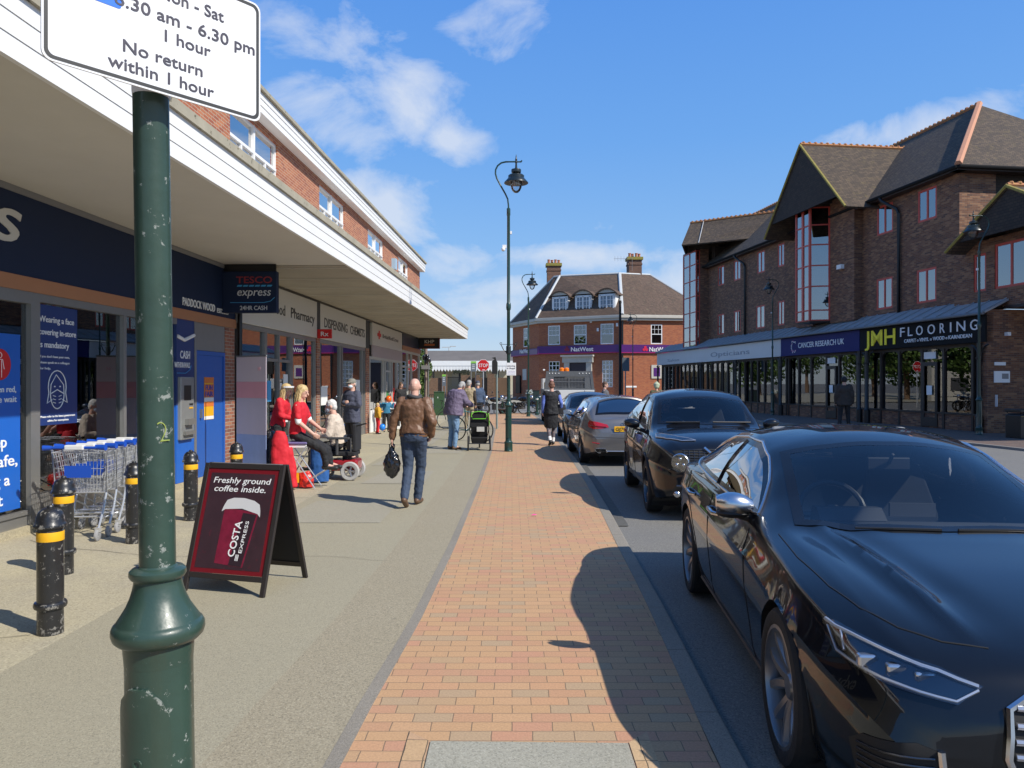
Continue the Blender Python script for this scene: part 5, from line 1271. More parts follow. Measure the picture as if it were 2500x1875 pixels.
def ringpatch(c, name, outer, inner, fn, m, off=.004, n=None, parent=None):
    """closed band between two outlines with equal vertex counts"""
    b = MB(); N = len(outer); ro = []
    def pt(p):
        o, d = fn(*p); h = c.cast(o, d)
        if not h: return None
        nr = h[1] if h[1].dot(Vector(d)) < 0 else -h[1]; return tuple(h[0] + nr * off)
    for i in range(N):
        A, B, Cc, D2 = outer[i], outer[(i + 1) % N], inner[(i + 1) % N], inner[i]; k = max(1, int(math.dist(A, B) / .05))
        for j in range(k):
            t0, t1 = j / k, (j + 1) / k; L_ = lambda p, q, t: (p[0] + (q[0] - p[0]) * t, p[1] + (q[1] - p[1]) * t)
            qs = [pt(L_(A, B, t0)), pt(L_(A, B, t1)), pt(L_(D2, Cc, t1)), pt(L_(D2, Cc, t0))]
            if all(qs): b.quad(*qs)
    return b.build(name, m, parent or c.t, smooth=True) if b.f else None
def glaze(c, poly, fn, mg, name, border=.04, mb=None, parent=None):
    ringpatch(c, name + '_edge', poly, offset_poly(poly, border), fn, mb or M_frit, .0035)
    return c.patch(name, offset_poly(poly, border - .006), fn, mg, .003, .06)
def numberplate(c, x, y0, z, txt, m, front=True, ang=0):
    b = MB(); b.box(x - .012, x, y0 - .26, y0 + .26, z - .055, z + .055); o = b.build('number_plate', m, c.t, bevel=.004)
    if txt:
        text(txt, 'lettering', (x + .002, y0 - .23, z - .03), (0, 1, 0), (0, 0, 1), M_bllet, o, height=.065, width=.46, weight=.02)
    return o

# ---- 1. black five-door coupe, nearest
def ridgeA(x, y):
    if x > 1.45: return 0
    k = min(1, max(0, (x - .15) / .4)) * min(1, (1.45 - x) / .35); yl = .36 + .16 * x
    return .022 * k * (math.exp(-((y - yl) / .030) ** 2)) - .014 * k * math.exp(-((y - yl + .11) / .08) ** 2) - .010 * k * math.exp(-((y - yl - .09) / .05) ** 2)
M_pA = paint('black_metallic_paint', (.0045, .0055, .0075))
A_ws = [(1.36, -.70), (1.28, -.45), (1.25, 0), (1.28, .45), (1.36, .70), (2.10, .585), (2.04, .30), (2.02, 0), (2.04, -.30), (2.10, -.585)]
A_sd = [(1.62, .955), (1.75, .945), (2.3, .965), (3.0, .985), (3.6, 1.015), (3.86, 1.05), (3.78, 1.10), (3.5, 1.198), (3.1, 1.270), (2.7, 1.295), (2.35, 1.283), (2.1, 1.215), (1.85, 1.10)]
A_rw = [(3.35, -.48), (3.35, .48), (4.28, .56), (4.33, 0), (4.28, -.56)]
PA = dict(L=4.73, paint=M_pA, rim=M_alloyd, bulge=.05, tuck=.055, crease=.77, ridge=ridgeA, dashz=.955, mirx=1.95, mirz=1.20,
    hw=[(0, .64), (.03, .72), (.10, .785), (.22, .835), (.42, .88), (.8, .922), (1.4, .915), (2.2, .912), (3.2, .918), (3.9, .925), (4.25, .89), (4.5, .83), (4.65, .76), (4.73, .66)],
    zs=[(0, .22), (.5, .17), (1.3, .19), (3.4, .19), (4.2, .20), (4.73, .30)],
    zb=[(0, .50), (.08, .60), (.25, .70), (.6, .80), (.9, .85), (1.3, .895), (1.7, .93), (2.4, .945), (3.2, .965), (3.9, .985), (4.4, .955), (4.65, .86), (4.73, .70)],
    zr=[(0, .56), (.08, .665), (.25, .755), (.6, .845), (1.0, .90), (1.32, .935), (1.6, 1.015), (1.9, 1.15), (2.2, 1.262), (2.6, 1.318), (3.1, 1.298), (3.5, 1.225), (3.9, 1.09), (4.25, 1.00), (4.5, .965), (4.66, .90), (4.73, .74)],
    yr=[(0, .50), (.1, .60), (.4, .70), (1.0, .745), (1.35, .77), (1.7, .70), (2.1, .622), (2.6, .605), (3.2, .595), (3.8, .61), (4.3, .66), (4.6, .66), (4.73, .5)],
    zt=[(0, .62), (.05, .69), (.12, .735), (.3, .795), (.7, .873), (1.1, .925), (1.27, .95), (1.45, 1.03), (1.75, 1.20), (2.05, 1.325), (2.3, 1.37), (2.65, 1.386), (3.1, 1.365), (3.6, 1.275), (4.0, 1.15), (4.3, 1.05), (4.45, 1.02), (4.62, 1.0), (4.70, .93), (4.73, .80)],
    arches=[(.86, .335, .365), (3.684, .335, .365)], holes=[ring_hole(A_ws, .05, 'top'), ring_hole(A_sd, .035, 'side'), ring_hole(A_rw, .05, 'top')])
ca = Car(PA, 'glossy black coupe with silver mirrors and large grille parked nearest the camera')
glaze(ca, A_ws, ca.top(), M_carglass, 'windscreen', .055); glaze(ca, A_rw, ca.top(), M_carglass2, 'rear_window', .05)
for sg in (1, -1):
    glaze(ca, A_sd, ca.side(sg), M_carglass2, 'side_window', .035)
    ca.frame_strip('window_trim', A_sd, ca.side(sg), M_chrome, .009, .006, closed=True)
    ca.frame_strip('door_pillar', [(2.72, .975), (2.66, 1.275)], ca.side(sg), M_frit, .028, -.012)
    ca.seams([[(1.62, .93), (1.60, .72), (1.50, .42), (1.48, .24)], [(2.73, .955), (2.74, .6), (2.70, .24)], [(3.72, 1.0), (3.62, .80), (3.42, .66), (3.30, .5), (3.22, .25)], [(1.48, .24), (3.22, .25)]], sg)
    for x in (2.52, 3.42):
        hd_ = ca.cast((x, sg * 3, .83), (0, -sg, 0))[0]
        b = MB(); b.tube([(x - .11, hd_.y, .825), (x - .09, hd_.y + sg * .035, .83), (x + .09, hd_.y + sg * .035, .835), (x + .11, hd_.y, .835)], [.012, .014, .014, .012], 8); b.build('door_handle', M_chrome, ca.t, smooth=True)
    # headlight: dark bowl, clear lens, bright bars
    hp_ = [(-.03, .0), (.05, .075), (.13, .135), (.0, 0)]
    fn = (lambda sg: (lambda u, v: ((-1.2 + u * .55, sg * (1.9 - u * .0) , v), (.80 - 0, -sg * .62, 0))))(sg)
    # outline given as (y, z) looking along x
    fy = (lambda sg: (lambda y, z: ((-1.0, sg * (y + 1.0 * .55), z), (1.0, -sg * .55, 0))))(sg)
    HL = [(.470, .655), (.62, .692), (.85, .728), (1.02, .752), (1.09, .760), (1.06, .71), (1.01, .668), (.80, .632), (.55, .602)]
    hl = ca.patch('headlight', HL, fy, mat('lamp_bowl_dark', (.10, .10, .105), .25, .8), .003, .03)
    ca.patch('lens', HL, fy, M_lens, .016, .03, parent=hl)
    ca.frame_strip('light_bar', [(.485, .654), (.62, .683), (.85, .718), (1.02, .741), (1.072, .750)], fy, M_drl, .008, .012, parent=hl)
    ca.frame_strip('light_bar', [(.485, .645), (.555, .611), (.80, .641), (1.0, .676), (1.055, .735), (1.0, .738), (.965, .685)], fy, M_drl, .006, .012, parent=hl)
    for q in (.66, .76, .87):
        o_, d_ = fy(q, .67); h = ca.cast(o_, d_); b = MB(); b.box(h[0].x - .008, h[0].x + .03, h[0].y - .035, h[0].y + .035, .640 + .10 * (q - .66), .684 + .10 * (q - .66)); b.build('projector', M_lampin, hl, bevel=.008)
    # lower intake and blade
    I1 = [(.58, .27), (.60, .46), (.68, .48), (.88, .455), (.94, .41), (.90, .27)]
    ik = ca.patch('air_intake', I1, fy, M_blackm, .004, .03)
    ca.frame_strip('intake_blade', [(.575, .26), (.60, .465)], fy, M_chrome, .013, .012, parent=ik)
    for k in range(6): ca.frame_strip('intake_mesh', [(.62, .30 + k * .028), (.90, .30 + k * .024)], fy, M_chromed, .004, .008, parent=ik)
    mo = ca.mirror(1.70, .81, .99, sg, M_chrome, .95)
    b = MB(); b.ball((1.705, sg * .94, .950), (.058, .098, .028)); b.build('mirror_base', M_plast, mo, smooth=True)
    ca.frame_strip('sill_trim', [(1.3, .24), (2.3, .23), (3.2, .24)], ca.side(sg), M_plast, .012, .004)
GR = [(-.34, .30), (-.40, .46), (-.38, .60), (-.30, .645), (.30, .645), (.38, .60), (.40, .46), (.34, .30)]
gr = ca.patch('grille', GR, ca.front(), M_blackm, .004, .05)
ca.frame_strip('grille_surround', GR, ca.front(), M_chrome, .013, .012, closed=True, parent=gr)
for k in range(7):
    z = .335 + k * .045; w_ = .35 + .03 * math.sin(math.pi * k / 6.5); ca.frame_strip('grille_bar', [(-w_, z), (w_, z)], ca.front(), M_alloy, .0105, .014, parent=gr)
for k in range(4):
    rg = MB(); y = -.105 + k * .07; rg.tube([(-.085, y + .045 * math.cos(a), .575 + .045 * math.sin(a)) for a in [2 * math.pi * q / 20 for q in range(21)]], .006, 6); rg.build('emblem', M_chrome, ca.t, smooth=True)
for sgn in (1, -1): ca.frame_strip('panel_gap', [(.17, sgn * .36), (.21, sgn * .50), (.29, sgn * .62), (.42, sgn * .71), (.62, sgn * .765), (.95, sgn * .80), (1.28, sgn * .80)], ca.top(), M_blackm, .0032, .0005)

wp = MB(); wp.tube([(1.26, .02, .955), (1.27, .25, .955), (1.30, .42, .95)], .007, 5); wp.tube([(1.31, -.55, .945), (1.28, -.3, .955), (1.26, -.06, .955)], .007, 5); wp.build('wiper', M_plast, ca.t)
sc_ = MB(); sc_.poly([(1.18, -.70), (1.12, -.4), (1.10, 0), (1.12, .4), (1.18, .70), (1.34, .66), (1.27, .4), (1.24, 0), (1.27, -.4), (1.34, -.66)], 2, .90, .905); sc_.build('cowl', M_plast, ca.t)
for x in (.86, 3.684):
    for sg in (1, -1): ca.wheel(x, sg, .335, .235, 'five', .80)
ca.interior(1.66, 2.12, 2.95, .3, .56, 1, wheelz=.93)
for x, y in ((1.62, .30), (1.9, -.3)): pass

ca.put(2.080, 2.546, math.atan2(.996, .086), 1.02, 1.04)

# ---- 2. black compact crossover with round fog lamps
M_pB = paint('black_paint_blue', (.006, .007, .010))
B_ws = [(1.20, -.66), (1.10, -.4), (1.06, 0), (1.10, .4), (1.20, .66), (1.66, .575), (1.60, .3), (1.58, 0), (1.60, -.3), (1.66, -.575)]
B_sd = [(1.36, 1.02), (1.9, 1.045), (2.5, 1.08), (3.0, 1.13), (3.25, 1.20), (3.05, 1.34), (2.7, 1.42), (2.1, 1.445), (1.75, 1.40), (1.5, 1.22)]
B_rw = [(3.55, -.48), (3.55, .48), (3.86, .52), (3.86, -.52)]
PB = dict(L=4.135, paint=M_pB, rim=M_chromed, bulge=.06, tuck=.075, crease=.70, dashz=1.02, mirx=1.72, mirz=1.38, 
    hw=[(0, .60), (.04, .68), (.12, .76), (.3, .835), (.6, .88), (.83, .888), (1.3, .86), (2.4, .862), (3.0, .885), (3.4, .885), (3.8, .83), (4.0, .76), (4.135, .64)],
    zs=[(0, .30), (.5, .22), (1.3, .22), (3.0, .22), (3.7, .26), (4.135, .38)],
    zb=[(0, .70), (.08, .80), (.25, .87), (.6, .935), (.9, .97), (1.3, .995), (2.0, 1.02), (2.7, 1.07), (3.3, 1.15), (3.8, 1.12), (4.05, 1.0), (4.135, .8)],
    zr=[(0, .78), (.08, .87), (.25, .94), (.6, .99), (1.0, 1.03), (1.2, 1.08), (1.4, 1.22), (1.6, 1.36), (1.85, 1.465), (2.3, 1.49), (2.9, 1.46), (3.3, 1.38), (3.7, 1.25), (4.0, 1.1), (4.135, .85)],
    yr=[(0, .46), (.1, .56), (.4, .66), (1.0, .71), (1.2, .72), (1.5, .65), (1.85, .60), (2.6, .59), (3.2, .58), (3.8, .58), (4.135, .5)],
    zt=[(0, .84), (.05, .905), (.15, .96), (.35, 1.01), (.7, 1.06), (1.0, 1.085), (1.08, 1.105), (1.3, 1.27), (1.6, 1.465), (1.9, 1.54), (2.3, 1.565), (2.9, 1.55), (3.5, 1.47), (3.85, 1.20), (4.05, 1.12), (4.135, .95)],
    arches=[(.83, .34, .385), (3.36, .34, .385)], holes=[ring_hole(B_ws, .05, 'top'), ring_hole(B_sd, .035, 'side'), ring_hole(B_rw, .05, 'top')])
cb = Car(PB, 'black rounded crossover with big circular lower lamps parked behind the nearest car')
glaze(cb, B_ws, cb.top(), M_carglass, 'windscreen', .05); glaze(cb, B_rw, cb.top(), M_carglass2, 'rear_window', .05)
for sg in (1, -1):
    glaze(cb, B_sd, cb.side(sg), M_carglass2, 'side_window', .035)
    cb.frame_strip('door_pillar', [(2.25, 1.06), (2.2, 1.44)], cb.side(sg), M_frit, .03, -.012)
    cb.seams([[(1.38, 1.0), (1.36, .7), (1.30, .28)], [(2.28, 1.04), (2.3, .6), (2.28, .28)], [(3.15, 1.12), (3.05, .85), (2.85, .6), (2.75, .28)], [(1.3, .28), (2.75, .28)]], sg)
    fy = (lambda sg: (lambda y, z: ((-1.0, sg * (y + .45), z), (1.0, -sg * .45, 0))))(sg)
    fu = (lambda sg: (lambda y, x: ((x, sg * y, 3), (0, 0, -1))))(sg)
    TL = [(.34, .17), (.50, .20), (.66, .36), (.76, .62), (.735, .78), (.66, .62), (.52, .36)]
    hl = cb.patch('side_light', TL, fu, M_lampin, .004, .04); cb.patch('lens', TL, fu, M_lens, .012, .05, parent=hl)
    cb.frame_strip('side_light_trim', TL, fu, M_drl, .008, .008, closed=True, parent=hl)
    o_, d_ = fy(.56, .70); h = cb.cast(o_, d_); nx = Vector((-1, sg * .42, .04)).normalized(); cc = h[0] + nx * .004
    b = MB(); ri_ = []; sd_ = nx.cross(Vector((0, 0, 1))).normalized()
    for rr, dd_ in ((.001, -.012), (.06, -.008), (.095, .006), (.104, .012), (.113, .002), (.118, -.03)):
        ri_.append([tuple(cc + nx * dd_ + sd_ * (rr * math.cos(a)) + Vector((0, 0, rr * math.sin(a)))) for a in [2 * math.pi * q / 28 for q in range(28)]])
    b.m(0).loft(ri_[:4]); b.m(1).loft(ri_[3:]); fl = b.build('headlight', [M_lampin, M_chrome], cb.t, smooth=True)
    for k in range(3):
        a = R(90 + 120 * k); q = cc + nx * .0 + sd_ * (.046 * math.cos(a)) + Vector((0, 0, .046 * math.sin(a))); b = MB(); b.ball(tuple(q), (.026, .026, .026), 10, 6); b.build('reflector', M_chrome, fl, smooth=True)
    b = MB(); b.loft([[tuple(cc + nx * .016 + sd_ * (rr * math.cos(a)) + Vector((0, 0, rr * math.sin(a)))) for a in [2 * math.pi * q / 24 for q in range(24)]] for rr in (.104, .001)]); b.build('lens', M_lens, fl)
    cb.frame_strip('daylight_strip', [(.46, .43), (.60, .43)], fy, M_chromed, .014, .012)
    o_, d_ = fy(.60, .33); h = cb.cast(o_, d_); b = MB(); b.ball(tuple(h[0]), (.03, .045, .04)); b.build('fog_lamp', M_lampin, cb.t, smooth=True)
    cb.mirror(1.50, .84, 1.085, sg, M_pB, 1.0); cb.frame_strip('arch_trim', [(.83 + .40 * math.cos(a), .34 + .40 * math.sin(a)) for a in [R(-10 + 200 * k / 14) for k in range(15)]], cb.side(sg), M_plast, .022, .0)
    cb.frame_strip('sill_trim', [(1.25, .30), (2.9, .30)], cb.side(sg), M_plast, .03, .0)
    b = MB(); h = cb.cast((2.0, sg * 3, .93), (0, -sg, 0))[0]; b.tube([(1.9, h.y, .93), (1.92, h.y + sg * .03, .93), (2.08, h.y + sg * .03, .93), (2.1, h.y, .93)], .014, 6); b.build('door_handle', M_pB, cb.t, smooth=True)
G1 = [(-.50, .70), (-.64, .835), (-.30, .865), (.30, .865), (.64, .835), (.50, .70), (.36, .66), (-.36, .66)]
gr = cb.patch('grille', G1, cb.front(), M_blackm, .004, .04)
for k in range(6): cb.frame_strip('grille_mesh', [(-.52, .71 + k * .028), (.52, .71 + k * .028)], cb.front(), M_chromed, .005, .008, parent=gr)
for k in range(18): cb.frame_strip('grille_mesh', [(-.5 + k * .059, .69), (-.5 + k * .059, .85)], cb.front(), M_chromed, .004, .008, parent=gr)
cb.frame_strip('grille_surround', [(-.26, .87), (-.10, .74), (.10, .74), (.26, .87)], cb.front(), M_chrome, .020, .015, parent=gr)
cb.frame_strip('grille_surround', [(-.48, .675), (-.34, .60), (.34, .60), (.48, .675)], cb.front(), M_plast, .02, .01, parent=gr)
cb.patch('air_intake', [(-.38, .34), (-.42, .46), (.42, .46), (.38, .34)], cb.front(), M_blackm, .004, .05)
rg = MB(); rg.lathe([(.04, -.105), (.055, -.105), (.055, -.09), (.04, -.09)], (0, .80), 24, 0); rg.build('emblem', M_chrome, cb.t, smooth=True)
wp = MB(); wp.tube([(1.14, .55, 1.125), (1.10, .1, 1.13)], .012, 6); wp.tube([(1.12, -.08, 1.13), (1.16, -.60, 1.125)], .012, 6); wp.build('wiper', M_plast, cb.t)
for x in (.83, 3.36):
    for sg in (1, -1): cb.wheel(x, sg, .335, .215, 'ten', .765)
cb.interior(1.50, 1.95, 2.65, .3, .72, 1)
an = MB(); an.tube([(2.7, 0, 1.6), (2.85, 0, 1.78)], .004, 5); an.build('aerial', M_plast, cb.t)
cb.put(2.69, 9.51, math.atan2(.999, .045), 1.03, 1.035)

# ---- 3. grey hatchback seen from behind
M_pC = paint('grey_metallic_paint', (.17, .165, .165), .5)
C_ws = [(1.20, -.68), (1.10, -.4), (1.07, 0), (1.10, .4), (1.20, .68), (1.80, .56), (1.74, .3), (1.72, 0), (1.74, -.3), (1.80, -.56)]
C_sd = [(1.45, .93), (2.3, .955), (3.0, .985), (3.56, 1.08), (3.46, 1.19), (3.1, 1.285), (2.5, 1.325), (2.1, 1.32), (1.75, 1.18)]
C_rw = [(3.80, -.52), (3.80, .52), (4.15, .62), (4.17, 0), (4.15, -.62)]
PC = dict(L=4.42, paint=M_pC, rim=M_alloyd, bulge=.05, tuck=.06, crease=.72, dashz=.95, mirx=1.8, mirz=1.28,
    hw=[(0, .60), (.04, .70), (.12, .77), (.35, .85), (.8, .895), (1.4, .89), (3.0, .89), (3.6, .898), (4.0, .87), (4.25, .80), (4.37, .72), (4.42, .62)],
    zs=[(0, .24), (.5, .18), (1.3, .20), (3.2, .20), (4.0, .22), (4.42, .30)],
    zb=[(0, .50), (.08, .60), (.25, .68), (.6, .78), (1.2, .89), (1.8, .925), (2.6, .95), (3.4, .985), (3.9, .97), (4.2, .90), (4.37, .80), (4.42, .66)],
    zr=[(0, .55), (.08, .66), (.25, .73), (.6, .83), (1.1, .93), (1.4, 1.05), (1.8, 1.26), (2.1, 1.355), (2.7, 1.37), (3.2, 1.33), (3.6, 1.29), (3.9, 1.20), (4.15, 1.03), (4.3, .93), (4.38, .85), (4.42, .70)],
    yr=[(0, .45), (.1, .58), (.4, .68), (1.0, .73), (1.3, .73), (1.8, .60), (2.4, .575), (3.2, .57), (3.7, .60), (4.1, .68), (4.3, .68), (4.42, .52)],
    zt=[(0, .60), (.05, .69), (.15, .76), (.4, .83), (.9, .93), (1.1, .965), (1.4, 1.15), (1.75, 1.36), (2.1, 1.43), (2.5, 1.44), (3.2, 1.425), (3.76, 1.385), (3.95, 1.28), (4.16, 1.06), (4.23, 1.0), (4.33, .97), (4.39, .90), (4.42, .78)],
    arches=[(.84, .325, .355), (3.57, .325, .355)], holes=[ring_hole(C_ws, .05, 'top'), ring_hole(C_sd, .035, 'side'), ring_hole(C_rw, .05, 'top')])
cc_ = Car(PC, 'grey hatchback seen from behind with red tail lamps and yellow plate')
glaze(cc_, C_ws, cc_.top(), M_carglass, 'windscreen', .05); glaze(cc_, C_rw, cc_.top(), M_carglass2, 'rear_window', .045)
for sg in (1, -1):
    glaze(cc_, C_sd, cc_.side(sg), M_carglass2, 'side_window', .035)
    cc_.frame_strip('window_trim', C_sd, cc_.side(sg), M_chrome, .008, .006, closed=True)
    cc_.seams([[(2.4, .95), (2.4, .25)], [(3.3, .98), (3.2, .7), (3.0, .5), (2.95, .25)], [(1.45, .93), (1.4, .25)]], sg)
    by = (lambda sg: (lambda y, z: ((5.4, sg * (y + .5), z), (-1.0, -sg * .5, 0))))(sg)
    TLp = [(.36, .80), (.40, .855), (.62, .90), (.84, .93), (.88, .88), (.85, .80), (.70, .765), (.5, .775)]
    tl = cc_.patch('tail_lamp', TLp, by, M_tail, .008, .03); cc_.frame_strip('lamp_trim', [(.42, .80), (.82, .83)], by, mat('lamp_dark_red', (.12, .004, .004), .2), .012, .010, parent=tl)
    cc_.frame_strip('reflector', [(.55, .47), (.72, .49)], by, M_tail, .010, .006)
    ep = cc_.patch('exhaust_trim', [(.40, .30), (.42, .36), (.62, .37), (.66, .34), (.60, .29)], by, M_blackm, .006, .03); cc_.frame_strip('exhaust_ring', [(.40, .30), (.42, .36), (.62, .37), (.66, .34), (.60, .29)], by, M_chrome, .011, .012, closed=True, parent=ep)
    cc_.mirror(1.58, .85, 1.0, sg, M_pC, .95)
nrecess = cc_.patch('plate_recess', [(-.34, .66), (-.30, .82), (.30, .82), (.34, .66)], cc_.back(), M_pC, .002, .05)
h = cc_.cast((6, .0, .76), (-1, 0, 0))[0]
numberplate(cc_, h.x + .03, .0, .765, 'GJ70 KXE', M_yel)
rg = MB(); rg.tube([(h.x + .012, .055 * math.cos(a), .905 + .055 * math.sin(a)) for a in [2 * math.pi * q / 24 for q in range(25)]], .006, 6)
for q in range(3): rg.tube([(h.x + .01, 0, .905), (h.x + .012, .052 * math.sin(R(120 * q)), .905 + .052 * math.cos(R(120 * q)))], .005, 5)
rg.build('emblem', M_chrome, cc_.t, smooth=True)
cc_.frame_strip('bumper_line', [(-.72, .60), (0, .58), (.72, .60)], cc_.back(), M_blackm, .004, .0); cc_.frame_strip('bumper_chrome', [(-.42, .315), (.42, .315)], cc_.back(), M_chrome, .009, .008)
cc_.patch('diffuser', [(-.55, .24), (-.5, .30), (.5, .30), (.55, .24)], cc_.back(), M_plast, .004, .05)
cc_.frame_strip('spoiler', [(3.74, -.5), (3.78, 0), (3.74, .5)], cc_.top(), M_pC, .03, .0)
for x in (.84, 3.57):
    for sg in (1, -1): cc_.wheel(x, sg, .325, .215, 'multi', .785)
cc_.interior(1.50, 1.95, 2.75, .3, .56, 1)
ang_ = math.atan2(-1, .02)
rear = Vector((1.583, 16.74)); d_ = Vector((math.cos(ang_), math.sin(ang_))); yl_ = Vector((-d_.y, d_.x))   # +y side faces the road here
sC_ = 1.0; oo = rear - d_ * 3.57 * sC_ + yl_ * .80 * sC_
cc_.put(oo.x, oo.y, ang_, sC_, 1.03)

# ---- 4. dark saloon facing the camera behind the hatchback
M_pD = paint('blue_grey_paint', (.055, .065, .08), .5)
PD = dict(PC); PD['paint'] = M_pD; PD['rim'] = M_alloy
cdn = Car(PD, 'dark blue grey car facing the camera behind the grey hatchback')
glaze(cdn, C_ws, cdn.top(), M_carglass, 'windscreen', .05); glaze(cdn, C_rw, cdn.top(), M_carglass2, 'rear_window', .045)
for sg in (1, -1):
    glaze(cdn, C_sd, cdn.side(sg), M_carglass2, 'side_window', .035); cdn.frame_strip('window_trim', C_sd, cdn.side(sg), M_chrome, .008, .006, closed=True); cdn.mirror(1.58, .85, 1.0, sg, M_pD, .95)
    fy = (lambda sg: (lambda y, z: ((-1.0, sg * (y + .5), z), (1.0, -sg * .5, 0))))(sg)
    HLp = [(.45, .56), (.50, .62), (.80, .70), (.84, .64), (.74, .57)]; hl = cdn.patch('headlight', HLp, fy, M_lampin, .004, .03); cdn.patch('lens', HLp, fy, M_lens, .012, .04, parent=hl)
    cdn.seams([[(2.4, .95), (2.4, .25)], [(1.45, .93), (1.4, .25)]], sg)
cdn.patch('grille', [(-.36, .40), (-.40, .56), (.40, .56), (.36, .40)], cdn.front(), M_blackm, .006, .05)
fn_ = MB(); fn_.poly([(3.3, 1.40), (3.42, 1.40), (3.44, 1.47)], 1, -.01, .01); fn_.build('roof_aerial', M_pD, cdn.t)
for x in (.84, 3.57):
    for sg in (1, -1): cdn.wheel(x, sg, .325, .215, 'multi', .785)
cdn.interior(1.50, 1.95, 2.75, .3, .56, 1)
cdn.put(2.40, 21.6, math.atan2(1, .0), 1.0, 1.03)
# ------------------------------------------------------------------ street lamps
M_lampg = mat('green_lamp_paint', (.014, .046, .036), .32, var=.18, vscale=5, col2=(.16, .19, .16), thr=.64, bump=.12, bscale=25, coat=.4)
M_lampn = mat('chipped_green_paint', (.030, .060, .043), .38, var=.25, vscale=9, col2=(.25, .27, .24), thr=.645, edge=.9, bump=.25, bscale=18, coat=.25)
M_lampk = mat('dark_green_lamp_paint', (.010, .016, .015), .35, coat=.3)
M_bowl = glassmat('lamp_bowl_glass', (.85, .88, .9), 1.0, 1.45, 0, .05); M_under = mat('shade_underside', (.38, .27, .23), .5)
LAMP = {}
def street_lamp(x, y, label, m, mirror=1, rz=0.0, z=0, sc=1.0, extras=True):
    t = empty('street_lamp', (x, y, z), rz, label, 'street lamp', 'swan neck street lamps'); t.scale = (sc * mirror, sc, sc)
    key = m.name
    if key in LAMP:
        for ch in LAMP[key]:
            c = ch.copy(); COL.objects.link(c); c.parent = t
            for g2 in [q for q in bpy.data.objects if q.parent == ch]: d = g2.copy(); COL.objects.link(d); d.parent = c
        return t
    b = MB(); b.lathe([(.105, 0), (.108, .02), (.102, .03), (.102, .20), (.108, .215), (.104, .235), (.085, .25), (.0765, .27), (.0765, 1.075)], n=36); base = b.build('base_column', m, t, smooth=True)
    b = MB(); b.lathe([(.0767, 1.07), (.079, 1.100), (.080, 1.118), (.092, 1.123), (.101, 1.132), (.105, 1.145), (.104, 1.157), (.099, 1.166), (.0955, 1.168), (.0935, 1.172), (.083, 1.188), (.072, 1.206), (.063, 1.227), (.057, 1.247), (.054, 1.262), (.054, 1.268), (.060, 1.272), (.0645, 1.280), (.0635, 1.290), (.057, 1.296), (.045, 1.298), (.0415, 1.302)], n=40); b.build('collar', m, t, smooth=True)
    b = MB(); b.lathe([(.0412, 1.29), (.040, 3.5), (.052, 3.52), (.060, 3.57), (.060, 3.63), (.052, 3.68), (.040, 3.70), (.037, 5.85), (.046, 5.87), (.046, 6.03), (.03, 6.05)], n=24); b.build('pole', m, t, smooth=True)
    dp = MB(); rings = []
    for zz in [.34 + .03 * k for k in range(24)]:
        w_ = .9 if zz < .93 else .9 * math.sqrt(max(0, 1 - ((zz - .93) / .105) ** 2)); 
        if w_ < .1: w_ = .1
        rings.append([(.0855 * math.sin(w_ * q / 6), -.0855 * math.cos(w_ * q / 6), zz) for q in range(-6, 7)] + [(.073 * math.sin(w_ * q / 6), -.073 * math.cos(w_ * q / 6), zz) for q in range(6, -7, -1)])
    dp.loft(rings); door = dp.build('access_door', m, t, smooth=True); door.rotation_euler = (0, 0, R(-10))
    b = MB(); b.lathe([(.008, -.090), (.012, -.090), (.012, -.078), (.008, -.078)], (.0, .86), 16, 1)
    lk = MB(); ring = []
    for rr, yy in ((.012, -.078), (.012, -.088), (.007, -.088), (.006, -.079)): ring.append([(rr * math.cos(a), yy, .86 + rr * math.sin(a)) for a in [2 * math.pi * q / 16 for q in range(16)]])
    lk.loft(ring); lk.build('lock', m, door, smooth=True)
    pts = [(0, 6.0), (-.002, 6.12), (-.02, 6.27), (-.08, 6.40), (-.21, 6.63), (-.29, 6.78), (-.325, 6.90), (-.32, 7.0), (-.27, 7.10), (-.18, 7.17), (-.075, 7.195), (.19, 7.20), (.31, 7.195), (.33, 7.23)]
    b = MB(); b.tube([(x_, 0, z_) for x_, z_ in pts], .021, 10); b.build('swan_neck', m, t, smooth=True)
    b = MB(); b.lathe([(.004, 7.38), (.012, 7.33), (.02, 7.27), (.030, 7.25), (.022, 7.22), (.035, 7.19), (.022, 7.15), (.028, 7.05), (.06, 7.02), (.12, 7.005), (.125, 6.975), (.12, 6.93), (.07, 6.905), (.075, 6.885), (.17, 6.875), (.20, 6.85), (.20, 6.79), (.21, 6.78), (.30, 6.68), (.302, 6.665), (.296, 6.66)][::-1], (.19, 0), 32)
    la = b.build('lantern', M_lampk, t, smooth=True)
    b = MB(); b.loft([[(.19 + r_ * math.cos(a), r_ * math.sin(a), z_) for a in [2 * math.pi * q / 32 for q in range(32)]] for r_, z_ in ((.293, 6.662), (.205, 6.77), (.05, 6.775))], caps=False); b.build('reflector', M_under, la, smooth=True)
    b = MB(); b.lathe([(.004, 6.42), (.05, 6.43), (.10, 6.48), (.135, 6.56), (.145, 6.65), (.145, 6.67)], (.19, 0), 24); b.build('bowl', M_bowl, la, smooth=True)
    if extras:
        b = MB(); b.box(.04, .085, -.03, .03, 5.4, 5.47); b.build('sensor', M_lit, t)
    LAMP[key] = [q for q in bpy.data.objects if q.parent == t]
    return t
lp0 = street_lamp(-.8365, 1.83, 'chipped green lamp post in the foreground carrying the parking sign', M_lampn, 1)
L1 = ground(1241.5, 1102); lp1 = street_lamp(L1.x, L1.y, 'tall green swan neck lamp standing alone in the middle of the brick paving', M_lampg, 1)
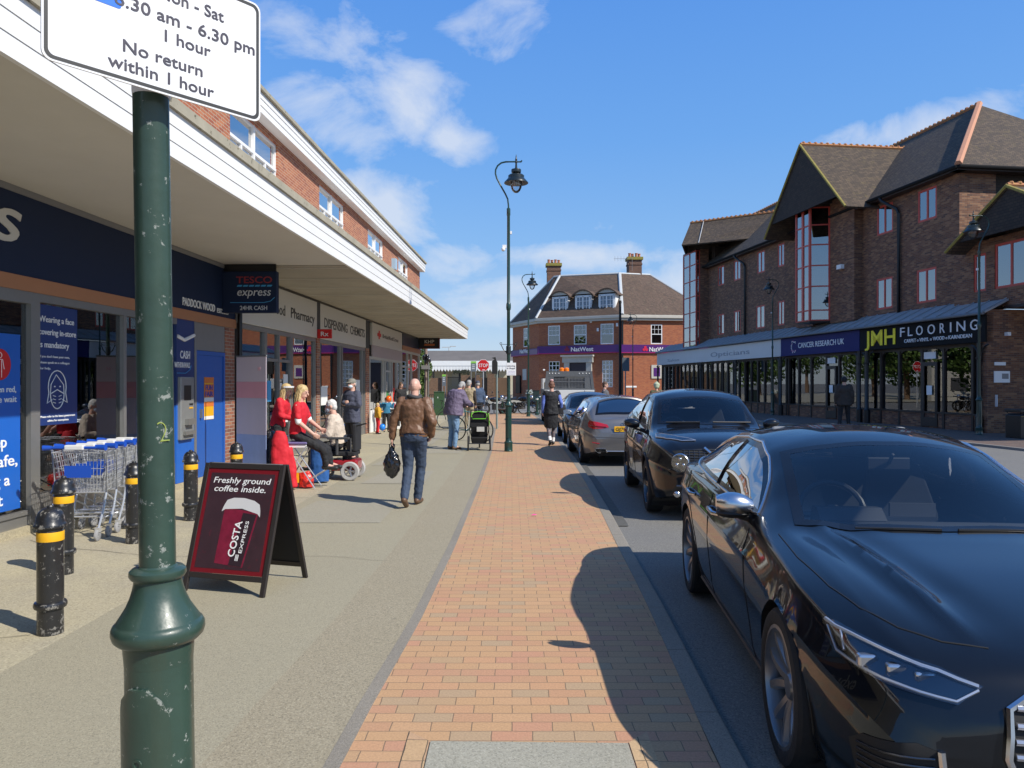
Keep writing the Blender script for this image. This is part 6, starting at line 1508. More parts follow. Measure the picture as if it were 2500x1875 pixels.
L2 = ground(1290, 1017); lp2 = street_lamp(L2.x, L2.y, 'green swan neck lamp farther off in front of the dark bank roof slope', M_lampg, 1)
L3 = Vector((15.35, 24.9)); street_lamp(L3.x, L3.y, 'dark green lamp at the right beside the flooring shop', M_lampg, -1)
L4 = ground(1886, 1013); street_lamp(L4.x, L4.y, 'lamp in front of the white and violet shop signs across the road', M_lampg, -1)
street_lamp((1545 - 1250) / F_ * 61, 61, 'distant lamp in front of the bright right hand wall of the bank', M_lampg, -1)
lp0.rotation_euler = (0, R(-.84), 0); lp0.location.z = -.04
gq = text('2', 'chalk_mark', (.0415 * math.sin(R(30)), -.0415 * math.cos(R(30)) - .001, 1.60), (math.cos(R(42)), math.sin(R(42)), 0), (0, 0, 1), mat('yellow_chalk', (.28, .34, .07), .8), lp0, height=.052, width=.028, ext=.0015, weight=-.03, shear=-.2)
cc2 = MB(); cc2.ball((-.13, -.02, 5.02), (.05, .05, .055)); cc2.box(-.15, -.05, -.03, .03, 5.05, 5.13); cv = cc2.build('security_camera', M_lit, None); cv.location = (L1.x, L1.y, 0); tagp(cv, 'small white security camera fixed high on the middle lamp post', 'camera')
b = MB()
for s in (-1, 1):
    b.tube([(s * .04, 0, 2.45), (s * .12, 0, 2.52), (s * .19, 0, 2.66)], .012, 6); b.tube([(s * .19 + .025 * math.cos(a), 0, 2.68 + .025 * math.sin(a)) for a in [k * .7 for k in range(9)]], .008, 5)
b.lathe([(.055, 2.42), (.06, 2.44), (.06, 2.60), (.055, 2.62)], n=14); b.tube([(-.2, 0, 2.66), (.2, 0, 2.66)], .006, 4)
bk = b.build('basket_bracket', M_lampk); bk.location = (L1.x, L1.y, 0); tagp(bk, 'scrolled iron hanging basket bracket round the middle lamp post', 'bracket')
ls = empty('litter_sign', (L1.x + .01, L1.y - .075, 0), 0, 'small white litter notice strapped to the middle lamp post', 'sign')
b = MB(); b.box(-.06, .175, -.006, .006, 1.885, 2.20); b.build('panel', M_lit, ls, bevel=.004)
text('Littering', 'lettering', (-.045, -.007, 2.11), (1, 0, 0), (0, 0, 1), M_grey, ls, height=.035, width=.20, weight=.01); text('is illegal', 'lettering', (-.045, -.007, 2.05), (1, 0, 0), (0, 0, 1), M_grey, ls, height=.035, width=.20, weight=.01)
for k in range(3): MB().box(-.035 + .01 * k, .15, -.0075, -.0062, 1.915 + k * .035, 1.923 + k * .035).build('small_print', mat('lilac_print', (.45, .40, .6), .6), ls)
# ------------------------------------------------------------------ parking sign on the near post
fS = Face((-.882, 1.42), (.292, .357)); SL = .461
ps = empty('parking_sign', (fS.P.x, fS.P.y, 0), fS.ang, 'white parking restriction plate with black border on the near lamp post', 'sign')
def rrect(u0, u1, z0, z1, r, n=5):
    o = []
    for cx, cz, a0 in ((u1 - r, z0 + r, -90), (u1 - r, z1 - r, 0), (u0 + r, z1 - r, 90), (u0 + r, z0 + r, 180)):
        o += [(cx + r * math.cos(R(a0 + 90 * k / n)), cz + r * math.sin(R(a0 + 90 * k / n))) for k in range(n + 1)]
    return o
ps.location = (fS.P.x * 1.1, fS.P.y * 1.1, -.17); ps.scale = (1.1,) * 3
zb, zt = 2.31, 2.585
M_plate = mat('sign_plate_white', (.76, .76, .76), .38, var=.03, vscale=6, col2=(.5, .5, .5), thr=.80)
MB().poly(rrect(0, SL, zb, zt, .018), 1, 0, .004).build('panel', M_plate, ps)
o_, i_ = rrect(.004, SL - .004, zb + .004, zt - .004, .016), rrect(.011, SL - .011, zb + .011, zt - .011, .012)
b = MB(); n = len(o_); b.add([(x, -.0006, z) for x, z in o_] + [(x, -.0006, z) for x, z in i_], [(k, (k + 1) % n, n + (k + 1) % n, n + k) for k in range(n)]); b.build('border', M_bllet, ps)
MB().poly(rrect(.075, .145, 2.455, 2.57, .006), 1, -.0008, -.0002).build('blue_panel', mat('parking_blue', (.02, .16, .70), .4), ps)
M_ink = mat('sign_ink', (.045, .04, .06), .5)
def stext(s, p0, p1, h, wt=.02):
    u0, u1 = fS.u(p0[0]), fS.u(p1[0]); z = fS.z(*p0)
    text(s, 'lettering', (u0, -.001, z), (1, 0, 0), (0, 0, 1), M_ink, ps, height=h, width=u1 - u0, ext=.0006, weight=wt)
stext('within 1 hour', (263, 159), (522, 240), .0255); stext('No return', (300, 124), (494, 186), .0255); stext('1 hour', (402, 100), (514, 137), .0255)
stext('8.30 am - 6.30 pm', (279, 8), (621, 124), .0265); stext('Mon - Sat', (386, -8), (546, 48), .0265)
MB().box(.17, .30, .005, .03, 2.33, 2.35).box(.17, .30, .005, .03, 2.53, 2.55).build('clamp', M_alu, ps)
MB().lathe([(.0385, 2.327), (.0395, 2.335), (.0395, 2.35), (.0385, 2.355)], n=20).build('clamp_band', M_plate, ps).location = tuple((Matrix.Rotation(-fS.ang, 3, 'Z') @ (Vector((-.792, 1.664, 0)) - Vector((fS.P.x, fS.P.y, 0)))))
# ------------------------------------------------------------------ bollards
M_bol = mat('worn_black_bollard', (.016, .016, .017), .35, var=.4, vscale=8, col2=(.20, .19, .17), thr=.60, edge=1.2, bump=.2, bscale=30, coat=.3)
def bollard(x, y, label, band=True, proto=[None], m=None, h=.85):
    t = empty('bollard', (x, y, 0), random.uniform(0, 6), label, 'bollard', 'black bollards along the shop front'); t.scale = (1, 1, h / .85)
    if proto[0] and band:
        for ch in proto[0]: c = ch.copy(); COL.objects.link(c); c.parent = t
        return t
    b = MB(); b.lathe([(.082, 0), (.080, .17), (.080, .172), (.097, .178), (.102, .190), (.102, .205), (.097, .217), (.082, .222), (.082, .70), (.078, .705)], n=28); b.build('post', M_bol, t, smooth=True)
    b = MB(); b.lathe([(.079, .70), (.080, .715), (.098, .722), (.100, .735), (.094, .748), (.088, .755), (.085, .79), (.072, .825), (.045, .848), (.022, .853), (.022, .862), (.018, .868), (.003, .872)], n=28); b.build('cap', M_bol, t, smooth=True)
    if band:
        b = MB(); b.lathe([(.0835, .632), (.0840, .634), (.0840, .692), (.0835, .694)], n=28); b.build('reflective_band', M_yel, t, smooth=True); proto[0] = [q for q in bpy.data.objects if q.parent == t]
    return t
BL = [(-3.137, 5.15, 'scratched black bollard with yellow band nearest the camera at the left edge'), (-4.0, 6.76, 'black bollard with yellow band just behind the nearest one'), (-4.02, 8.06, 'yellow banded bollard right of the shopping trolleys, behind the lamp post'),
      (-3.98, 9.39, 'yellow banded bollard in front of the cash machine'), (-3.89, 10.7, 'yellow banded bollard peeping over the coffee board')]
for x, y, l in BL: bollard(x, y, l)
bollard(-4.02, 12.6, 'plain black bollard in front of the pink and blue banner', False, h=.92)
def gbollard(px, py, label):
    p = ground(px, py); t = empty('bollard', p, 0, label, 'bollard', 'green bollards by the cycle parking')
    b = MB(); b.lathe([(.11, 0), (.11, .10), (.075, .14), (.07, .72), (.085, .75), (.07, .80), (.075, .88), (.05, .95), (.003, .97)], n=18); b.build('post', M_lampg, t, smooth=True); MB().lathe([(.076, .82), (.078, .83), (.078, .86), (.076, .87)], n=16).build('reflective_band', M_lit, t)
gbollard(1225, 1010, 'green bollard left of the second lamp, among the motorbikes'); gbollard(1311, 1013, 'green bollard right of the second lamp near the white tipper')
gbollard(1318, 1001, 'green bollard farthest right, partly behind the walking woman')
# ------------------------------------------------------------------ coffee A-board
fl_, fr_ = ground(450, 1442), ground(640, 1459)
ab = empty('pavement_board', ((fl_.x + fr_.x) / 2, (fl_.y + fr_.y) / 2, 0), math.atan2(fr_.y - fl_.y, fr_.x - fl_.x), 'black framed coffee advertising board standing on the pavement', 'sandwich board')
aw = (fr_ - fl_).length / 2 + .02; lean = .145; ah = 1.06
def board(sgn, face):
    g_ = bpy.data.objects.new('leaf', None); COL.objects.link(g_); g_.parent = ab; g_.location = (0, 0 if sgn < 0 else .62, 0); g_.rotation_euler = (R(-16.0) if sgn < 0 else R(16.0), 0, 0 if sgn < 0 else 0)
    return g_
def leafm(y0, tilt, front):
    M = Matrix.Translation((0, y0, 0)) @ Matrix.Rotation(tilt, 4, 'X')
    def bx(name, m, boxes, parent=ab, bev=.004):
        b = MB()
        for q in boxes: b.box(*q)
        o = b.build(name, m, parent, bevel=bev); 
        for v in o.data.vertices: v.co = M @ v.co
        return o
    w_ = .042
    fr = bx('frame', M_blackm2, [(-aw, -aw + w_, -.014, .014, 0, ah), (aw - w_, aw, -.014, .014, 0, ah), (-aw + w_, aw - w_, -.013, .013, .11, .155), (-aw + w_, aw - w_, -.013, .013, ah - .045, ah)])
    if front:
        bd = bx('poster_border', mat('dark_maroon', (.17, .008, .014), .35), [(-aw + w_, aw - w_, -.006, .004, .156, ah - .046)], bev=0)
        k = .036; x0, x1, z0, z1 = -aw + w_ + k, aw - w_ - k, .156 + k, ah - .046 - k
        bx('poster', M_cposter, [(x0, x1, -.0075, -.006, z0, z1)], bev=0, parent=bd)
        tx = [('Freshly ground', x0 + .035, z1 - .085, x1 - x0 - .065), ('coffee inside.', x0 + .055, z1 - .155, x1 - x0 - .12)]
        for s, xx, zz, ww in tx:
            o = text(s, 'lettering', (xx, -.0082, zz), (1, 0, 0), (0, 0, 1), M_lit, bd, height=.052, width=ww, ext=.0006, shear=.12, weight=.012)
            for v in o.data.vertices: v.co = M @ v.co
        # paper cup with lid, tipping slightly
        cx, cz = .03, .485; tl = R(-5)
        def rot(p): return (cx + p[0] * math.cos(tl) - p[1] * math.sin(tl), cz + p[0] * math.sin(tl) + p[1] * math.cos(tl))
        cw, chh = .165, .19
        zlo = z0 + .002
        cup = [(-cw * .80, zlo - cz), (cw * .80, zlo - cz), (cw, chh), (-cw, chh)]
        def pl(name, pts, m, y, par=bd):
            b = MB(); b.poly([rot(p) for p in pts], 1, y, y + .0008); o = b.build(name, m, par)
            for v in o.data.vertices: v.co = M @ v.co
            return o
        pl('cup_picture', [(-cw * .82, -.26), (cw * .82, -.26), (cw, chh), (-cw, chh)], mat('cup_maroon', (.19, .012, .035), .4, var=.5, vscale=14), -.0084)
        pl('cup_picture', [(0.0, -.258), (cw * .74, -.258), (cw * .90, chh - .02), (.02, chh - .02)], mat('cup_black', (.030, .016, .022), .4), -.0092)
        pl('cup_lid', [(-cw * 1.13, chh - .035), (-cw * 1.1, chh - .005), (-cw * 1.06, chh + .02), (-cw * .95, chh + .065), (-cw * .6, chh + .09), (0, chh + .10), (cw * .6, chh + .09), (cw * .95, chh + .065), (cw * 1.06, chh + .02), (cw * 1.1, chh - .005), (cw * 1.13, chh - .035), (cw * .95, chh - .012), (0, chh + .012), (-cw * .95, chh - .012)], mat('cup_lid_white', (.62, .61, .60), .4), -.0098)
        for s, off, zz, hh, ww in (('COSTA', .035, -.19, .066, .29), ('EXPRESS', .098, -.15, .032, .26)):
            p = rot((off, zz)); up = (math.cos(tl + math.pi), math.sin(tl + math.pi)); ud = (-math.sin(tl), math.cos(tl))
            o = text(s, 'lettering', (p[0], -.0102, p[1]), (ud[0], 0, ud[1]), (up[0], 0, up[1]), M_lit, bd, height=hh, width=ww, ext=.0006, weight=.03 if s == 'COSTA' else .0)
            for v in o.data.vertices: v.co = M @ v.co
        for q in (0, 1, 2):
            pl('print_line', [(.050 + q * .011, -.215), (.056 + q * .011, -.215), (.056 + q * .011, -.165), (.050 + q * .011, -.165)], M_lit, -.0102)
    else: bx('back_panel', M_blackm, [(-aw + w_, aw - w_, -.004, .004, .156, ah - .046)], bev=0)
M_blackm2 = mat('black_wood_frame', (.022, .017, .015), .55, var=.3)
M_cposter = mat('poster_dark_red', (.045, .022, .028), .35, var=.35, vscale=7, col2=(.09, .018, .028), thr=.60)
leafm(0, R(-16.5), True); leafm(.64, R(16.5), False)
MB().box(-aw + .05, aw - .05, .30, .34, 1.0, 1.02).build('hinge', M_alu, ab)
# ------------------------------------------------------------------ shopping trolleys
M_wire = mat('galvanised_wire', (.60, .61, .62), .3, .6); M_trb = mat('trolley_blue', (.01, .07, .42), .4); M_trw = mat('trolley_white', (.68, .68, .66), .45); M_cast = mat('grey_castor', (.30, .30, .30), .6)
def trolley():
    t = empty('shopping_trolley', (0, 0, 0), 0, 'wire trolley', 'shopping trolley', 'nested wire shopping trolleys by the window')
    b = MB(); wr = .0033
    def Q(u, v, w): # u across -1..1, v along 0..1, w height 0..1
        hw = (.285 - .05 * v) * (.80 + .20 * w); y = .03 + .80 * v + (.06 * (1 - w) if v < .5 else -.10 * (1 - w) * v)
        z = (.50 + .06 * v) + w * (.44 - .03 * v); return (u * hw, y, z)
    for s in (-1, 1):
        for w in (0, .12, .25, .38, .5, .62, .75, .88, 1): b.tube([Q(s, 0, w), Q(s, 1, w)], wr if w < 1 else .006, 4)
        for k in range(22): b.tube([Q(s, k / 21, 0), Q(s, k / 21, 1)], wr, 4)
    for k in range(15):
        u = -1 + k / 7; b.tube([Q(u, 1, 1), Q(u, 1, 0), Q(u, 0, 0)], wr, 4); b.tube([Q(u, 0, 0), Q(u, 0, .98)], wr, 4)
    for w in (0, .2, .4, .6, .8, 1): b.tube([Q(-1, 1, w), Q(1, 1, w)], wr if w < 1 else .006, 4); b.tube([Q(-1, 0, w), Q(1, 0, w)], wr if w < 1 else .006, 4)
    for k in range(10): b.tube([Q(-1, k / 9, 0), Q(1, k / 9, 0)], wr, 4)
    b.build('basket', M_wire, t)
    f = MB()
    for s in (-1, 1):
        f.tube([(s * .285, -.03, 1.0), (s * .285, .05, .96), (s * .27, .09, .50), (s * .27, .02, .32), (s * .26, -.06, .14)], .012, 8)
        f.tube([(s * .26, -.02, .24), (s * .23, .35, .21), (s * .17, .78, .17)], .012, 8); f.tube([(s * .25, .10, .50), (s * .20, .55, .30), (s * .19, .70, .19)], .010, 6)
    f.tube([(-.26, .05, .24), (.26, .05, .24)], .010, 6); f.tube([(-.17, .78, .17), (.17, .78, .17)], .010, 6); f.tube([(-.26, .09, .50), (.26, .09, .50)], .010, 6); f.build('frame', M_wire, t, smooth=True)
    h = MB(); h.tube([(-.29, -.04, 1.0), (.29, -.04, 1.0)], .016, 10); ho = h.build('handle', M_trb, t, smooth=True)
    for s in (-1, 1): q = MB(); q.tube([(s * .24, -.04, 1.0), (s * .27, -.04, 1.0), (s * .33, -.05, 1.0)], [.02, .026, .03], 10); q.build('handle_end', M_trb, ho, smooth=True)
    q = MB(); q.box(-.10, .10, -.075, -.005, .975, 1.03); q.build('coin_lock', M_trw, ho, bevel=.012)
    q = MB(); q.box(-.14, .14, .012, .022, .67, .80); q.build('child_seat_flap', M_trb, t)
    for s in (-1, 1):
        for yy, xx in ((-.06, .26), (.76, .17)):
            q = MB(); q.lathe([(.012, -.014), (.055, -.014), (.062, -.009), (.062, .009), (.055, .014), (.012, .014)], (.062, 0), 18, 0)
            for v in range(len(q.v)): q.v[v] = (q.v[v][0] + s * xx, q.v[v][1] - .062 + .062 + yy - .03, q.v[v][2])
            q2 = []
            q.v = [(x, yy - .03 + (y_ - (yy - .03)) if False else y_, z_) for x, y_, z_ in q.v]
            # lathe about x: first coordinate is x, c=(y, z)
            q.v = [(x, y_ - .062, z_ + .062) for x, y_, z_ in q.v]
            w_ = q.build('castor', M_cast, t, smooth=True)
            r_ = MB(); r_.box(s * xx - .022, s * xx + .022, yy - .045, yy + .015, .095, .145); r_.build('castor_fork', M_wire, w_)
    return t
tr0 = trolley()
TL_ = ['shopping trolley at the camera end of the nested row, blue handle and flap fully visible', 'second shopping trolley of the nested row, counted from the camera', 'third shopping trolley of the nested row, counted from the camera', 'fourth shopping trolley of the row, partly behind the lamp post', 'fifth shopping trolley of the row, behind the lamp post', 'last shopping trolley, at the far end of the nested row']
for i in range(6):
    o = tr0 if i == 0 else copy_tree(tr0); o.location = (-4.72 - .012 * i, 8.22 + .235 * i, 0); o.rotation_euler = (0, 0, R(3 + 1.5 * math.sin(i * 2))); o['label'] = TL_[i]
# ------------------------------------------------------------------ banner by the pharmacy
rbn = empty('roller_banner', (-3.99, 12.3, 0), math.atan2(.42, -.63) , 'tall pink and blue roller banner standing beside the pharmacy window', 'banner')
bl = .76
M_ban = mat('banner_lilac', (.58, .53, .66), .45, var=.12, vscale=2); M_ban2 = mat('banner_pink', (.78, .38, .46), .45, var=.1, vscale=3); M_ban3 = mat('banner_blue', (.32, .42, .72), .45, var=.25, vscale=3); M_ban4 = mat('banner_pale', (.70, .60, .66), .45)
MB().box(0, bl, -.004, .004, .06, .85).build('banner_panel', M_ban3, rbn); MB().box(0, bl, -.004, .004, .851, 1.45).build('banner_panel', M_ban, rbn); MB().box(0, bl, -.004, .004, 1.451, 1.72).build('banner_panel', M_ban2, rbn); MB().box(0, bl, -.004, .004, 1.721, 2.13).build('banner_panel', M_ban4, rbn)
MB().box(-.01, bl + .01, -.012, .012, 2.131, 2.155).box(-.02, bl + .02, -.07, .07, 0, .058).build('banner_rail', M_alu, rbn); MB().tube([(bl / 2, -.02, .06), (bl / 2, -.02, 2.13)], .008, 6).build('support_pole', M_alu, rbn)
hh = MB(); hh.tube([(.17 + .06 * math.cos(a), -.008, 1.93 + .07 * math.sin(a)) for a in [2 * math.pi * k / 20 for k in range(21)]], .006, 4).build('emblem', M_ban2, rbn); 
for s in (-1, 1): text('H', 'lettering', (.17 + .03, s * .007, 1.90), (-1 if s > 0 else 1, 0, 0), (0, 0, 1), M_ban2, rbn, height=.07, width=.055, ext=.002)
# ------------------------------------------------------------------ stop sign, poles, cabinets
def octa(r): return [(r * math.cos(R(22.5 + 45 * k)), r * math.sin(R(22.5 + 45 * k))) for k in range(8)]
S = ground(1180, 1000); sz = CH + (HZ - 892) / F_ * S.y
st_ = empty('stop_sign', (S.x, S.y, 0), 0, 'red octagonal stop sign on a grey post at the junction', 'sign')
MB().lathe([(.05, 0), (.05, .95), (.035, 1.0), (.035, sz + .3)], n=12).build('post', mat('galvanised_post', (.42, .43, .43), .45, .4), st_, smooth=True)
pl = MB(); pl.poly([(x, sz + z) for x, z in octa(.40)], 1, -.05, -.04); plo = pl.build('panel', M_lit, st_); pl = MB(); pl.poly([(x, sz + z) for x, z in octa(.375)], 1, -.056, -.051); pl.build('red_field', M_red, plo)
text('STOP', 'lettering', (-.29, -.060, sz - .11), (1, 0, 0), (0, 0, 1), M_lit, plo, height=.23, width=.58, weight=.005)
MB().box(-.06, .10, -.06, -.056, sz - .31, sz - .27).build('sticker', M_lit, plo)
S = ground(1213, 1047); tp = empty('signpost', (S.x, S.y, 0), 0, 'thin grey green post with a dark backed sign, left of the middle lamp', 'sign')
zt_ = CH + (HZ - 885) / F_ * S.y
MB().lathe([(.038, 0), (.038, zt_)], n=10).build('post', mat('post_grey_green', (.22, .27, .25), .5, .2), tp, smooth=True)
MB().poly([(-.18, zt_ - .42), (.02, zt_ - .42), (.02, zt_ + .02), (-.06, zt_ + .14), (-.18, zt_ + .04)], 1, -.10, .06).build('sign_back', M_blackm, tp); MB().poly([(-.20, zt_ + .17), (-.02, zt_ + .10), (-.05, zt_ + .20)], 1, -.04, .0).build('bird_spike', M_blackm, tp)
Pq = Vector(((1040 - 1250) / F_ * 38.6, 38.6, 0)); wp_ = empty('sign_pole', Pq, 0, 'weathered pole wrapped in a black plastic bag at the end of the parade', 'pole')
MB().lathe([(.09, 0), (.08, 4.2)], n=12).build('post', mat('weathered_post', (.25, .19, .16), .8, var=.2), wp_, smooth=True); MB().lathe([(.03, 0), (.03, 3.1)], (.13, -.06), 8).build('support_post', M_alu, wp_)
bgm = MB(); rn = random.Random(5)
for k in range(10): bgm.ball((rn.uniform(-.13, .14), rn.uniform(-.1, .05), 2.90 + rn.uniform(-.2, .2)), (rn.uniform(.08, .14), .1, rn.uniform(.06, .11)), 8, 6)
M_bag = mat('black_polythene', (.012, .012, .014), .16, bump=1.0, bscale=9, coat=.5)
o = bgm.build('plastic_wrap', M_bag, wp_); r_ = o.modifiers.new('r', 'REMESH'); r_.mode = 'VOXEL'; r_.voxel_size = .03; r_.use_smooth_shade = True
MB().box(-.22, .22, -.15, -.13, 2.40, 2.60).build('sign_back', M_grey, wp_)
gcab = ground(1072, 1014); gc = empty('utility_cabinet', gcab, R(4), 'green metal roadside cabinet beyond the bald man', 'cabinet'); MB().box(-.27, .27, 0, .35, 0, 1.2).build('body', mat('cabinet_green', (.035, .085, .035), .5, var=.1), gc, bevel=.01); MB().box(-.29, .29, -.02, .37, 1.201, 1.25).build('lid', mat('cabinet_green', (0, 0, 0)), gc, bevel=.01); MB().box(-.08, -.05, -.01, -.001, .9, .98).build('handle', M_lit, gc)
rl = empty('railing', ((1047 - 1250) / F_ * 45, 45, 0), 0, 'black pedestrian railing beyond the parade', 'railing')
b = MB()
for k in range(16): b.tube([(-1 + k * .13, 0, .1), (-1 + k * .13, 0, 1.0)], .016, 5)
for z in (.1, 1.0): b.tube([(-1, 0, z), (1, 0, z)], .025, 6)
b.build('bars', M_blackm, rl)
S = (1527 - 1250) / F_ * 52; gp = empty('road_sign', (S, 52, 0), 0, 'grey back of a rectangular road sign on its post before the bank', 'sign')
z1, z0 = CH + (HZ - 873) / F_ * 52, CH + (HZ - 906) / F_ * 52
MB().lathe([(.04, 0), (.04, z1)], n=8).build('post', M_grey, gp); MB().box(-.22, .26, -.05, -.03, z0, z1).build('sign_back', mat('sign_back_grey', (.10, .12, .13), .6), gp)
S = (1514 - 1250) / F_ * 57; tp = empty('telegraph_pole', (S, 57, 0), 0, 'thick black pole standing against the corner of the bank', 'pole')
MB().lathe([(.11, 0), (.09, CH + (HZ - 742) / F_ * 57)], n=12).build('shaft', M_blackm, tp, smooth=True); MB().lathe([(.06, CH + (HZ - 742) / F_ * 57), (.12, CH + (HZ - 740) / F_ * 57), (.10, CH + (HZ - 734) / F_ * 57), (.01, CH + (HZ - 733) / F_ * 57)], n=10).build('finial', M_blackm, tp)
# direction signs by the station
for px, y0, y1, pw, lab, Yy in ((1156, 887, 907, 13, 'grey station map sign with green top on the right', 80), (1084, 919, 942, 9, 'grey station sign with green top at the left gate pier', 86)):
    t = empty('station_sign', ((px - 1250) / F_ * Yy, Yy, 0), 0, lab, 'sign'); a, c = CH + (HZ - y1) / F_ * Yy, CH + (HZ - y0) / F_ * Yy; hw = pw / 2 / F_ * Yy
    MB().box(-hw, hw, -.05, .05, a, c).build('panel', mat('sign_slate', (.13, .15, .17), .5), t); MB().box(-hw, hw, -.06, .04, c + .001, c + .22).build('header', mat('sign_lime', (.25, .55, .08), .5), t); MB().box(-hw, -hw + .08, -.04, .04, 0, a).box(hw - .08, hw, -.04, .04, 0, a).build('leg', M_grey, t)
    for k in range(3): MB().box(-hw * .6, hw * .5, -.056, -.051, c - .2 - k * .2, c - .14 - k * .2).build('print_line', M_lit, t)
lm = empty('lighting_column', ((1096 - 1250) / F_ * 140, 140, 0), 0, 'pale twin headed lighting column beyond the station roof', 'street lamp'); lzt = CH + (HZ - 848) / F_ * 140
MB().lathe([(.12, 0), (.07, lzt)], n=8).build('shaft', M_alu2, lm); MB().box(-1.3, -.2, -.1, .1, lzt - .05, lzt + .08).box(.2, 1.3, -.1, .1, lzt + .1, lzt + .25).box(-.3, .3, -.05, .05, lzt, lzt + .1).build('lamp_head', M_alu2, lm)
# right pavement litter bin
bn = empty('litter_bin', (15.75, 23.4, 0), R(8), 'black litter bin with gold lettering by the brick end wall', 'bin')
b = MB(); b.box(-.32, .32, -.3, .3, 0, .72); b.box(-.28, .28, -.26, .26, .72, .76); b.build('body', M_black, bn, bevel=.03); b = MB(); b.box(-.34, .34, -.32, .32, .80, .90); b.box(-.3, -.26, -.28, -.24, .76, .8); b.box(.26, .3, -.28, -.24, .76, .8); b.box(-.3, -.26, .24, .28, .76, .8); b.box(.26, .3, .24, .28, .76, .8); b.build('lid', M_black, bn, bevel=.03)
text('LITTER', 'lettering', (-.2, -.302, .55), (1, 0, 0), (0, 0, 1), mat('gold_lettering', (.45, .30, .06), .4), bn, height=.08, width=.4, weight=.03); MB().tube([(-.31, -.305, .68), (.31, -.305, .68)], .006, 4).build('trim', mat('gold_lettering', (0, 0, 0)), bn)
# pink scrap of paper
S = ground(1303, 1260); b = MB(); b.add([(-.04, -.015, .012), (.03, -.02, .018), (.045, .01, .02), (-.02, .02, .014), (0, 0, .03)], [(0, 1, 4), (1, 2, 4), (2, 3, 4), (3, 0, 4)]); o = b.build('paper_scrap', mat('pink_paper', (.8, .08, .30), .6)); o.location = S; tagp(o, 'crumpled pink scrap lying on the brick paving', 'litter')
# ------------------------------------------------------------------ bicycles and motorbikes
def wheel_ring(b, cx, cz, r, t=.018, sp=True):
    b.m(0).tube([(cx + r * math.cos(a), 0, cz + r * math.sin(a)) for a in [2 * math.pi * k / 28 for k in range(29)]], t, 6, caps=False)
    if sp:
        for k in range(10): b.m(1).tube([(cx, 0, cz), (cx + r * math.cos(k * .628), 0, cz + r * math.sin(k * .628))], .002, 3)
def bicycle(p, rz, label, col, proto={}):
    t = empty('bicycle', p, rz, label, 'bicycle', 'bicycles about the junction')
    for cx in (-.52, .52): w_ = MB(); wheel_ring(w_, cx, .34, .33); w_.build('wheel', [M_tyre, M_wire], t)
    f = MB(); f.tube([(-.52, 0, .34), (-.10, 0, .30), (.40, 0, .80), (-.22, 0, .86), (-.10, 0, .30)], .016, 8); f.tube([(-.52, 0, .34), (-.20, 0, .78)], .010, 6); f.tube([(.36, 0, .92), (.42, 0, .74), (.52, 0, .34)], .014, 8); f.tube([(-.20, 0, .78), (-.24, 0, .98)], .013, 6); f.build('frame', col, t, smooth=True)
    s_ = MB(); s_.ball((-.26, 0, 1.0), (.14, .07, .03)); s_.build('saddle', M_plast, t, smooth=True)
    h_ = MB(); h_.tube([(.36, 0, .92), (.38, 0, 1.02), (.42, 0, 1.04)], .012, 6); h_.tube([(.36, -.30, 1.03), (.42, -.12, 1.04), (.42, .12, 1.04), (.36, .30, 1.03)], .013, 8); h_.build('handlebar', M_plast, t, smooth=True)
    c_ = MB(); c_.lathe([(.09, -.005), (.095, 0), (.09, .005)], (.30, -.10), 20, 1); c_.v = [(z, y, x) if False else (x, y, z) for x, y, z in c_.v]; c_.tube([(-.10, -.06, .30), (-.03, -.08, .16)], .01, 5); c_.tube([(-.10, .06, .30), (-.17, .08, .44)], .01, 5); c_.build('crank', M_chromed, t)
    return t
M_teal = mat('teal_frame', (.02, .22, .24), .35, coat=.5); M_bkf = mat('black_frame', (.02, .02, .022), .35, coat=.5)
bicycle((-1.22, 22.3, 0), R(-38), 'teal bicycle held by the man in the purple coat', M_teal)
bicycle((-2.95, 27.9, 0), R(15), 'dark bicycle whose wheel shows right of the bald man', M_bkf)
bicycle(((1256 - 1250) / F_ * 41.5, 41.5, 0), R(20), 'black bicycle parked among motorbikes behind the middle lamp', M_bkf)
bicycle(((1302 - 1250) / F_ * 40.8, 41.2, 0), R(160), 'dark bicycle parked between the second lamp and a green bollard', M_bkf)
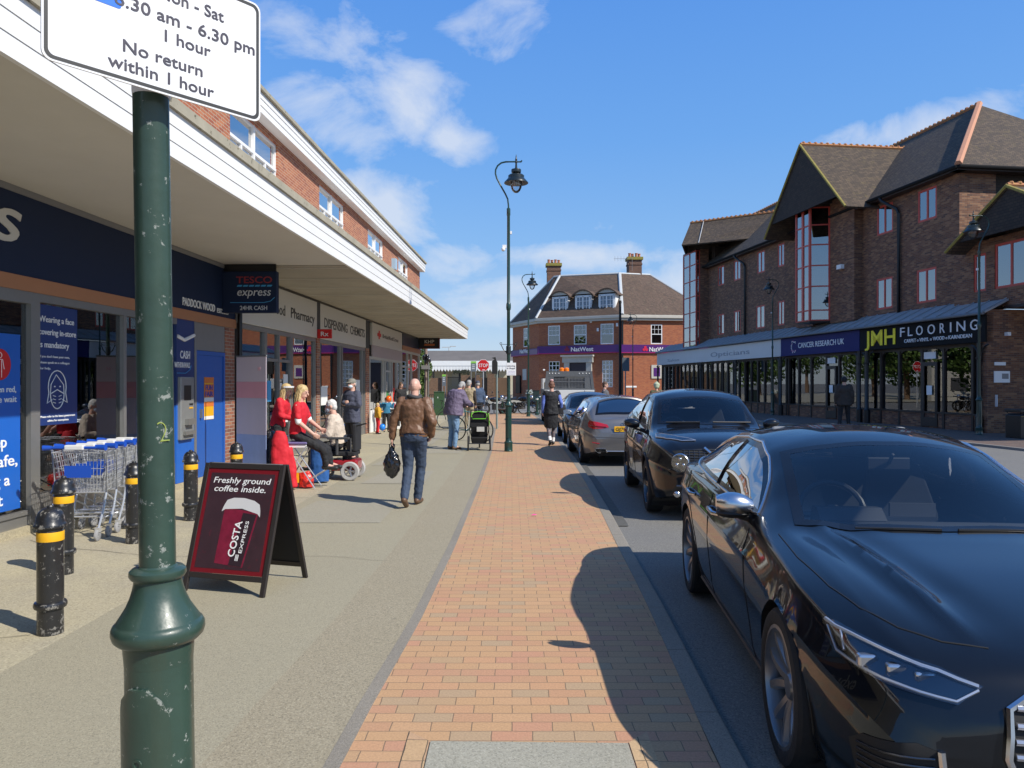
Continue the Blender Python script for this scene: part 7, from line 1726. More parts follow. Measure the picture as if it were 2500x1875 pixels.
def motorbike(px, Y, rz, label, colm, proto=[None]):
    t = empty('motorbike', ((px - 1250) / F_ * Y, Y, 0), rz, label, 'motorbike', 'motorbikes parked at the junction')
    for cx in (-.70, .70): w_ = MB(); w_.tube([(cx + .27 * math.cos(a), 0, .31 + .27 * math.sin(a)) for a in [2 * math.pi * k / 24 for k in range(25)]], .055, 8, caps=False); w_.lathe([(.13, -.01), (.13, .01)], (.31, cx), 16, 1); w_.build('wheel', M_tyre, t, smooth=True)
    e = MB(); e.box(-.22, .22, -.14, .14, .25, .62); e.tube([(.1, .15, .35), (-.3, .17, .28), (-.8, .18, .36)], .05, 8); e.build('engine', M_chromed, t, bevel=.04)
    e = MB(); e.ball((.12, 0, .80), (.30, .15, .14)); e.build('tank', colm, t, smooth=True); e = MB(); e.loft([[(-.15, -.13, .72), (-.15, .13, .72), (-.15, .10, .80), (-.15, -.10, .80)], [(-.5, -.14, .76), (-.5, .14, .76), (-.5, .1, .84), (-.5, -.1, .84)], [(-.92, -.06, .86), (-.92, .06, .86), (-.92, .04, .92), (-.92, -.04, .92)]]); e.build('seat', M_plast, t, bevel=.02)
    e = MB(); e.tube([(.70, .08, .31), (.50, .08, .95)], .022, 6); e.tube([(.70, -.08, .31), (.50, -.08, .95)], .022, 6); e.tube([(.38, -.36, 1.04), (.50, -.15, 1.0), (.50, .15, 1.0), (.38, .36, 1.04)], .016, 6); e.tube([(.45, .3, 1.04), (.45, .36, 1.18)], .01, 4); e.tube([(.45, -.3, 1.04), (.45, -.36, 1.18)], .01, 4); e.ball((.46, .37, 1.2), (.02, .07, .05)); e.ball((.46, -.37, 1.2), (.02, .07, .05)); e.build('handlebar', M_chromed, t, smooth=True)
    e = MB(); e.ball((.62, 0, .90), (.12, .11, .12)); e.build('headlight', M_lampin, t, smooth=True); e = MB(); e.tube([(.70 + .34 * math.cos(a), 0, .31 + .34 * math.sin(a)) for a in [R(k) for k in (30, 60, 90, 120, 150)]], .05, 6); e.build('mudguard', colm, t, smooth=True)
motorbike(1212, 41.0, R(-150), 'black motorbike at the left of the parked row, front wheel out', M_pA); motorbike(1240, 42.5, R(-120), 'motorbike seen just left of the middle lamp column', mat('silver_tank', (.3, .3, .32), .3, .6)); motorbike(1272, 42.3, R(-20), 'black motorbike seen side on between the two green lamps', M_pA)
cr = empty('cycle_stand', ((1262 - 1250) / F_ * 43, 43, 0), 0, 'long green rail behind the parked motorbikes', 'cycle stand'); b = MB(); b.tube([(-1.3, 0, 0), (-1.3, 0, .85), (1.3, 0, .85), (1.3, 0, 0)], .03, 8); b.build('rail', M_lampg, cr, smooth=True)
# bins in front of the bank
t = empty('wheeled_bin', ((1308 - 1250) / F_ * 62, 62, 0), 0, 'dark wheeled bin against the bank wall', 'bin'); MB().box(-.3, .3, 0, .6, .08, 1.05).build('body', mat('bin_dark_green', (.02, .035, .03), .6), t, bevel=.03); MB().box(-.32, .32, -.03, .64, 1.06, 1.12).build('lid', M_blackm, t, bevel=.02)
t = empty('planter', ((1292 - 1250) / F_ * 60, 60, 0), 0, 'pale tub with white flowers by the bank wall', 'planter'); MB().lathe([(.25, 0), (.33, .75), (.36, .8), (.30, .8)], n=16).build('pot', mat('wicker', (.30, .22, .17), .8), t, smooth=True); leaves('foliage', (0, 0, .95), (.35, .35, .25), 500, .05, [M_lit, M_lv[1], M_lit], t, 77)
# ------------------------------------------------------------------ white tipper lorry
tY = 30.4; tx = ground(1330, 1041).x
tp = empty('tipper_truck', (tx + 1.02, tY, RD), 0, 'white tipper truck with grey mesh headboard and amber beacons, seen from behind', 'truck')
M_gry = mat('tipper_grey', (.10, .105, .11), .55, var=.2); M_tw = mat('truck_white', (.62, .62, .60), .35, var=.05, coat=.3)
def Tb(name, m, *bx, parent=tp, bev=.01):
    b = MB()
    for q in bx: b.box(*q)
    return b.build(name, m, parent, bevel=bev)
zl = lambda py: CH - RD + (HZ - py) / F_ * tY
Tb('tailgate', M_tw, (-1.0, 1.0, 0, .05, .85, zl(952)), (-1.0, 1.0, -.02, .0, .98, 1.02)); Tb('side_panel', M_gry, (-1.04, -.99, .05, 3.0, .80, zl(950)), (.99, 1.04, .05, 3.0, .80, zl(950))); Tb('bed', M_gry, (-.99, .99, .05, 3.0, .78, .84))
hb = MB(); zt_, zm_ = zl(906), zl(949)
hb.poly([(-1.02, zm_ - .3), (1.02, zm_ - .3), (.92, zt_), (-.92, zt_)], 1, .10, .101) if False else None
fr = MB()
fr.poly([(-1.04, zm_ - .25), (-.92, zm_ - .25), (-.82, zt_), (-.92, zt_)], 1, .06, .14); fr.poly([(1.04, zm_ - .25), (.92, zm_ - .25), (.82, zt_), (.92, zt_)], 1, .06, .14); fr.box(-.92, .92, .07, .13, zt_ - .22, zt_ - .001); fr.box(-.96, .96, .072, .128, zm_ - .25, zm_ + .02); fr.box(-.92, -.62, .075, .125, zm_ + .021, zt_ - .221); fr.box(.62, .92, .075, .125, zm_ + .021, zt_ - .221); fr.box(-.04, .0, .074, .126, zm_ + .021, zt_ - .221); fr.box(-.62, .62, .076, .124, (zm_ + zt_) / 2 - .1, (zm_ + zt_) / 2 - .06)
fo = fr.build('ladder_rack', M_gry, tp)
Tb('rear_panel', M_gry, (-.9, .9, .30, .34, zm_ - .2, zt_ - .1), bev=0)
ms = MB()
for k in range(22): ms.box(-.62 + k * .058, -.612 + k * .058, .098, .104, zm_ + .02, zt_ - .22)
for k in range(9): ms.box(-.62, .62, .097, .105, zm_ + .03 + k * .055, zm_ + .037 + k * .055)
ms.build('mesh', M_grey, fo)
for k in (-.80, -.68, -.56, -.42, .40, .54, .68, .80): q = MB(); q.ball((k, .06, zt_ - .09), (.022, .012, .022), 8, 6); q.build('marker_lamp', M_lit, fo)
Tb('cab', M_tw, (-.95, .95, 3.1, 4.9, .5, 1.95)); Tb('rear_screen', M_frit, (-.7, .7, 3.08, 3.095, 1.25, 1.75)); 
be = MB()
for k in (-.30, -.10): be.lathe([(.10, zt_ - .0), (.10, zt_ + .10), (.07, zt_ + .14), (.004, zt_ + .15)], (k, .2), 12)
be.box(-.42, .02, .12, .28, zt_ - .05, zt_ - .001); be.build('beacon', mat('amber_lens', (.80, .20, .01), .25), tp)
Tb('tail_lamp', M_tail, (-.95, -.72, -.03, .0, .66, .76), (.72, .95, -.03, .0, .66, .76)); Tb('bumper', M_blackm, (-.98, .98, -.04, .04, .48, .58)); Tb('chassis', M_blackm, (-.5, .5, .1, 4.6, .42, .77)); Tb('work_lamp', M_lit, (-1.06, -.98, .02, .10, zt_ + .02, zt_ + .08)); Tb('tool_box', mat('cream_box', (.55, .48, .25), .6), (-1.0, -.72, .2, .5, 1.5, 1.78))
for x, y in ((-.86, .9), (.86, .9), (-.86, 4.1), (.86, 4.1)): q = MB(); q.lathe([(.001, -.10), (.30, -.10), (.335, -.07), (.335, .07), (.30, .10), (.001, .10)], (y, .335), 24, 0); q.v = [(a + x, b_, c) for a, b_, c in q.v]; q.build('wheel', M_tyre, tp, smooth=True)
# ------------------------------------------------------------------ pushchair
sp = empty('pushchair', ((ground(1143, 1099.5) + ground(1197, 1101)) / 2), R(2), 'black pushchair with lime green trimmed hood seen from behind', 'pushchair')
M_pram = mat('pram_black_cloth', (.010, .010, .011), .85, bump=.4, bscale=14); M_lime = mat('lime_trim', (.17, .62, .03), .5)
f = MB()
for s in (-1, 1):
    f.tube([(s * .20, -.12, 1.02), (s * .21, -.05, .90), (s * .24, .10, .55), (s * .25, .10, .30), (s * .25, -.02, .18)], .012, 8); f.tube([(s * .24, .10, .52), (s * .20, .5, .30), (s * .06, .82, .12)], .012, 8)
f.tube([(-.20, -.12, 1.02), (0, -.14, 1.03), (.20, -.12, 1.02)], .015, 8); f.tube([(-.26, -.02, .18), (.26, -.02, .18)], .012, 8); f.build('frame', M_bkf, sp, smooth=True)
for s in (-1, 1):
    q = MB(); q.tube([(s * .275, -.02 + .175 * math.cos(a), .19 + .175 * math.sin(a)) for a in [2 * math.pi * k / 28 for k in range(29)]], .018, 8, caps=False)
    for k in range(8): q.tube([(s * .275, -.02, .19), (s * .275, -.02 + .17 * math.cos(k * .785), .19 + .17 * math.sin(k * .785))], .004, 4)
    q.build('wheel', M_tyre, sp, smooth=True)
q = MB(); q.tube([(0, .82 + .11 * math.cos(a), .13 + .11 * math.sin(a)) for a in [2 * math.pi * k / 20 for k in range(21)]], .018, 8, caps=False); q.build('wheel', M_tyre, sp, smooth=True)
h = MB(); rings = []
for k in range(9):
    a = R(-5 + 125 * k / 8); rings.append([(.225 * math.cos(R(q)) * (1 if True else 1), .16 + .30 * math.cos(a) * .9 * (.35 + .65 * abs(math.sin(R(q)))), .62 + .36 * math.sin(a) * 1.0 * (math.sin(R(q)) ** .7 if q not in (0, 180) else 0)) for q in (0, 15, 30, 50, 70, 90, 110, 130, 150, 165, 180)])
h = MB(); h.loft([[(x, .04 + .42 * t, .60 + (zz) * (1 - .12 * t)) for x, zz in [(.23 * math.cos(R(q)), .40 * math.sin(R(q)) ** .6 if 0 < q < 180 else 0) for q in range(0, 181, 15)]] for t in (0, .35, .7, 1)]); h.build('hood', M_pram, sp, smooth=True)
s_ = MB(); s_.loft([[(-.21, .0, .62), (.21, .0, .62), (.21, .06, .62), (-.21, .06, .62)], [(-.20, .10, .34), (.20, .10, .34), (.20, .16, .34), (-.20, .16, .34)]]); s_.box(-.20, .20, .12, .50, .34, .42); s_.build('seat', M_pram, sp, bevel=.02)
bsk = MB(); bsk.loft([[(-.22, .0, .34), (.22, .0, .34), (.22, .5, .34), (-.22, .5, .34)], [(-.18, .05, .16), (.18, .05, .16), (.16, .45, .16), (-.16, .45, .16)]]); bsk.build('basket', M_pram, sp, bevel=.03)
t_ = MB(); t_.tube([(-.17, .02, .96), (0, .01, .985), (.17, .02, .96), (.20, .0, .88), (.16, -.01, .80), (-.16, -.01, .80), (-.20, 0, .88), (-.17, .02, .96)], .011, 6); t_.tube([(.23, .2, .92), (.245, .3, .80), (.25, .38, .62)], .014, 6); t_.build('trim', M_lime, sp, smooth=True)
q = MB(); q.box(-.06, .13, -.015, -.005, .48, .60); q.build('label_patch', M_alu2, sp)
# chalk board by the charity shop
S = Vector((-4.35, 27.9, 0)); cbd = empty('chalk_board', S, R(10), 'white framed chalk pavement board outside the charity shop', 'sandwich board'); MB().box(-.26, .26, -.02, .02, .05, 1.0).build('frame', M_lit, cbd); MB().box(-.22, .22, -.026, -.021, .12, .74).build('panel', M_blackm, cbd); MB().box(-.05, .05, -.03, -.021, .78, .96).box(-.12, .12, -.031, -.0215, .84, .91).build('emblem', M_red, cbd); MB().box(-.24, .24, .2, .24, 0, .95).build('back_leg', M_lit, cbd)
ck = MB()
for k in range(4): ck.tube([(-.15 + .04 * j, -.028, .62 - k * .12 + .02 * ((-1) ** j)) for j in range(8 - k % 2)], .005, 3)
ck.build('chalk_marks', M_lit, cbd)
# ------------------------------------------------------------------ people
M_skin = mat('skin', (.56, .32, .225), .55, var=.06, vscale=12); M_skin2 = mat('skin_pink', (.62, .36, .27), .5, var=.06, vscale=12)
def cloth(name, col, rough=.85, wr=.5, sc=9, var=.12, coat=0): return mat(name, col, rough, var=var, vscale=5, bump=wr, bscale=sc, coat=coat)
def cap(b, p0, p1, r0, r1, n=12):
    p0, p1 = Vector(p0), Vector(p1); d = p1 - p0
    if d.length < 1e-5: return b.ball(tuple(p0), r0, n, 8)
    u = d.normalized(); a = u.orthogonal().normalized(); c = u.cross(a); rings = []
    for k in (0, 1, 2, 3): t = R(-90 + 30 * k + 8 * (k == 0)); rings.append((p0 + u * r0 * math.sin(t), r0 * math.cos(t)))
    for k in (0, 1, 2, 3): t = R(30 * k - 8 * (k == 3)); rings.append((p1 + u * r1 * math.sin(t), r1 * math.cos(t)))
    b.loft([[tuple(c0 + a * (rr * math.cos(2 * math.pi * q / n)) + c * (rr * math.sin(2 * math.pi * q / n))) for q in range(n)] for c0, rr in rings]); return b
def ell(b, c, up, lat, r, n=14, m=9):
    """ellipsoid with own axes: r = (lateral, front-back, up)"""
    up, lat = Vector(up).normalized(), Vector(lat).normalized(); fb = up.cross(lat).normalized(); lat = fb.cross(up); rings = []
    for i in range(1, m):
        a = math.pi * i / m; rings.append([tuple(Vector(c) - up * (r[2] * math.cos(a)) + lat * (r[0] * math.sin(a) * math.cos(2 * math.pi * k / n)) + fb * (r[1] * math.sin(a) * math.sin(2 * math.pi * k / n))) for k in range(n)])
    return b.loft(rings)
def trunk(b, path, lat, n=18):
    """path: (point, half width, half depth); lat: lateral unit vector per ring or one"""
    rings = []
    for i, (p, rx, ry) in enumerate(path):
        p = Vector(p); t = (Vector(path[min(i + 1, len(path) - 1)][0]) - Vector(path[max(i - 1, 0)][0])).normalized(); l = Vector(lat).normalized(); l = (l - t * l.dot(t)).normalized(); f = t.cross(l)
        rings.append([tuple(p + l * rx * math.copysign(abs(math.cos(a)) ** .85, math.cos(a)) + f * ry * math.copysign(abs(math.sin(a)) ** .85, math.sin(a))) for a in [2 * math.pi * q / n for q in range(n)]])
    return b.loft(rings)
def vox(b, name, m, parent, size=.011, smooth=6, fac=.6):
    o = b.build(name, m, parent); r = o.modifiers.new('remesh', 'REMESH'); r.mode = 'VOXEL'; r.voxel_size = size; r.use_smooth_shade = True
    s = o.modifiers.new('smooth', 'SMOOTH'); s.iterations = smooth; s.factor = fac
    return o
def wrinkle(o, strength=.012, size=.09):
    tx = bpy.data.textures.new('w', 'CLOUDS'); tx.noise_scale = size; tx.noise_depth = 2
    d = o.modifiers.new('folds', 'DISPLACE'); d.texture = tx; d.strength = strength; d.mid_level = .5; d.texture_coords = 'LOCAL'
    return o
BASE = dict(pel=(0, 0, .95), wai=(0, -.005, 1.10), che=(0, -.01, 1.30), nec=(0, .015, 1.47), hea=(0, -.01, 1.635),
    shl=(.18, .01, 1.43), ell=(.235, .03, 1.15), wrl=(.245, -.03, .90), hal=(.245, -.05, .81), shr=(-.18, .01, 1.43), elr=(-.235, .03, 1.15), wrr=(-.245, -.03, .90), har=(-.245, -.05, .81),
    hil=(.09, 0, .93), knl=(.10, -.02, .50), anl=(.10, .025, .09), tol=(.12, -.13, .03), hir=(-.09, 0, .93), knr=(-.10, -.02, .50), anr=(-.10, .025, .09), tor=(-.12, -.13, .03), look=(0, -1, 0))
def hand(b, w, h, curl=.5, side=1, up=Vector((0, 0, 1))):
    w, h = Vector(w), Vector(h); d = (h - w); d = d.normalized() if d.length > 1e-4 else Vector((0, 0, -1)); ref = Vector((1, 0, 0)) if abs(d.x) < .8 else Vector((0, 1, 0))
    l = d.cross(ref).normalized(); pn = l.cross(d).normalized() * side       # l spans the knuckles, pn is the palm normal side
    b_ = w + d * .075
    trunk(b, [(w - d * .01, .026, .018), (w + d * .03, .036, .017), (b_, .040, .014)], l, 12)
    for i, (o_, ln) in enumerate(((-.030, .062), (-.010, .072), (.010, .068), (.029, .052))):
        p0 = b_ + l * o_ - d * .008; p1 = p0 + (d * math.cos(curl * .7) - pn * math.sin(curl * .7)) * ln * .5; p2 = p1 + (d * math.cos(curl * 2) - pn * math.sin(curl * 2)) * ln * .5
        cap(b, p0, p1, .0095, .0085, 8); cap(b, p1, p2, .0085, .007, 8)
    t0 = w + d * .025 - l * .025; t1 = t0 - l * .028 + d * .022 - pn * .012; cap(b, t0, t1, .012, .010, 8); cap(b, t1, t1 + d * .026 - pn * .008, .010, .008, 8)
def person(label, loc, rz, H, pose, top, bot, shoes, hair, skin=None, vx=.011, build=1.0, sleeves='long', legs='long', jacket_len=.0, group=None, extra=None, face=True, topfit=.018, botfit=.012, hem=None):
    P = {k: Vector(v) for k, v in {**BASE, **pose}.items()}; t = empty('person', loc, rz, label, 'person', group); t.scale = (H / 1.75,) * 3
    skin = skin or M_skin; lat = (P['shl'] - P['shr']).normalized(); latp = (P['hil'] - P['hir']).normalized(); g = build
    upn = (P['hea'] - P['nec']).normalized(); look = P['look'].normalized(); hlat = look.cross(upn).normalized() * -1; fw = (look - upn * look.dot(upn)).normalized()
    b = MB(); H0 = P['hea']
    ell(b, H0 + upn * .012 - fw * .004, upn, hlat, (.076, .094, .102)); ell(b, H0 - upn * .045 + fw * .024, upn, hlat, (.056, .062, .066)); ell(b, H0 - upn * .088 + fw * .055, upn, hlat, (.026, .026, .024))
    cap(b, P['nec'] - upn * .02, H0 - upn * .04 - fw * .01, .058 * g ** .5, .054)
    cap(b, H0 + fw * .088 + upn * .012, H0 + fw * .108 - upn * .022, .010, .014, 8); cap(b, H0 + fw * .084 - upn * .056 - hlat * .02, H0 + fw * .084 - upn * .056 + hlat * .02, .009, .009, 8)
    for s in (-1, 1): ell(b, H0 + hlat * s * .080 - upn * .008 - fw * .004, upn, hlat, (.010, .021, .032)); ell(b, H0 + fw * .07 + hlat * s * .033 + upn * .03, upn, hlat, (.022, .014, .010))
    tp_ = [(P['pel'] - Vector((0, 0, .06)), .14 * g, .10 * g), (P['pel'], .155 * g, .105 * g), (P['wai'], .135 * g, .095 * g), (P['che'], .155 * g, .108 * g), ((P['che'] + P['nec']) / 2, .17 * g, .10 * g), (P['nec'] - (P['nec'] - P['che']).normalized() * .035, .12, .075), (P['nec'] + upn * .01, .06, .055)]
    trunk(b, tp_, (lat + latp) / 2)
    for s in 'lr':
        cap(b, P['sh' + s], P['el' + s], .050, .040); cap(b, P['el' + s], P['wr' + s], .040, .026); hand(b, P['wr' + s], P['ha' + s], .55, 1 if s == 'l' else -1)
        cap(b, P['hi' + s], P['kn' + s], .078 * g, .052); cap(b, P['kn' + s], P['kn' + s].lerp(P['an' + s], .35), .050, .054); cap(b, P['kn' + s].lerp(P['an' + s], .35), P['an' + s], .054, .034); cap(b, P['an' + s], P['to' + s], .034, .026)
    body = vox(b, 'body', skin, t, vx * .75 if face else vx, 2, .5)
    if face:
        for s in (-1, 1):
            e = MB(); ell(e, H0 + fw * .086 + hlat * s * .032 + upn * .012, upn, hlat, (.013, .006, .006), 8, 6); e.build('eye', M_eye, body, smooth=True)
        e = MB(); ell(e, H0 + fw * .0925 - upn * .056, upn, hlat, (.022, .004, .005), 8, 6); e.build('mouth', M_lip, body, smooth=True)
    # upper garment
    f = topfit; b = MB(); hz = hem if hem is not None else .0
    hemp = P['pel'] + (P['pel'] - P['wai']).normalized() * hz
    ring = [(hemp, (.165 * g + f) * (1.0 + .25 * max(0, hz)), (.115 * g + f) * (1 + .3 * max(0, hz))), (P['pel'] * .6 + P['wai'] * .4, .158 * g + f, .112 * g + f), (P['wai'], .148 * g + f, .108 * g + f), (P['che'], .165 * g + f, .118 * g + f), ((P['che'] + P['nec']) / 2, .178 * g + f, .108 * g + f), (P['nec'] - (P['nec'] - P['che']).normalized() * .030, .135 + f, .080 + f), (P['nec'] + (P['nec'] - P['che']).normalized() * .012, .072 + f * .4, .066 + f * .4)]
    trunk(b, ring, (lat + latp) / 2, 22)
    for s in 'lr':
        S_, E_, W_ = P['sh' + s], P['el' + s], P['wr' + s]
        cap(b, S_ - (S_ - P['nec']) * .12 - Vector((0, 0, .012)), E_ if sleeves == 'long' else S_.lerp(E_, .75 if sleeves == 'short' else .08), .058 + f, .047 + f * .8)
        if sleeves == 'long': cap(b, E_, W_ - (W_ - E_).normalized() * .01, .046 + f * .8, .034 + f * .6)
    tpo = vox(b, 'jacket' if topfit > .02 else 'top', top, t, vx, 5, .55); wrinkle(tpo, .030 if topfit > .02 else .020, .075)
    # lower garment
    if bot:
        b = MB(); f = botfit
        trunk(b, [(P['pel'] - Vector((0, 0, .07)) if P['knl'].z < P['pel'].z - .2 else P['pel'] - Vector((0, 0, .05)), .135 * g + f, .10 * g + f), (P['pel'], .158 * g + f, .108 * g + f), (P['pel'] * .55 + P['wai'] * .45, .145 * g + f, .10 * g + f)], latp)
        for s in 'lr':
            cap(b, P['hi' + s], P['kn' + s], .082 * g + f, .058 + f)
            if legs == 'long': cap(b, P['kn' + s], P['an' + s], .058 + f, .044 + f)
            elif legs == 'skirt': pass
        if legs == 'skirt':
            mk = (P['knl'] + P['knr']) / 2; trunk(b, [(P['pel'], .165 * g + f, .115 * g + f), (P['pel'].lerp(mk, .5), .19 * g + f, .16 * g), (mk, .17 * g + f, .17 * g)], latp)
        bo = vox(b, 'skirt' if legs == 'skirt' else 'trousers', bot, t, vx, 4, .55); wrinkle(bo, .022, .06)
    for s in 'lr':
        b = MB(); A, T = P['an' + s], P['to' + s]; d = (T - A); d.z = 0; d = d.normalized() if d.length > 1e-3 else Vector((0, -1, 0)); zz = min(A.z, T.z)
        dd = (T - A).normalized()
        cap(b, A - d * .035 + Vector((0, 0, -.035)), T + d * .0, .043, .036); cap(b, A, A - Vector((0, 0, .03)), .045, .045); vox(b, 'shoe', shoes, t, .009, 3, .5)
    # hair
    if hair and hair[0]:
        kind, hm = hair; b = MB()
        if kind == 'cap':
            ell(b, H0 + upn * .045 - fw * .008, upn, hlat, (.088, .106, .080)); 
            trunk(b, [(H0 + upn * .045 + fw * .08, .07, .012), (H0 + upn * .035 + fw * .155, .05, .008)], hlat, 12); vox(b, 'cap', hm, t, .009, 3, .5)
            b = MB(); ell(b, H0 + upn * .0 - fw * .028, upn, hlat, (.083, .082, .085)); vox(b, 'hair', M_hgrey, t, .010, 2, .5)
        elif kind == 'short':
            ell(b, H0 + upn * .034 - fw * .018, upn, hlat, (.086, .098, .092)); ell(b, H0 - upn * .02 - fw * .045, upn, hlat, (.078, .06, .08)); o = vox(b, 'hair', hm, t, .009, 2, .5); wrinkle(o, .012, .03)
        elif kind == 'long':
            ell(b, H0 + upn * .036 - fw * .016, upn, hlat, (.089, .102, .092)); ell(b, H0 - upn * .05 - fw * .045, upn, hlat, (.088, .070, .12))
            dn = Vector((0, 0, -1)); c0 = H0 - fw * .055 - upn * .05
            trunk(b, [(c0, .085, .055), (c0 + dn * .13 - fw * .01, .10, .05), (c0 + dn * .26 - fw * .03, .085, .04), (c0 + dn * .36 - fw * .03, .04, .02)], hlat, 14)
            for s in (-1, 1): cap(b, H0 + hlat * s * .078 + upn * .01 - fw * .0, H0 + hlat * s * .090 - upn * .13 + fw * .01, .022, .026); cap(b, H0 + hlat * s * .088 - upn * .13 + fw * .01, H0 + hlat * s * .085 + dn * .24, .026, .014)
            o = vox(b, 'hair', hm, t, .010, 2, .4); wrinkle(o, .014, .025)
            q = MB(); rh = random.Random(8)
            for k in range(70):
                a = R(rh.uniform(-105, 105)); o0 = H0 + upn * rh.uniform(.04, .09) + hlat * (.080 * math.sin(a)) - fw * (.088 * math.cos(a)); o1 = H0 - upn * .06 + hlat * (.098 * math.sin(a)) - fw * (.098 * math.cos(a)); o2 = o1 + dn * rh.uniform(.12, .24) + Vector((rh.uniform(-.02, .02), rh.uniform(-.02, .02), 0)); q.tube([o0, o1, o1.lerp(o2, .5) - fw * .008, o2], [.004, .008, .007, .002], 4)
            q.build('hair_strands', hm, t, smooth=True)
        elif kind == 'bun':
            ell(b, H0 + upn * .034 - fw * .018, upn, hlat, (.086, .100, .090)); ell(b, H0 - upn * .01 - fw * .05, upn, hlat, (.076, .06, .075)); ell(b, H0 + upn * .13 - fw * .03, upn, hlat, (.055, .055, .045)); o = vox(b, 'hair', hm, t, .010, 2, .4); wrinkle(o, .014, .025)
        elif kind == 'scarf':
            ell(b, H0 + upn * .06, upn, hlat, (.125, .125, .10)); ell(b, H0 - upn * .01 - fw * .03, upn, hlat, (.10, .09, .09)); ell(b, H0 + upn * .165, upn, hlat, (.05, .05, .025)); o = vox(b, 'headwrap', hm, t, .012, 3, .5)
        elif kind == 'hood': 
            ell(b, H0 + upn * .03 - fw * .02, upn, hlat, (.10, .105, .11)); vox(b, 'hood', hm, t, .012, 3, .5)
    t['_tmp'] = 0; del t['_tmp']
    return t, P, body, tpo
M_eye = mat('eye_dark', (.03, .02, .018), .3); M_lip = mat('lips', (.35, .12, .10), .5)
M_hgrey = mat('grey_hair', (.36, .35, .33), .8, var=.2, vscale=30); M_hbl = mat('blonde_hair', (.55, .40, .19), .6, var=.35, vscale=40, bump=.5, bscale=60); M_hbr = mat('brown_hair', (.09, .05, .03), .6, var=.3, vscale=40); M_hwh = mat('white_hair', (.58, .57, .54), .8, var=.2, vscale=40)
M_leather = mat('brown_leather', (.16, .08, .040), .5, var=.35, vscale=4, bump=.6, bscale=11, col2=(.25, .14, .08), thr=.62); M_denim = cloth('dark_denim', (.035, .055, .095), .8, .6, 11, .35); M_denim2 = cloth('light_denim', (.16, .27, .42), .8, .5, 11, .3)
M_blk = cloth('black_cloth', (.014, .014, .016), .8); M_redc = cloth('red_cloth', (.58, .012, .025), .75, .5, 10, .08); M_navyc = cloth('navy_cloth', (.060, .065, .098), .8); M_cream = cloth('cream_cloth', (.56, .47, .38), .85); M_purc = cloth('purple_cloth', (.135, .105, .165), .7, .7, 6); M_beige = cloth('beige_cloth', (.36, .29, .18), .8); M_yc = cloth('yellow_cloth', (.62, .34, .03), .8); M_bluec = cloth('teal_blue_cloth', (.03, .17, .30), .8); M_grc = cloth('charcoal_cloth', (.05, .05, .052), .8); M_shb = mat('brown_shoe', (.12, .065, .035), .5); M_shk = mat('black_shoe', (.02, .02, .02), .5); M_shw = mat('white_shoe', (.6, .6, .58), .5); M_dkb = cloth('dark_brown_cloth', (.04, .030, .024), .8); M_lblue = cloth('light_blue_cloth', (.12, .18, .50), .8); M_hgc = cloth('grey_trouser', (.035, .032, .035), .8)
M_mask = mat('face_mask_blue', (.62, .70, .76), .7)
def addon(t, P, b, name, m, size=.009, it=2): 
    return vox(b, name, m, t, size, it, .5)
# 1 bald man in leather jacket, walking away with a bag in his left hand (seen from behind: rz = 180, left = image left)
p1_, Q1, bd1, _ = person('bald man in brown leather jacket and jeans walking away with a black bag', (-1.36, 10.5, 0), R(172), 1.76,
    dict(pel=(0, .01, .96), wai=(0, -.015, 1.10), che=(0, -.035, 1.30), nec=(0, -.03, 1.475), hea=(0, -.055, 1.64), shl=(.195, -.02, 1.43), ell=(.275, .03, 1.17), wrl=(.30, .02, .93), hal=(.305, .02, .84), shr=(-.195, -.02, 1.43), elr=(-.275, .075, 1.16), wrr=(-.235, -.04, .96), har=(-.20, -.10, .90),
         hil=(.09, 0, .94), knl=(.085, -.02, .52), anl=(.055, .27, .155), tol=(.06, .16, .03), hir=(-.09, 0, .94), knr=(-.06, -.15, .52), anr=(-.02, -.12, .09), tor=(-.03, -.28, .04)),
    M_leather, M_denim, M_shb, None, M_skin2, .010, 1.10, topfit=.024, botfit=.014, hem=-.02)
b = MB(); n0 = Q1['nec']; b.tube([tuple(n0 + Vector((.082 * math.cos(a), .074 * math.sin(a), .025 + .01 * math.sin(2 * a)))) for a in [2 * math.pi * k / 24 for k in range(25)]], .030, 8); vox(b, 'scarf', M_grc, p1_, .010, 3)
b = MB(); trunk(b, [((0, -.015, .955), .205, .150), ((0, -.015, .985), .208, .152)], (1, 0, 0)); b.build('jacket_hem', M_leather, p1_, smooth=True)
# the bag itself
bg_ = empty('carrier_bag', (-1.36 + .34, 10.5, 0), 0, 'black plastic bag hanging from the hand of the bald man', 'bag')
hw_ = p1_.matrix_basis @ Q1['hal']; bg_.location = (hw_.x, hw_.y, hw_.z - .02)
b = MB(); b.loft([[(rx * math.cos(a), ry * math.sin(a) , z) for a in [2 * math.pi * k / 18 for k in range(18)]] for rx, ry, z in ((.012, .012, .02), (.03, .02, -.05), (.07, .045, -.10), (.11, .07, -.18), (.125, .08, -.27), (.105, .07, -.36), (.06, .05, -.42), (.02, .02, -.45))]); o = b.build('bag_body', M_bag, bg_, smooth=True); sbd = o.modifiers.new('s', 'SUBSURF'); sbd.levels = 2; sbd.render_levels = 2; wrinkle(o, .05, .05)
b = MB(); b.tube([(-.03, 0, -.05), (-.035, 0, .02), (0, 0, .05), (.035, 0, .02), (.03, 0, -.05)], .008, 6); b.build('handle', M_bag, bg_, smooth=True)
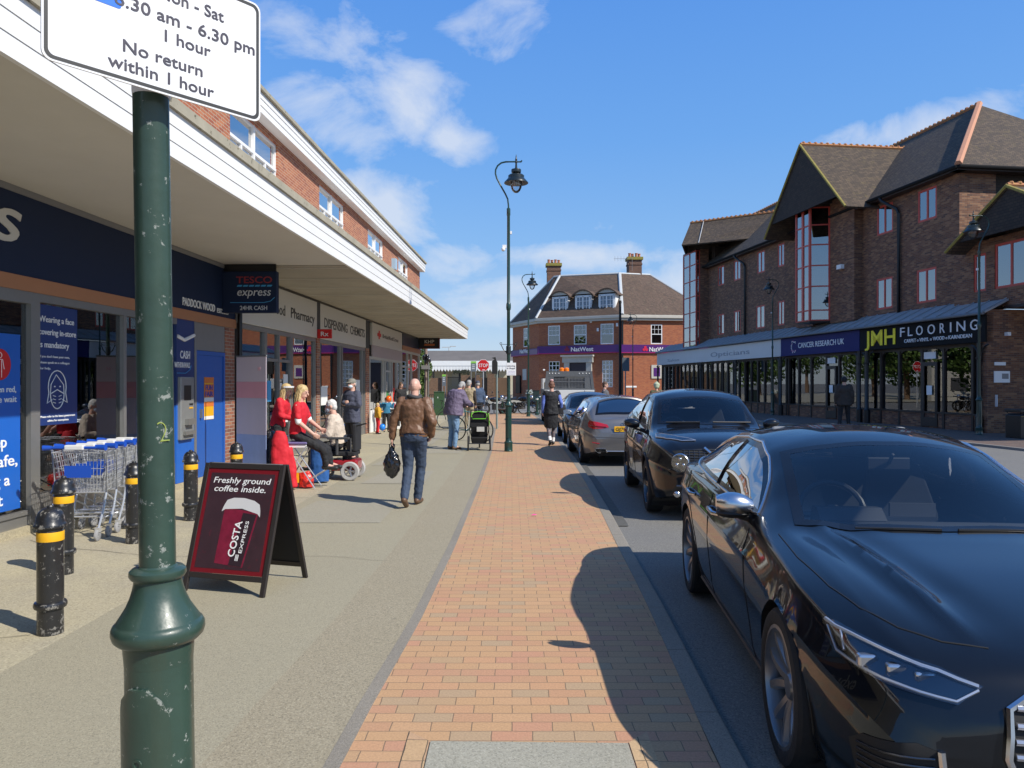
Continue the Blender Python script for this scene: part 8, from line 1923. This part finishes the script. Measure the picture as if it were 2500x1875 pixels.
# 2 seated blonde woman in red, facing right (+x world => rz = 90)
W2 = Vector((-3.47, 12.3, 0))
SEAT = .76
def seated(sz, dx=0, lean=0, feet=.3, kz=None): 
    kz = sz - .03 if kz is None else kz
    return dict(pel=(0, .02, sz + .11), wai=(0, .01 - lean * .4, sz + .26), che=(0, -.01 - lean, sz + .44), nec=(0, -lean * 1.5, sz + .62), hea=(0, -.03 - lean * 1.9, sz + .79),
        shl=(.17, -lean * 1.3, sz + .58), shr=(-.17, -lean * 1.3, sz + .58), ell=(.22, -.10 - lean, sz + .33), elr=(-.22, -.10 - lean, sz + .33), wrl=(.15, -.33, sz + .18), wrr=(-.15, -.33, sz + .18), hal=(.13, -.42, sz + .15), har=(-.13, -.42, sz + .15),
        hil=(.09, -.02, sz + .09), hir=(-.09, -.02, sz + .09), knl=(.10, -.44, kz), knr=(-.10, -.44, kz), anl=(.10, -.46 - dx, feet + .08), anr=(-.10, -.44 - dx, feet + .08), tol=(.10, -.62 - dx, feet + .03), tor=(-.10, -.60 - dx, feet + .03))
ps_ = seated(SEAT, .04, .02, .30, kz=.62); ps_.update(look=(-.15, -1, .03), elr=(-.21, -.06, 1.08), wrr=(-.14, -.28, .88), har=(-.12, -.37, .82))
p2_, Q2, _, _ = person('blonde woman in red T-shirt perched on a folding stool, facing the wheelchair', W2, R(90), 1.75, ps_, M_redc, M_blk, M_shk, ('long', M_hbl), M_skin2, .010, .95, sleeves='short', topfit=.016)
for s in 'lr': b = MB(); cap(b, Q2['sh' + s].lerp(Q2['el' + s], .70), Q2['el' + s], .056, .050); vox(b, 'sleeve', M_lit, p2_, .010, 2)
# stool
stl = empty('folding_stool', (W2.x + .02, W2.y, 0), R(90), 'folding metal stool with mauve cushion under the blonde woman in red', 'stool')
MB().box(-.19, .19, -.17, .17, SEAT - .045, SEAT - .005).build('cushion', mat('mauve_cushion', (.16, .13, .30), .8), stl, bevel=.015); MB().box(-.17, .17, -.16, .16, SEAT - .10, SEAT - .046).build('seat_base', M_lit, stl, bevel=.008)
for s in (-1, 1):
    q = MB(); q.tube([(s * .17, -.16, SEAT - .07), (s * .22, .26, .015)], .011, 8); q.build('leg', M_wire, stl, smooth=True); q = MB(); q.tube([(s * .15, .16, SEAT - .07), (s * .20, -.30, .015)], .011, 8); q.build('leg', M_wire, stl, smooth=True)
q = MB(); q.tube([(-.21, .22, .10), (.21, .22, .10)], .010, 6); q.tube([(-.19, -.22, .16), (.19, -.22, .16)], .010, 6); q.tube([(-.19, -.44, .30), (.19, -.44, .30)], .010, 6); q.tube([(-.19, -.22, .16), (-.19, -.44, .30)], .01, 6); q.tube([(.19, -.22, .16), (.19, -.44, .30)], .01, 6); q.build('stretcher', M_wire, stl, smooth=True)
# red coat over the back of a chair behind her
ct = empty('draped_coat', (-3.66, 12.05, 0), R(15), 'red coat draped down beside the folding stool to the ground', 'coat')
b = MB(); trunk(b, [((0, 0, .06), .17, .11), ((.0, 0, .30), .165, .12), ((-.02, 0, .55), .15, .11), ((-.03, 0, .80), .12, .09), ((-.02, 0, .93), .07, .06)], (1, 0, 0)); trunk(b, [((.16, -.02, .05), .07, .07), ((.15, -.02, .35), .075, .07), ((.08, 0, .66), .08, .07)], (1, 0, 0)); o = vox(b, 'coat_cloth', M_redc, ct, .011, 4); wrinkle(o, .05, .2)
sp_ = empty('folding_chair', (-3.68, 12.20, 0), R(15), 'metal folding chair hidden under the red coat', 'chair'); q = MB()
for s in (-1, 1): q.tube([(s * .13, .10, .01), (s * .13, -.02, .85)], .011, 6)
q.tube([(-.13, -.02, .85), (.13, -.02, .85)], .011, 6); q.tube([(-.13, .05, .42), (.13, .05, .42)], .011, 6); q.build('frame', M_wire, sp_)
tb = empty('blue_bag', (-3.27, 12.9, 0), R(8), 'tall blue fabric bag standing behind the stool', 'bag'); b = MB(); trunk(b, [((0, 0, .02), .15, .10), ((0, 0, .3), .16, .11), ((0, 0, .62), .15, .10)], (1, 0, 0)); o = vox(b, 'bag_body', cloth('blue_bag_cloth', (.02, .10, .32)), tb, .014, 2); wrinkle(o, .02, .08)
rbg = empty('red_bag', (-3.33, 12.25, 0), 0, 'small red and yellow carrier bag on the ground by the stool feet', 'bag'); b = MB(); trunk(b, [((0, 0, .02), .12, .09), ((0, 0, .12), .13, .09), ((-.03, 0, .26), .09, .06)], (1, 0, 0)); o = vox(b, 'bag_body', mat('red_plastic', (.62, .03, .02), .35), rbg, .012, 2); wrinkle(o, .03, .05); MB().box(-.15, -.09, -.11, -.08, .10, .26).build('yellow_patch', M_yel, rbg)
# 3 woman with visor behind the banner
ps_ = dict(pel=(0, .02, .93), che=(0, -.06, 1.26), nec=(0, -.10, 1.42), hea=(0, -.15, 1.575), shl=(.17, -.07, 1.38), shr=(-.17, -.07, 1.38), ell=(.20, -.12, 1.12), elr=(-.20, -.12, 1.12), wrl=(.10, -.34, 1.05), wrr=(-.10, -.34, 1.05), hal=(.06, -.42, 1.05), har=(-.06, -.42, 1.05), look=(0, -1, -.35))
p3_, Q3, _, _ = person('blonde woman in red with a clear face visor, half hidden by the banner', (-4.22, 13.7, 0), R(88), 1.74, ps_, M_redc, M_blk, M_shk, ('long', M_hbl), M_skin2, .011, .95, topfit=.016)
b = MB(); H0 = Q3['hea']; fw = Vector((0, -1, -.35)).normalized(); up = Vector((0, -.25, 1)).normalized()
pts = [tuple(H0 + Vector((.098 * math.sin(R(a)), 0, 0)) - Vector((0, 1, 0)) * .115 * math.cos(R(a)) + up * .05) for a in range(-110, 111, 20)]; b.loft([[p, tuple(Vector(p) + up * .03)] for p in pts], caps=False, closed=False); vb = b.build('visor_band', M_lit, p3_)
b = MB(); b.loft([[tuple(Vector(p) + up * .0), tuple(Vector(p) - up * .20 + fw * .03)] for p in pts[1:-1]], caps=False, closed=False); b.build('visor_shield', glassmat('clear_shield', (.9, .92, .94), .8, 1.4, .05, .08), vb, smooth=True)
bb_ = empty('handbag', (-3.80, 13.55, .92), 0, 'dark grey bag held in front by the woman with the visor', 'bag'); b = MB(); trunk(b, [((0, 0, -.12), .14, .09), ((.02, 0, .05), .16, .10), ((.08, 0, .15), .12, .07)], (1, 0, 0)); o = vox(b, 'bag_body', M_grc, bb_, .014, 2); wrinkle(o, .02, .08)
# 4 elderly person in a powered wheelchair facing left (rz = -90)
W4 = Vector((-2.96, 13.45, 0))
ps_ = seated(.52, .0, .05, .16, kz=.56); ps_.update(look=(.1, -1, -.18), wrl=(.13, -.34, .80), wrr=(-.13, -.34, .80), hal=(.08, -.42, .83), har=(-.08, -.42, .83), ell=(.23, -.12, .80), elr=(-.23, -.12, .80))
p4_, Q4, _, _ = person('white haired person in cream coat and patterned mask sitting in the wheelchair', W4 - Vector((.13, 0, 0)), R(-90), 1.72, ps_, M_cream, M_grc, M_shk, ('short', M_hwh), M_skin2, .011, 1.12, topfit=.028)
def maskon(t, P, look=None):
    H0 = P['hea']; upn = (P['hea'] - P['nec']).normalized(); lk = P['look'].normalized(); fw = (lk - upn * lk.dot(upn)).normalized(); hl = lk.cross(upn).normalized()
    b = MB(); ell(b, H0 + fw * .052 - upn * .048, upn, hl, (.058, .056, .046)); return vox(b, 'face_mask', M_mask, t, .008, 1)
maskon(p4_, Q4)
wc = empty('powered_wheelchair', (W4.x, W4.y, 0), R(-90), 'red and black powered wheelchair facing the seated woman', 'wheelchair')
MB().box(-.25, .25, -.28, .22, .42, .50).build('seat', M_blk, wc, bevel=.02); MB().box(-.24, .24, .17, .24, .50, .98).build('backrest', M_blk, wc, bevel=.02)
q = MB(); q.box(-.22, .22, -.22, .26, .16, .36); q.build('power_base', mat('red_enamel', (.32, .012, .02), .25, coat=.8), wc, bevel=.04); q = MB(); q.tube([(0, 0, .36), (0, 0, .42)], .05, 8); q.build('seat_post', M_black, wc)
for s in (-1, 1):
    q = MB(); q.box(s * .30 - .035, s * .30 + .035, -.24, .14, .72, .76); q.tube([(s * .30, .16, .5), (s * .30, .16, .74)], .015, 6); q.tube([(s * .30, -.08, .45), (s * .30, -.08, .72)], .03, 6); q.build('armrest', M_grc, wc, bevel=.01)
    wm = mat('pale_grey_tyre', (.40, .39, .37), .7)
    for yy, rr in ((.14, .165), (-.36, .105)):
        q = MB(); q.lathe([(rr * .62, -.03), (rr * .9, -.035), (rr, -.02), (rr, .02), (rr * .9, .035), (rr * .62, .03), (rr * .62, -.03)], (yy, rr), 28, 0); q.v = [(a + s * .27, b_, c) for a, b_, c in q.v]; wq = q.build('wheel', wm, wc, smooth=True)
        q = MB(); q.lathe([(rr * .64, -.022), (rr * .64, .022), (rr * .54, .022), (rr * .54, -.022), (rr * .64, -.022)], (yy, rr), 24, 0)
        for k in range(5): a = 2 * math.pi * k / 5; q.tube([(.02, yy, rr), (.02, yy + rr * .58 * math.cos(a), rr + rr * .58 * math.sin(a))], .014 if rr > .13 else .009, 5); q.tube([(-.02, yy, rr), (-.02, yy + rr * .58 * math.cos(a), rr + rr * .58 * math.sin(a))], .014 if rr > .13 else .009, 5)
        q.v = [(a + s * .27, b_, c) for a, b_, c in q.v]; q.build('rim', M_alloy, wq, smooth=True)
MB().box(-.18, .18, -.60, -.40, .10, .13).build('footplate', M_black, wc, bevel=.01); q = MB(); q.tube([(0, -.22, .30), (0, -.42, .14)], .03, 6); q.build('footplate_arm', mat('red_enamel', (0, 0, 0)), wc); q = MB(); q.tube([(-.2, .24, .95), (-.2, .34, .97)], .015, 6); q.tube([(.2, .24, .95), (.2, .34, .97)], .015, 6); q.build('push_handle', M_black, wc)
# 5 man with flat cap and mask, arms folded
ps_ = dict(ell=(.245, -.02, 1.19), wrl=(.03, -.17, 1.20), hal=(-.05, -.17, 1.21), elr=(-.245, -.02, 1.19), wrr=(-.03, -.19, 1.24), har=(.05, -.19, 1.25), hea=(0, .0, 1.64), look=(.15, -1, 0))
p5_, Q5, _, _ = person('man in grey flat cap, mask and navy coat standing with folded arms', (-3.55, 16.8, 0), R(-38), 1.79, ps_, M_navyc, M_hgc, M_shk, ('cap', cloth('grey_tweed', (.20, .19, .16))), M_skin2, .011, 1.08, topfit=.030, hem=.14); maskon(p5_, Q5)
# 6 children with balloons
p6_, Q6, _, _ = person('small fair child in yellow coat and red trousers by the charity shop', (-4.50, 25.4, 0), R(120), 1.05, dict(hea=(0, -.01, 1.60), ell=(.2, -.10, 1.2), wrl=(.12, -.28, 1.22), hal=(.1, -.34, 1.24)), M_yc, cloth('bright_red_cloth', (.7, .02, .03)), M_shk, ('short', M_hbl), M_skin2, .016, 1.15, topfit=.04, hem=.05); 
p7_, Q7, _, _ = person('boy in blue jacket holding up an orange balloon', (-4.36, 26.3, 0), R(15), 1.2, dict(elr=(-.3, -.05, 1.25), wrr=(-.34, -.1, 1.45), har=(-.35, -.1, 1.52), ell=(.3, -.05, 1.25), wrl=(.36, -.1, 1.45), hal=(.38, -.1, 1.52)), M_bluec, M_blk, M_shk, ('short', M_hbr), M_skin2, .015, 1.05, topfit=.03)
for px, py, Y, m_, lab in ((949, 974, 26.0, mat('orange_balloon', (.80, .13, .01), .25, coat=.3), 'orange balloon held up by the boy in blue'), (933.5, 1043, 25.1, mat('blue_balloon', (.02, .22, .75), .25, coat=.3), 'blue balloon held low by the child in yellow')):
    o = MB(); o.ball((0, 0, 0), (.105, .105, .115), 20, 12); o.lathe([(.012, -.115), (.02, -.13)], n=8); o = o.build('balloon', m_, smooth=True); o.location = ((px - 1250) / F_ * Y, Y, CH + (HZ - py) / F_ * Y); tagp(o, lab, 'balloon', 'balloons carried by the children')
p8_, *_ = person('long haired woman in dark coat beyond the children outside the charity shop', (-4.30, 29.3, 0), R(40), 1.72, dict(look=(.2, -1, 0)), M_blk, M_blk, M_shk, ('long', M_hbr), M_skin2, .014, 1.0, topfit=.03)
# 7 man in purple coat leaning over the bicycle, facing right
p9_, *_ = person('stooping man in purple quilted coat and pale jeans with his back turned', (-1.50, 19.35, 0), R(130), 1.80, dict(wai=(0, -.02, 1.10), che=(0, -.09, 1.30), nec=(0, -.17, 1.45), hea=(0, -.27, 1.565), shl=(.19, -.12, 1.40), shr=(-.19, -.12, 1.40), ell=(.23, -.26, 1.18), elr=(-.23, -.22, 1.18), wrl=(.15, -.48, 1.10), wrr=(-.15, -.45, 1.10), hal=(.12, -.56, 1.09), har=(-.12, -.53, 1.09), look=(0, -1, -.6)), M_purc, M_denim2, M_shb, ('short', M_hgrey), M_skin, .012, 1.30, topfit=.055, hem=.10)
p10_, *_ = person('man in beige waistcoat with dark sleeves standing beyond the pushchair', (-1.52, 26.8, 0), R(160), 1.80, {}, M_beige, M_beige, M_shw, ('short', M_hgrey), M_skin, .013, 1.1, sleeves='none', topfit=.03)
for s_ in (-1, 1): b = MB(); cap(b, (.19 * s_, .02, 1.38), (.235 * s_, .03, 1.15), .064, .055); cap(b, (.235 * s_, .03, 1.15), (.245 * s_, -.03, .92), .055, .042); vox(b, 'sleeve', M_dkb, p10_, .014, 2)
p11_, *_ = person('person in navy cap and blue jacket behind the man in the beige waistcoat', (-1.28, 28.2, 0), R(200), 1.78, {}, cloth('denim_jacket', (.05, .08, .14)), M_blk, M_shk, ('cap', M_navyc), M_skin, .014, 1.05, topfit=.03)
# 8 woman walking away beside the cars
p12_, Q12, _, _ = person('woman walking away in black gilet and skirt with white socks', (1.08, 20.7, 0), R(186), 1.74, dict(knl=(.09, -.02, .50), anl=(.07, .22, .14), tol=(.08, .12, .03), knr=(-.08, -.14, .50), anr=(-.06, -.10, .09), tor=(-.07, -.26, .04), elr=(-.25, .10, 1.17), wrr=(-.27, .0, .95), har=(-.27, -.06, .88)), M_blk, M_blk, M_shk, ('bun', mat('auburn_hair', (.16, .07, .04), .6, var=.3)), M_skin2, .011, 1.0, sleeves='none', legs='skirt', topfit=.035, hem=.10)
for s_ in 'lr':
    b = MB(); cap(b, Q12['sh' + s_], Q12['el' + s_], .062, .052); cap(b, Q12['el' + s_], Q12['wr' + s_], .052, .036); vox(b, 'sleeve', M_lblue, p12_, .012, 2)
    b = MB(); cap(b, Q12['kn' + s_], Q12['kn' + s_].lerp(Q12['an' + s_], .75), .060, .048); vox(b, 'legging', cloth('grey_legging', (.14, .12, .13)), p12_, .012, 2); b = MB(); cap(b, Q12['kn' + s_].lerp(Q12['an' + s_], .62), Q12['an' + s_], .050, .044); vox(b, 'sock', M_lit, p12_, .012, 2)
hb_ = empty('shoulder_bag', (1.34, 20.72, 1.0), R(10), 'black shoulder bag at the hip of the walking woman', 'bag'); b = MB(); trunk(b, [((0, 0, -.14), .13, .06), ((0, 0, .02), .14, .07), ((0, 0, .12), .11, .05)], (1, 0, 0)); vox(b, 'bag_body', M_blk, hb_, .014, 2); b = MB(); b.tube([(-.1, 0, .1), (-.2, .02, .42), (-.1, .0, .1)], .01, 5); b.build('strap', M_blk, hb_)
hc = MB(); hc.ball((0, 0, 0), (.05, .03, .03), 8, 6); o = hc.build('hair_clip', mat('pale_pink_clip', (.7, .4, .38), .6), p12_); o.location = tuple(Q12['hea'] + Vector((0, .05, .15)))
# 9 men near the truck and on the right pavement
p13_, *_ = person('young man in grey T-shirt standing in the road beside the white truck', (3.30, 26.9, RD), R(80), 1.80, dict(ell=(.25, -.05, 1.17), wrl=(.22, -.25, 1.05), hal=(.2, -.32, 1.03)), cloth('grey_tshirt', (.10, .10, .11)), M_grc, M_shk, ('short', M_hbr), M_skin2, .014, 1.05, sleeves='short')
p14_, *_ = person('person in a pale green headwrap seen beyond the black crossover', (5.42, 28.4, RD), R(170), 1.74, {}, cloth('olive_cloth', (.12, .12, .06)), M_grc, M_shk, ('scarf', cloth('pale_green_wrap', (.40, .44, .30))), M_skin, .014, 1.05, topfit=.03)
p15_, *_ = person('man in dark coat and hat walking past the charity shop across the road', ((2061 - 1250) / F_ * 27.3, 27.3, 0), R(165), 1.92, dict(knl=(.12, -.02, .50), anl=(.16, .08, .10), tol=(.17, -.06, .03), anr=(-.15, -.05, .09), tor=(-.17, -.2, .03), knr=(-.12, -.06, .5)), M_dkb, M_blk, M_shk, ('hood', M_blk), M_skin, .014, 1.12, topfit=.045, hem=.14)
# 10 driver in the crossover
dv = seated(.60, .12, -.06, .18, kz=.66); dv.update(wrl=(.16, -.48, .90), wrr=(-.16, -.48, .90), hal=(.14, -.55, .94), har=(-.14, -.55, .94))
ml = cb.t.matrix_basis @ Vector((2.28, .36, .10)); person('driver with pale hair sitting behind the wheel of the black crossover', ml, cb.t.rotation_euler[2] - R(90) , 1.66, dv, M_grc, M_blk, M_shk, ('short', M_hbl), M_skin2, .014, 1.0)
bpy.context.view_layer.update()
